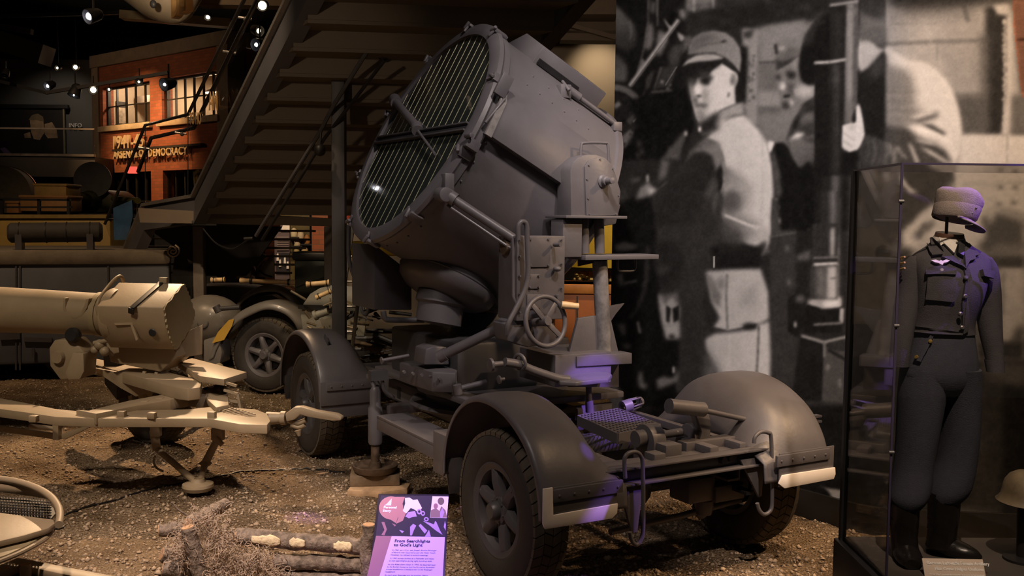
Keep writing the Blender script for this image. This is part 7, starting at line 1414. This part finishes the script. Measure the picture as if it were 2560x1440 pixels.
# far side hand rail visible through the flight, dangling lamps
part('far_rail', MB().tube([sv(at(640, 590, 11.0)), sv(at(800, 330, 10.2)), sv(at(835, 262, 10.0)), sv(at(918, 128, 9.6))], .022, 8), STM, ST)
part('far_rail', MB().tube([sv(at(655, 600, 11.0)), sv(at(812, 345, 10.2)), sv(at(962, 150, 9.6))], .018, 8), BLACK, ST)
mb = MB().tube(arc_pts([sv(at(508, 572, 12.3)), sv(at(540, 608, 12.2)), sv(at(580, 622, 12.1)), sv(at(612, 605, 12.0)), sv(at(625, 596, 11.9))], 5), .010, 6); mb.cyl(sv(at(610, 597, 11.9)), sv(at(632, 596, 11.9)), .022, n=10); part('hanging_lead', mb, BLACK, ST)
for (a, b, lab) in ((800, 375, 'round dark spot lamp hanging under the stairs'), (958, 137, 'round dark spot lamp beside the drum top')):
    c = at(a, b, 9.9); o = root('spot_lamp', lab, 'lamp', c, 0, 'spot lamps of the hall'); part('housing', MB().ball(V(), (.06, .07, .065), 16, 10), BLACK, o); part('stem', MB().cyl((0, 0, .05), (.01, .0, .18), .012), BLACK, o)
column_thing('stair_column', 482, 508, 566, 720, 13.22, 'slim brown-grey steel column under the stair landing', mat('column_brown', (.13, .11, .095), .6))
column_thing('stair_column', 810, 829, 566, 740, 12.4, 'slim pale steel column under the landing just left of the dark pillar', mat('column_pale', (.17, .15, .12), .6))
# ---- brick house front
def brick_mat():
    mt = bpy.data.materials.new('brick'); mt.use_nodes = True; nt = mt.node_tree; N = nt.nodes; Lk = nt.links; b = N['Principled BSDF']; b.inputs['Roughness'].default_value = .85
    tc = N.new('ShaderNodeTexCoord'); mp_ = N.new('ShaderNodeMapping'); mp_.inputs['Rotation'].default_value = (PI / 2, 0, 0); br = N.new('ShaderNodeTexBrick'); br.inputs['Scale'].default_value = 5.5; br.inputs['Brick Width'].default_value = 1.1; br.inputs['Row Height'].default_value = .42; br.inputs['Mortar Size'].default_value = .03
    br.inputs['Color1'].default_value = (.30, .085, .035, 1); br.inputs['Color2'].default_value = (.22, .060, .028, 1); br.inputs['Mortar'].default_value = (.14, .08, .05, 1)
    Lk.new(tc.outputs['Object'], mp_.inputs[0]); Lk.new(mp_.outputs[0], br.inputs[0]); Lk.new(br.outputs[0], b.inputs['Base Color']); bp = N.new('ShaderNodeBump'); bp.inputs['Strength'].default_value = .4; bp.inputs['Distance'].default_value = .01; Lk.new(br.outputs[1], bp.inputs['Height']); bp.invert = True; Lk.new(bp.outputs[0], b.inputs['Normal'])
    return mt
BRK = brick_mat(); CON = mat('parapet_stone', (.20, .16, .125), .8, var=.2, scale=4)
c0 = at(566, 76, 22.0); ZP = c0.z
c1 = CAM + ray(232, 141) * ((ZP - EYE) / ray(232, 141).z)
ang = math.atan2(c0.y - c1.y, c0.x - c1.x); BF = Frame((c1.x, c1.y, 0), ang); bu, bv_, bz_ = BF.u, BF.v, BF.z; BLn = (V((c0.x, c0.y)) - V((c1.x, c1.y))).length
BD = root('brick_house', 'two-storey brick house front with stone parapet and raised lettering, upper left', 'building', BF.o, ang)
wins = []
for (xl, xr, yt_l, yb_l) in ((258, 375, 220, 312), (405, 545, 196, 308)):
    ul, ur = bv_(xl, 300, 0).x, bv_(xr, 290, 0).x; zb = bv_(xl, yb_l, 0).z; zt_ = bv_(xl, yt_l, 0).z; wins.append((ul, ur, zb, zt_))
for (xl, xr) in ((258, 377), (405, 545)):
    ul, ur = bv_(xl, 430, 0).x, bv_(xr, 430, 0).x; zt_ = bv_(xl, 433, 0).z; wins.append((ul, ur, zt_ - 1.5, zt_))
z1 = (wins[0][2] + wins[1][2]) / 2; z2 = (wins[0][3] + wins[1][3]) / 2 ; z3 = wins[2][3]; z4 = z3 - 1.5
wins = [(wins[0][0], wins[0][1], z1, z2), (wins[1][0], wins[1][1], z1, z2), (wins[2][0], wins[2][1], z4, z3), (wins[3][0], wins[3][1], z4, z3)]
ZT = ZP - .32
def wallbox(mb, u0, u1, zz0, zz1): return mb.obox((u0, 0, zz0), (u1 - u0, 0, 0), (0, .3, 0), (0, 0, zz1 - zz0))
mb = MB(); U0, U1 = 0.3, BLn
wallbox(mb, U0, U1, z2, ZT); wallbox(mb, U0, U1, z3, z1); wallbox(mb, U0, U1, -.06, z4)
for (za, zb_) in ((z1, z2), (z4, z3)): wallbox(mb, U0, wins[0][0], za, zb_); wallbox(mb, wins[0][1], wins[1][0], za, zb_); wallbox(mb, wins[1][1], U1, za, zb_)
part('brick_wall', mb, BRK, BD)
part('corner_pier', MB().obox((0, -.05, -.06), (.32, 0, 0), (0, .4, 0), (0, 0, ZP - .25)), CON, BD); part('corner_pier', MB().obox((BLn - .32, -.05, -.06), (.42, 0, 0), (0, .5, 0), (0, 0, ZP - .25)), CON, BD)
part('parapet', MB().obox((-.05, -.08, ZP - .32), (BLn + .15, 0, 0), (0, .5, 0), (0, 0, .32)), CON, BD, .02)
mb = MB().obox((BLn, .4, -.06), (.1, 0, 0), (0, 4, 0), (0, 0, ZP - .3)); sw = part('side_wall', mb, BRK, BD); part('parapet', MB().obox((BLn - .02, .4, ZP - .32), (.2, 0, 0), (0, 4, 0), (0, 0, .32)), CON, BD)
WFR = mat('window_frame', (.02, .018, .016), .6); ROOM = mat('room_cream', (.52, .42, .30), .8, var=.08)
for i, (u0, u1, za, zb_) in enumerate(wins):
    mb = MB()
    for (a, b, c, d) in ((u0, u1, za, za + .05), (u0, u1, zb_ - .05, zb_), (u0, u0 + .05, za, zb_), (u1 - .05, u1, za, zb_)): mb.obox((a, .12, c), (b - a, 0, 0), (0, .08, 0), (0, 0, d - c))
    wn = part('window', mb, WFR, BD)
    nb = 5 if i % 2 == 0 else 6
    for k in range(1, nb): x_ = u0 + (u1 - u0) * k / nb; part('glazing_bar', MB().obox((x_ - .016, .13, za), (.032, 0, 0), (0, .05, 0), (0, 0, zb_ - za)), WFR, wn)
    for k in (.5,): part('glazing_bar', MB().obox((u0, .13, za + (zb_ - za) * k), (u1 - u0, 0, 0), (0, .05, 0), (0, 0, .025)), WFR, wn)
    for k in range(nb): x_ = u0 + (u1 - u0) * k / nb; part('pane', MB().obox((x_ + .02, .155, za + .03), ((u1 - u0) / nb - .04, 0, 0), (0, .006, 0), (0, 0, zb_ - za - .06)), SGL, wn)
    if i < 2: part('sill', MB().obox((u0 - .12, -.10, za - .14), (u1 - u0 + .24, 0, 0), (0, .3, 0), (0, 0, .14)), mat('sill_stone', (.42, .34, .24), .7), wn, .01)
# rooms behind the upper windows: cream walls, a poster, lamp shade, stair rails
part('room_back', MB().obox((.3, 1.9, z1 - .5), (BLn - .3, 0, 0), (0, .05, 0), (0, 0, z2 - z1 + 1.2)), ROOM, BD); part('room_floor', MB().obox((.3, .3, z1 - .35), (BLn - .3, 0, 0), (0, 1.7, 0), (0, 0, .05)), OLDWOOD, BD)
part('room_partition', MB().obox((wins[0][1] + .25, .32, z1 - .3), (.1, 0, 0), (0, 1.6, 0), (0, 0, z2 - z1 + .9)), MATS['room_cream'], BD)
part('room_beam', MB().obox((wins[0][0], .9, z2 - .34), (1.6, 0, 0), (0, .2, 0), (0, 0, .2)), mat('beam_grey', (.3, .25, .2), .8), BD)
part('room_side', MB().obox((.31, .3, z1 - .4), (.03, 0, 0), (0, 1.7, 0), (0, 0, z2 - z1 + 1.0)), MATS['room_cream'], BD)
part('wall_poster', MB().obox((.35, .42, z1 + .0), (.02, 0, 0), (0, .34, 0), (0, 0, .72)), mat('poster_dark', (.05, .045, .04), .7, var=.8, scale=6), BD)
part('poster_image', MB().obox((.372, .46, z1 + .14), (.01, 0, 0), (0, .26, 0), (0, 0, .42)), mat('poster_pale', (.55, .45, .33), .7, var=.6, scale=5), BD)
part('lower_room', MB().obox((.3, 1.6, z4 - .4), (BLn - .3, 0, 0), (0, .05, 0), (0, 0, 2.0)), mat('lower_room', (.10, .095, .11), .7, var=.4, scale=1.5), BD)
lsx = (wins[1][0] + wins[1][1]) / 2 - .35; ls = part('lamp_shade', MB().lathe([(.02, .18), (.05, .16), (.30, .02), (.31, 0), (.29, .0), (.03, .14)], (lsx, 1.0, z2 - .30), (0, 0, 1), 28, closed=True), mat('shade_white', (.8, .74, .66), .5, var=0), BD)
part('bulb', MB().ball((lsx, 1.0, z2 - .29), .07, 12, 8), mat('bulb', (1, .85, .6), .5, var=0, emit=14, ecol=(1, .75, .45)), BD)
for k in range(7): part('roof_slat', MB().bar((lsx + .75, 1.3, z1 + .25 + k * .2), (lsx + 1.5, 1.2, z1 + .02 + k * .2), .03, .06), mat('slat_pale', (.55, .47, .38), .7), BD)
def blight(u_, v_, z_, watt, col, size):
    l = bpy.data.lights.new('room_light', 'POINT'); l.energy = watt; l.color = col; l.shadow_soft_size = size; o = bpy.data.objects.new('room_light', l); COL.objects.link(o); o.parent = BD; o.location = (u_, v_, z_)
blight(lsx, .95, z2 - .42, 90, (1, .74, .48), .08); blight(wins[0][0] + .9, .6, z2 + .02, 80, (1, .75, .5), .08)
# raised lettering
LET = mat('letter_tan', (.50, .40, .26), .6, var=.05)
def letters(body, x, y, hpx, nm, w2=1.38):
    p = bv_(x, y, -.06); h = hpx / FPX * 23.5; me = text_mesh(body, h * w2, .03, 'LEFT', 1.0, .006); o = link(nm, me, LET, BD); o.location = (p.x, -.10, p.z); o.rotation_euler = (PI / 2, 0, 0); o['label'] = 'raised tan letters ' + body
    return o
letters('1941-45', 285, 373, 27, 'lettering', 1.75); letters('ARSENAL OF DEMOCRACY', 289, 397, 17, 'lettering', 1.66)
p, q = bv_(283, 377, -.1), bv_(505, 360, -.1); part('lettering_rule', MB().obox((p.x, -.14, p.z - .02), (q.x - p.x, 0, 0), (0, .12, 0), (0, 0, .05)), WFR, BD)
spot('wash_light', BF.wor((2.6, -2.4, ZP - .2)), BF.wor((2.6, 0, z3 + .5)), 850, (1, .55, .22), 74, .8, .05)
spot('wash_light', BF.wor((3.9, -2.0, ZP - .4)), BF.wor((3.6, 0, z1 - .3)), 380, (1, .52, .2), 50, .8, .05)
spot('wash_light', BF.wor((1.5, -9.0, ZP + .6)), BF.wor((2.6, 0, z1 + .6)), 420, (1, .62, .34), 60, .9, .2)  # broad unseen spot added to lift the upper bricks
# reflection on the upper balustrade glass, modelled as solid letters (AM / TO HO ...)
gn = (t3e - t2).cross(S0 - t2).normalized(); gn = gn if gn.y < 0 else -gn
for (body, x, y, h, ) in (('AM', 527, 275, 44), ('TO HO', 478, 310, 30)):
    d = ray(x, y); p = CAM + d * ((t2 - CAM).dot(gn) / d.dot(gn)); me = text_mesh(body, h / FPX * 12 * 1.38, .002, 'LEFT', 1.0, .004); ex = (ray(x + 40, y) * ((t2 - CAM).dot(gn) / ray(x + 40, y).dot(gn)) - d * ((t2 - CAM).dot(gn) / d.dot(gn))).normalized(); ey = gn.cross(ex).normalized()
    ex = ey.cross(gn); o = link('reflected_letters', me, mat('reflection_cream', (.55, .33, .14), .6, var=0), ST); o.matrix_local = Matrix.Translation(sv(p) + gn * .02) @ Matrix((ex, ey, gn)).transposed().to_4x4(); o['label'] = 'cream reflection of letters %s modelled on the stair glass' % body
# ---- far left wall with poster and mezzanine front
FW = mat('left_plaster', (.10, .092, .085), .8, var=.1, scale=1)
a, b = at(-60, 420, 27), at(250, 150, 27); mb = MB().obox((a.x, 27, 0), (b.x - a.x, 0, 0), (0, .2, 0), (0, 0, b.z)); struct('wall_back', mb, FW)
spot('wall_light', at(130, 130, 25.0), at(150, 330, 27), 60, (1, .85, .66), 80, .9, .05)
pa = at(-10, 388, 26.9); pb = at(160, 272, 26.9); PO = root('wall_poster', 'dark photo banner of lit faces hanging on the far left wall', 'poster', (pa.x, 26.85, pa.z)); pw, ph = pb.x - pa.x, pb.z - pa.z
part('banner', MB().obox((0, 0, 0), (pw, 0, 0), (0, .04, 0), (0, 0, ph)), mat('banner_dark', (.012, .008, .007), .6, var=.4, scale=2), PO)
def pq(a, b): p_ = at(a, b, 26.85); return V((p_.x - pa.x, -.004, p_.z - pa.z))
FCE = mat('banner_face', (.30, .19, .11), .6, var=.5, scale=3)
for q in (((75, 300), (95, 285), (108, 300), (112, 330), (100, 350), (85, 348), (78, 330)), ((112, 310), (130, 305), (142, 325), (145, 345), (120, 346), (112, 335)), ((60, 335), (75, 330), (78, 345), (62, 345))): part('face_print', MB().prism([pq(a, b) for a, b in q], (0, -.004, 0)), FCE, PO)
part('helmet_print', MB().prism([pq(a, b) for a, b in ((72, 300), (80, 288), (95, 284), (108, 292), (110, 304), (92, 300))], (0, -.006, 0)), mat('banner_tan', (.16, .11, .06), .6), PO)
part('robe_print', MB().prism([pq(a, b) for a, b in ((0, 372), (12, 368), (30, 385), (15, 388))], (0, -.006, 0)), mat('banner_violet', (.12, .07, .16), .6), PO); part('frame_bar', MB().obox((-.1, -.06, ph), (pw + .25, 0, 0), (0, .12, 0), (0, 0, .1)), BLACK, PO); part('frame_bar', MB().obox((pw, -.03, 0), (.04, 0, 0), (0, .06, 0), (0, 0, ph)), mat('frame_tan', (.2, .16, .1), .6), PO)
a = at(188, 315, 26.9); me = text_mesh('INFO', .16, .01); o = link('wall_sign', me, PWH, None, (at(172, 318, 26.9).x, 26.9, at(172, 318, 26.9).z), (PI / 2, 0, 0)); tag(o, 'tiny pale lettered plate beside the banner', 'sign')
a, b = at(-60, 440, 24), at(237, 392, 24); mb = MB().obox((a.x, 24, a.z), (b.x - a.x, 0, 0), (0, 2.8, 0), (0, 0, b.z - a.z)); struct('trim_1', mb, mat('mezzanine', (.035, .033, .036), .6))
mb = MB().obox((a.x, 23.95, b.z), (b.x - a.x, 0, 0), (0, .12, 0), (0, 0, .06)); struct('trim_2', mb, STL)
gl = MB().obox((a.x, 24.0, b.z + .06), (b.x - a.x, 0, 0), (0, .012, 0), (0, 0, .62)); GP = part('balustrade_glass', gl, SGL); tag(GP, 'clear glass mezzanine balustrade in front of the far left banner', 'balustrade'); part('cap_rail', MB().obox((a.x, 23.98, b.z + .66), (b.x - a.x, 0, 0), (0, .04, 0), (0, 0, .04)), STL, GP)
# ---- partition wall behind the searchlight with a lit patch, soffit ducts above
PW = mat('partition', (.17, .145, .12), .8, var=.06, scale=1)
a, b = at(858, 560, 16.0), at(1600, 112, 16.0); mb = MB().obox((a.x, 16, -.06), (b.x - a.x + 3, 0, 0), (0, .2, 0), (0, 0, b.z + .06)); struct('wall_partition', mb, PW)
spot('wall_light', at(1497, 85, 15.15), at(1500, 190, 16), 90, (1, .74, .44), 78, 1.0, .05); spot('wall_light', at(1180, 20, 13.5), at(1000, 400, 16), 20, (1, .75, .5), 90, .9, .1)
DUC = mat('duct_brown', (.060, .045, .034), .7, var=.2)
for i, (p, q, wd, ht, Y0, Y1, lab) in enumerate((((860, 30), (1180, 66), .10, .10, 13, 13, 'thin brown conduit sloping behind the drum top'), ((860, 60), (1540, 62), .25, .22, 14.5, 14.5, 'dark horizontal duct under the ceiling behind the drum'), ((1225, -20), (1262, 60), .30, .3, 11, 13.5, 'brown slanted ceiling beam above the drum'), ((1320, 14), (1540, 14), .5, .35, 14, 14, 'dark boxed ceiling beam right of the drum top'), ((1350, 42), (1545, 96), .06, .06, 14, 14, 'thin pale pipe descending towards the mural'), ((1400, 96), (1545, 98), .3, .1, 14.4, 14.4, 'dark ledge above the lit partition wall'), ((870, 104), (1120, 112), .12, .16, 13.6, 13.6, 'striped lighting bar behind the drum at the left'))):
    P_, Q_ = at(*p, Y0), at(*q, Y1); o = part('ceiling_duct', MB().bar(V(), Q_ - P_, wd, ht), DUC if i != 6 else mat('bar_cream', (.26, .20, .13), .6), None, 0, loc=P_); tag(o, lab, 'duct')
    if i == 6:
        for k in (.35, .78): part('dark_sleeve', MB().bar((Q_ - P_) * k, (Q_ - P_) * (k + .1), wd * 1.05, ht * 1.05), BLACK, o)
    if i == 1: part('hanger', MB().cyl((Q_ - P_) * .6, (Q_ - P_) * .6 + V((0, 0, 2)), .012), BLACK, o)
# upper left ceiling beams and strip lamp troughs
for i, (p, q, wd, ht, Y, lab) in enumerate((((305, 38), (580, 60), .25, .14, 17, 'long cream ceiling trough behind the aircraft nose'), ((-20, 95), (118, 140), .5, .35, 18, 'brown ceiling beam at the far left'), ((-20, 42), (360, 30), .06, .06, 17, 'thin lighting track running under the ceiling at the left'), ((500, 8), (720, 12), .3, .1, 16, 'pale ceiling panel right of the hanging letters'), ((-20, 62), (80, 80), .12, .1, 18, 'dim short ceiling strip at the far left'), ((115, 232), (420, 182), .05, .05, 15, 'black lighting track crossing in front of the brick house'), ((-20, 198), (115, 232), .05, .05, 15.4, 'black lighting track at the far left'))):
    P_, Q_ = at(*p, Y), at(*q, Y); o = part('ceiling_beam', MB().bar(V(), Q_ - P_, wd, ht), (mat('trough_cream', (.30, .22, .13), .6), mat('beam_brown', (.07, .05, .03), .7), BLACK, mat('panel_tan', (.16, .10, .05), .7), DUC, BLACK, BLACK)[i], None, 0, loc=P_); tag(o, lab, 'beam')
# ---- hanging aircraft nose with raised letters
np_ = at(415, 10, 14.5); AN = root('aircraft_nose', 'cream aircraft nose hanging from the ceiling at the top edge', 'aircraft', np_); ac = V((-.05, 0, .55))
axn = V((.42, -.35, -.84)).normalized()
part('nose_cone', MB().lathe([(.95, -1.4), (.86, -.7), (.70, -.25), (.50, .15), (.28, .42), (.12, .55), (.001, .60)], V((-.05, .2, .25)), axn, 36), mat('nose_cream', (.42, .34, .25), .5, var=.15, scale=3), AN)
p = at(383, 10, 14.0) - np_; part('nose_vent', MB().ball(p, (.05, .03, .06), 12, 8), GREY2, AN)
me = text_mesh('DEF', .46, .05, 'LEFT', 1, .01); o = link('hanging_sign', me, mat('letter_gold', (.50, .30, .12), .6, var=.05), None, at(436, 46, 13.2), (PI / 2, 0, -.95)); tag(o, 'raised gold letters DEF cut by the top edge', 'sign')
# ---- spot lamps of the hall in view
LMP = mat('lamp_glow', (1, .9, .7), .5, var=0, emit=12, ecol=(1, .80, .50)); LMW = mat('lamp_glow_white', (1, .95, .95), .5, var=0, emit=10, ecol=(.9, .9, 1))
def lamp(x, y, Y, d, r, lab, m_=LMP, glow=.7, stem=True):
    glow *= .62
    o = root('spot_lamp', lab, 'lamp', at(x, y, Y), 0, 'spot lamps of the hall'); d = V(d).normalized()
    part('can', MB().lathe([(r * .5, -r * 2.2), (r * .8, -r * 1.8), (r, -r * .4), (r * 1.05, 0), (r * .95, 0), (r * .7, -r * 1.2), (r * .4, -r * 1.6)], V(), d, 20, closed=True), BLACK, o)
    part('bulb', MB().lathe([(.001, .0), (r * glow * .7, -r * .05), (r * glow, -r * .25), (.001, -r * .3)], V(), d, 16), m_, o)
    if not stem: part('cord', MB().cyl(-d * r, V((0, 0, 8.4 - o.location.z)), .004, n=5), BLACK, o)
    if stem: part('yoke', MB().cyl(-d * r, -d * r + V((0, 0, r * 3)), r * .15, n=6), BLACK, o)
lamp(218, 42, 13, (-.5, -.75, -.35), .10, 'bright white spot lamp near the top left below the ceiling', LMW, .8)
lamp(655, 14, 12, (0, -1, -.3), .07, 'round glowing lamp at the top edge right of the aircraft nose', LMP, 1.2, False)
lamp(519, 44, 16, (0, -.8, -.6), .06, 'small warm lamp under the cream ceiling trough', LMP, .9, False)
lamp(649, 78, 12, (.7, -.6, -.3), .07, 'slim lamp between the stair rails', LMP, .7)
lamp(638, 112, 11.8, (-.5, -.9, -.2), .08, 'dark round lamp against the stair stringer', LMW, .5)
lamp(188, 168, 18, (.1, -1, -.2), .06, 'bright bare bulb above the far left wall', LMP, 1.0, False)
lamp(142, 170, 18, (-.3, -1, -.2), .05, 'smaller dim bulb left of the bright bare bulb', LMP, .7, False)
lamp(117, 216, 15, (-.4, -.8, -.4), .07, 'small lamp on the track above the banner', LMW, .6)
lamp(184, 240, 15, (-.2, -.3, -.9), .09, 'dark lamp hanging from the track right of the banner', LMW, .2)
lamp(233, 225, 15, (.3, -.9, -.2), .07, 'glowing oval lamp beside the brick house corner', LMP, 1.0)
lamp(272, 224, 15, (.1, -.9, -.4), .035, 'tiny lamp in front of the left upper window', LMP, .8)
lamp(347, 206, 15, (.1, -.7, -.7), .06, 'dark track lamp above the left upper window', LMP, .5)
lamp(409, 212, 15, (-.5, -.8, -.3), .10, 'large dark lamp with blue-white glint between the two upper windows', LMW, .4)
lamp(12, 190, 15, (0, -.5, -.8), .06, 'dark unlit lamp at the left edge', BLACK, .3)
o = root('exit_sign', 'small red lit exit sign behind the stair glass', 'sign', at(331, 425, 20)); part('box', MB().box((0, 0, 0), (.18, .06, .14)), mat('exit_red', (.8, .08, .05), .5, var=0, emit=1.5, ecol=(1, .12, .08)), o)
# ---- graphic panel and brick column seen below the landing
gp = at(715, 640, 15); GR = root('graphic_panel', 'tall purple-grey text panel standing behind the stairs', 'panel', (gp.x, gp.y, 0)); gl_ = lambda a, b, Y=15: at(a, b, Y) - V((gp.x, gp.y, 0))
part('board', MB().prism([gl_(a, b) for a, b in ((690, 905), (724, 905), (724, 560), (704, 560), (686, 590))], (0, .05, 0)), mat('panel_plum', (.10, .075, .085), .6, var=.1), GR)
part('header', MB().prism([gl_(a, b, 14.98) for a, b in ((702, 578), (724, 578), (724, 560), (708, 560))], (0, .02, 0)), PWH, GR); part('photo_print', MB().prism([gl_(a, b, 14.98) for a, b in ((690, 632), (724, 632), (724, 684), (690, 684))], (0, .02, 0)), PDK, GR)
for (a, b) in ((700, 655), (712, 650), (719, 660), (694, 640)): part('figure_print', MB().prism([gl_(a - 3, b + 12, 14.96), gl_(a + 3, b + 12, 14.96), gl_(a + 2, b - 6, 14.96), gl_(a - 2, b - 6, 14.96)], (0, .02, 0)), PWH, GR)
for k in range(6): part('text_line', MB().prism([gl_(a, b, 14.97) for a, b in ((692, 592 + k * 6), (722, 592 + k * 6), (722, 593.6 + k * 6), (692, 593.6 + k * 6))], (0, .01, 0)), mat('text_grey', (.25, .2, .2), .6, var=0), GR)
bc = at(798, 600, 15.5); o = part('brick_pier', MB().obox((-.12, 0, 0), (.26, 0, 0), (0, .3, 0), (0, 0, 2.6)), BRK, None, loc=(bc.x, bc.y, -.06)); tag(o, 'narrow red brick pier behind the stairs, left of the dark pillar', 'pier')
gb = at(775, 690, 13.6); GB = root('green_machine', 'dark green metal cabinet behind the half-track mudguard', 'cabinet', (gb.x, gb.y, -.06)); part('body', MB().obox((-.22, 0, 0), (.44, 0, 0), (0, .5, 0), (0, 0, gb.z + .28)), mat('bottle_green', (.02, .03, .022), .5, var=.2), GB, .02); part('top', MB().obox((-.25, -.03, gb.z + .28), (.5, 0, 0), (0, .56, 0), (0, 0, .12)), BLACK, GB, .03); part('corner_rib', MB().prism([(-.2, -.01, gb.z - .1), (.2, -.01, gb.z + .2), (.2, -.01, gb.z + .05)], (0, .02, 0)), mat('green_pale', (.05, .06, .05), .5), GB)
sh = at(745, 600, 16.5); o = part('display_shelf', MB().obox((-.3, 0, 0), (.5, 0, 0), (0, .3, 0), (0, 0, 3.0)), mat('shelf_olive', (.12, .09, .03), .6, var=.5, scale=5), None, loc=(sh.x, sh.y, -.06)); tag(o, 'olive display shelf with small goods in the distance behind the stairs', 'shelf')
for k, (a, b, c_) in enumerate(((735, 583, (.7, .6, .4)), (752, 588, (.6, .5, .35)), (744, 605, (.6, .5, .35)), (768, 600, (.35, .16, .05)), (742, 620, (.5, .4, .2)), (762, 626, (.55, .4, .2)))):
    p = at(a, b, 16.4); q = MB().lathe([(.05, -.06), (.06, 0), (.045, .06), (.02, .09), (.001, .09)], V(), (0, 0, 1), 10); o = part('shelf_item', q, mat('goods%d' % k, c_, .6, var=.2), None, loc=p); tag(o, ('cream lamp-like item on the distant shelf, uppermost left', 'cream item on the distant shelf, uppermost right', 'cream item on the distant shelf, second row', 'orange brown item on the distant shelf', 'pale item on the distant shelf, lowest left', 'pale item on the distant shelf, lowest right')[k], 'goods', 'goods on the distant shelf'); part('ledge', MB().box((0, 0, -.075), (.2, .2, .025)), BLACK, o)
bl = at(308, 560, 15.2); o = part('blue_panel', MB().prism([at(a, b, 15.2) - bl for a, b in ((283, 520), (330, 500), (332, 540), (318, 600), (285, 600))], (0, .05, 0)), mat('print_blue', (.03, .10, .22), .5, var=.4, scale=5), None, loc=bl); tag(o, 'blue printed panel behind the lower stair glass', 'panel')
spot('hall_fill', (-6.5, 8.6, 7.2), (-6.4, 14.2, 1.6), 900, WARM, 60, .8, .1); spot('hall_fill', (-3.3, 4.6, 3.9), (-2.1, 11.0, 3.5), 115, (1, .74, .5), 40, .8, .1); spot('hall_fill', (-4.6, 10.4, 5.0), (-4.9, 14.5, 6.6), 420, (1, .76, .5), 50, .8, .1); spot('hall_fill', (1.6, 10.8, 5.5), (1.1, 13, 1.0), 420, (1, .72, .4), 50, .8, .1)  # unseen spots; the stair and aircraft nose ones are added to brighten them
spot('hall_fill', (.9, 10.6, 4.3), (.5, 14.4, 5.9), 130, (1, .70, .45), 80, .9, .1); spot('hall_fill', (-3.3, 7.6, 6.8), (-3.0, 12.4, .9), 1000, (1, .72, .44), 40, .8, .1); spot('hall_fill', (-3.4, 13.6, 3.6), (-3.6, 16, 1.8), 160, (1, .72, .44), 80, .8, .1)  # the ceiling uplight is added to lift the beams, its source unseen
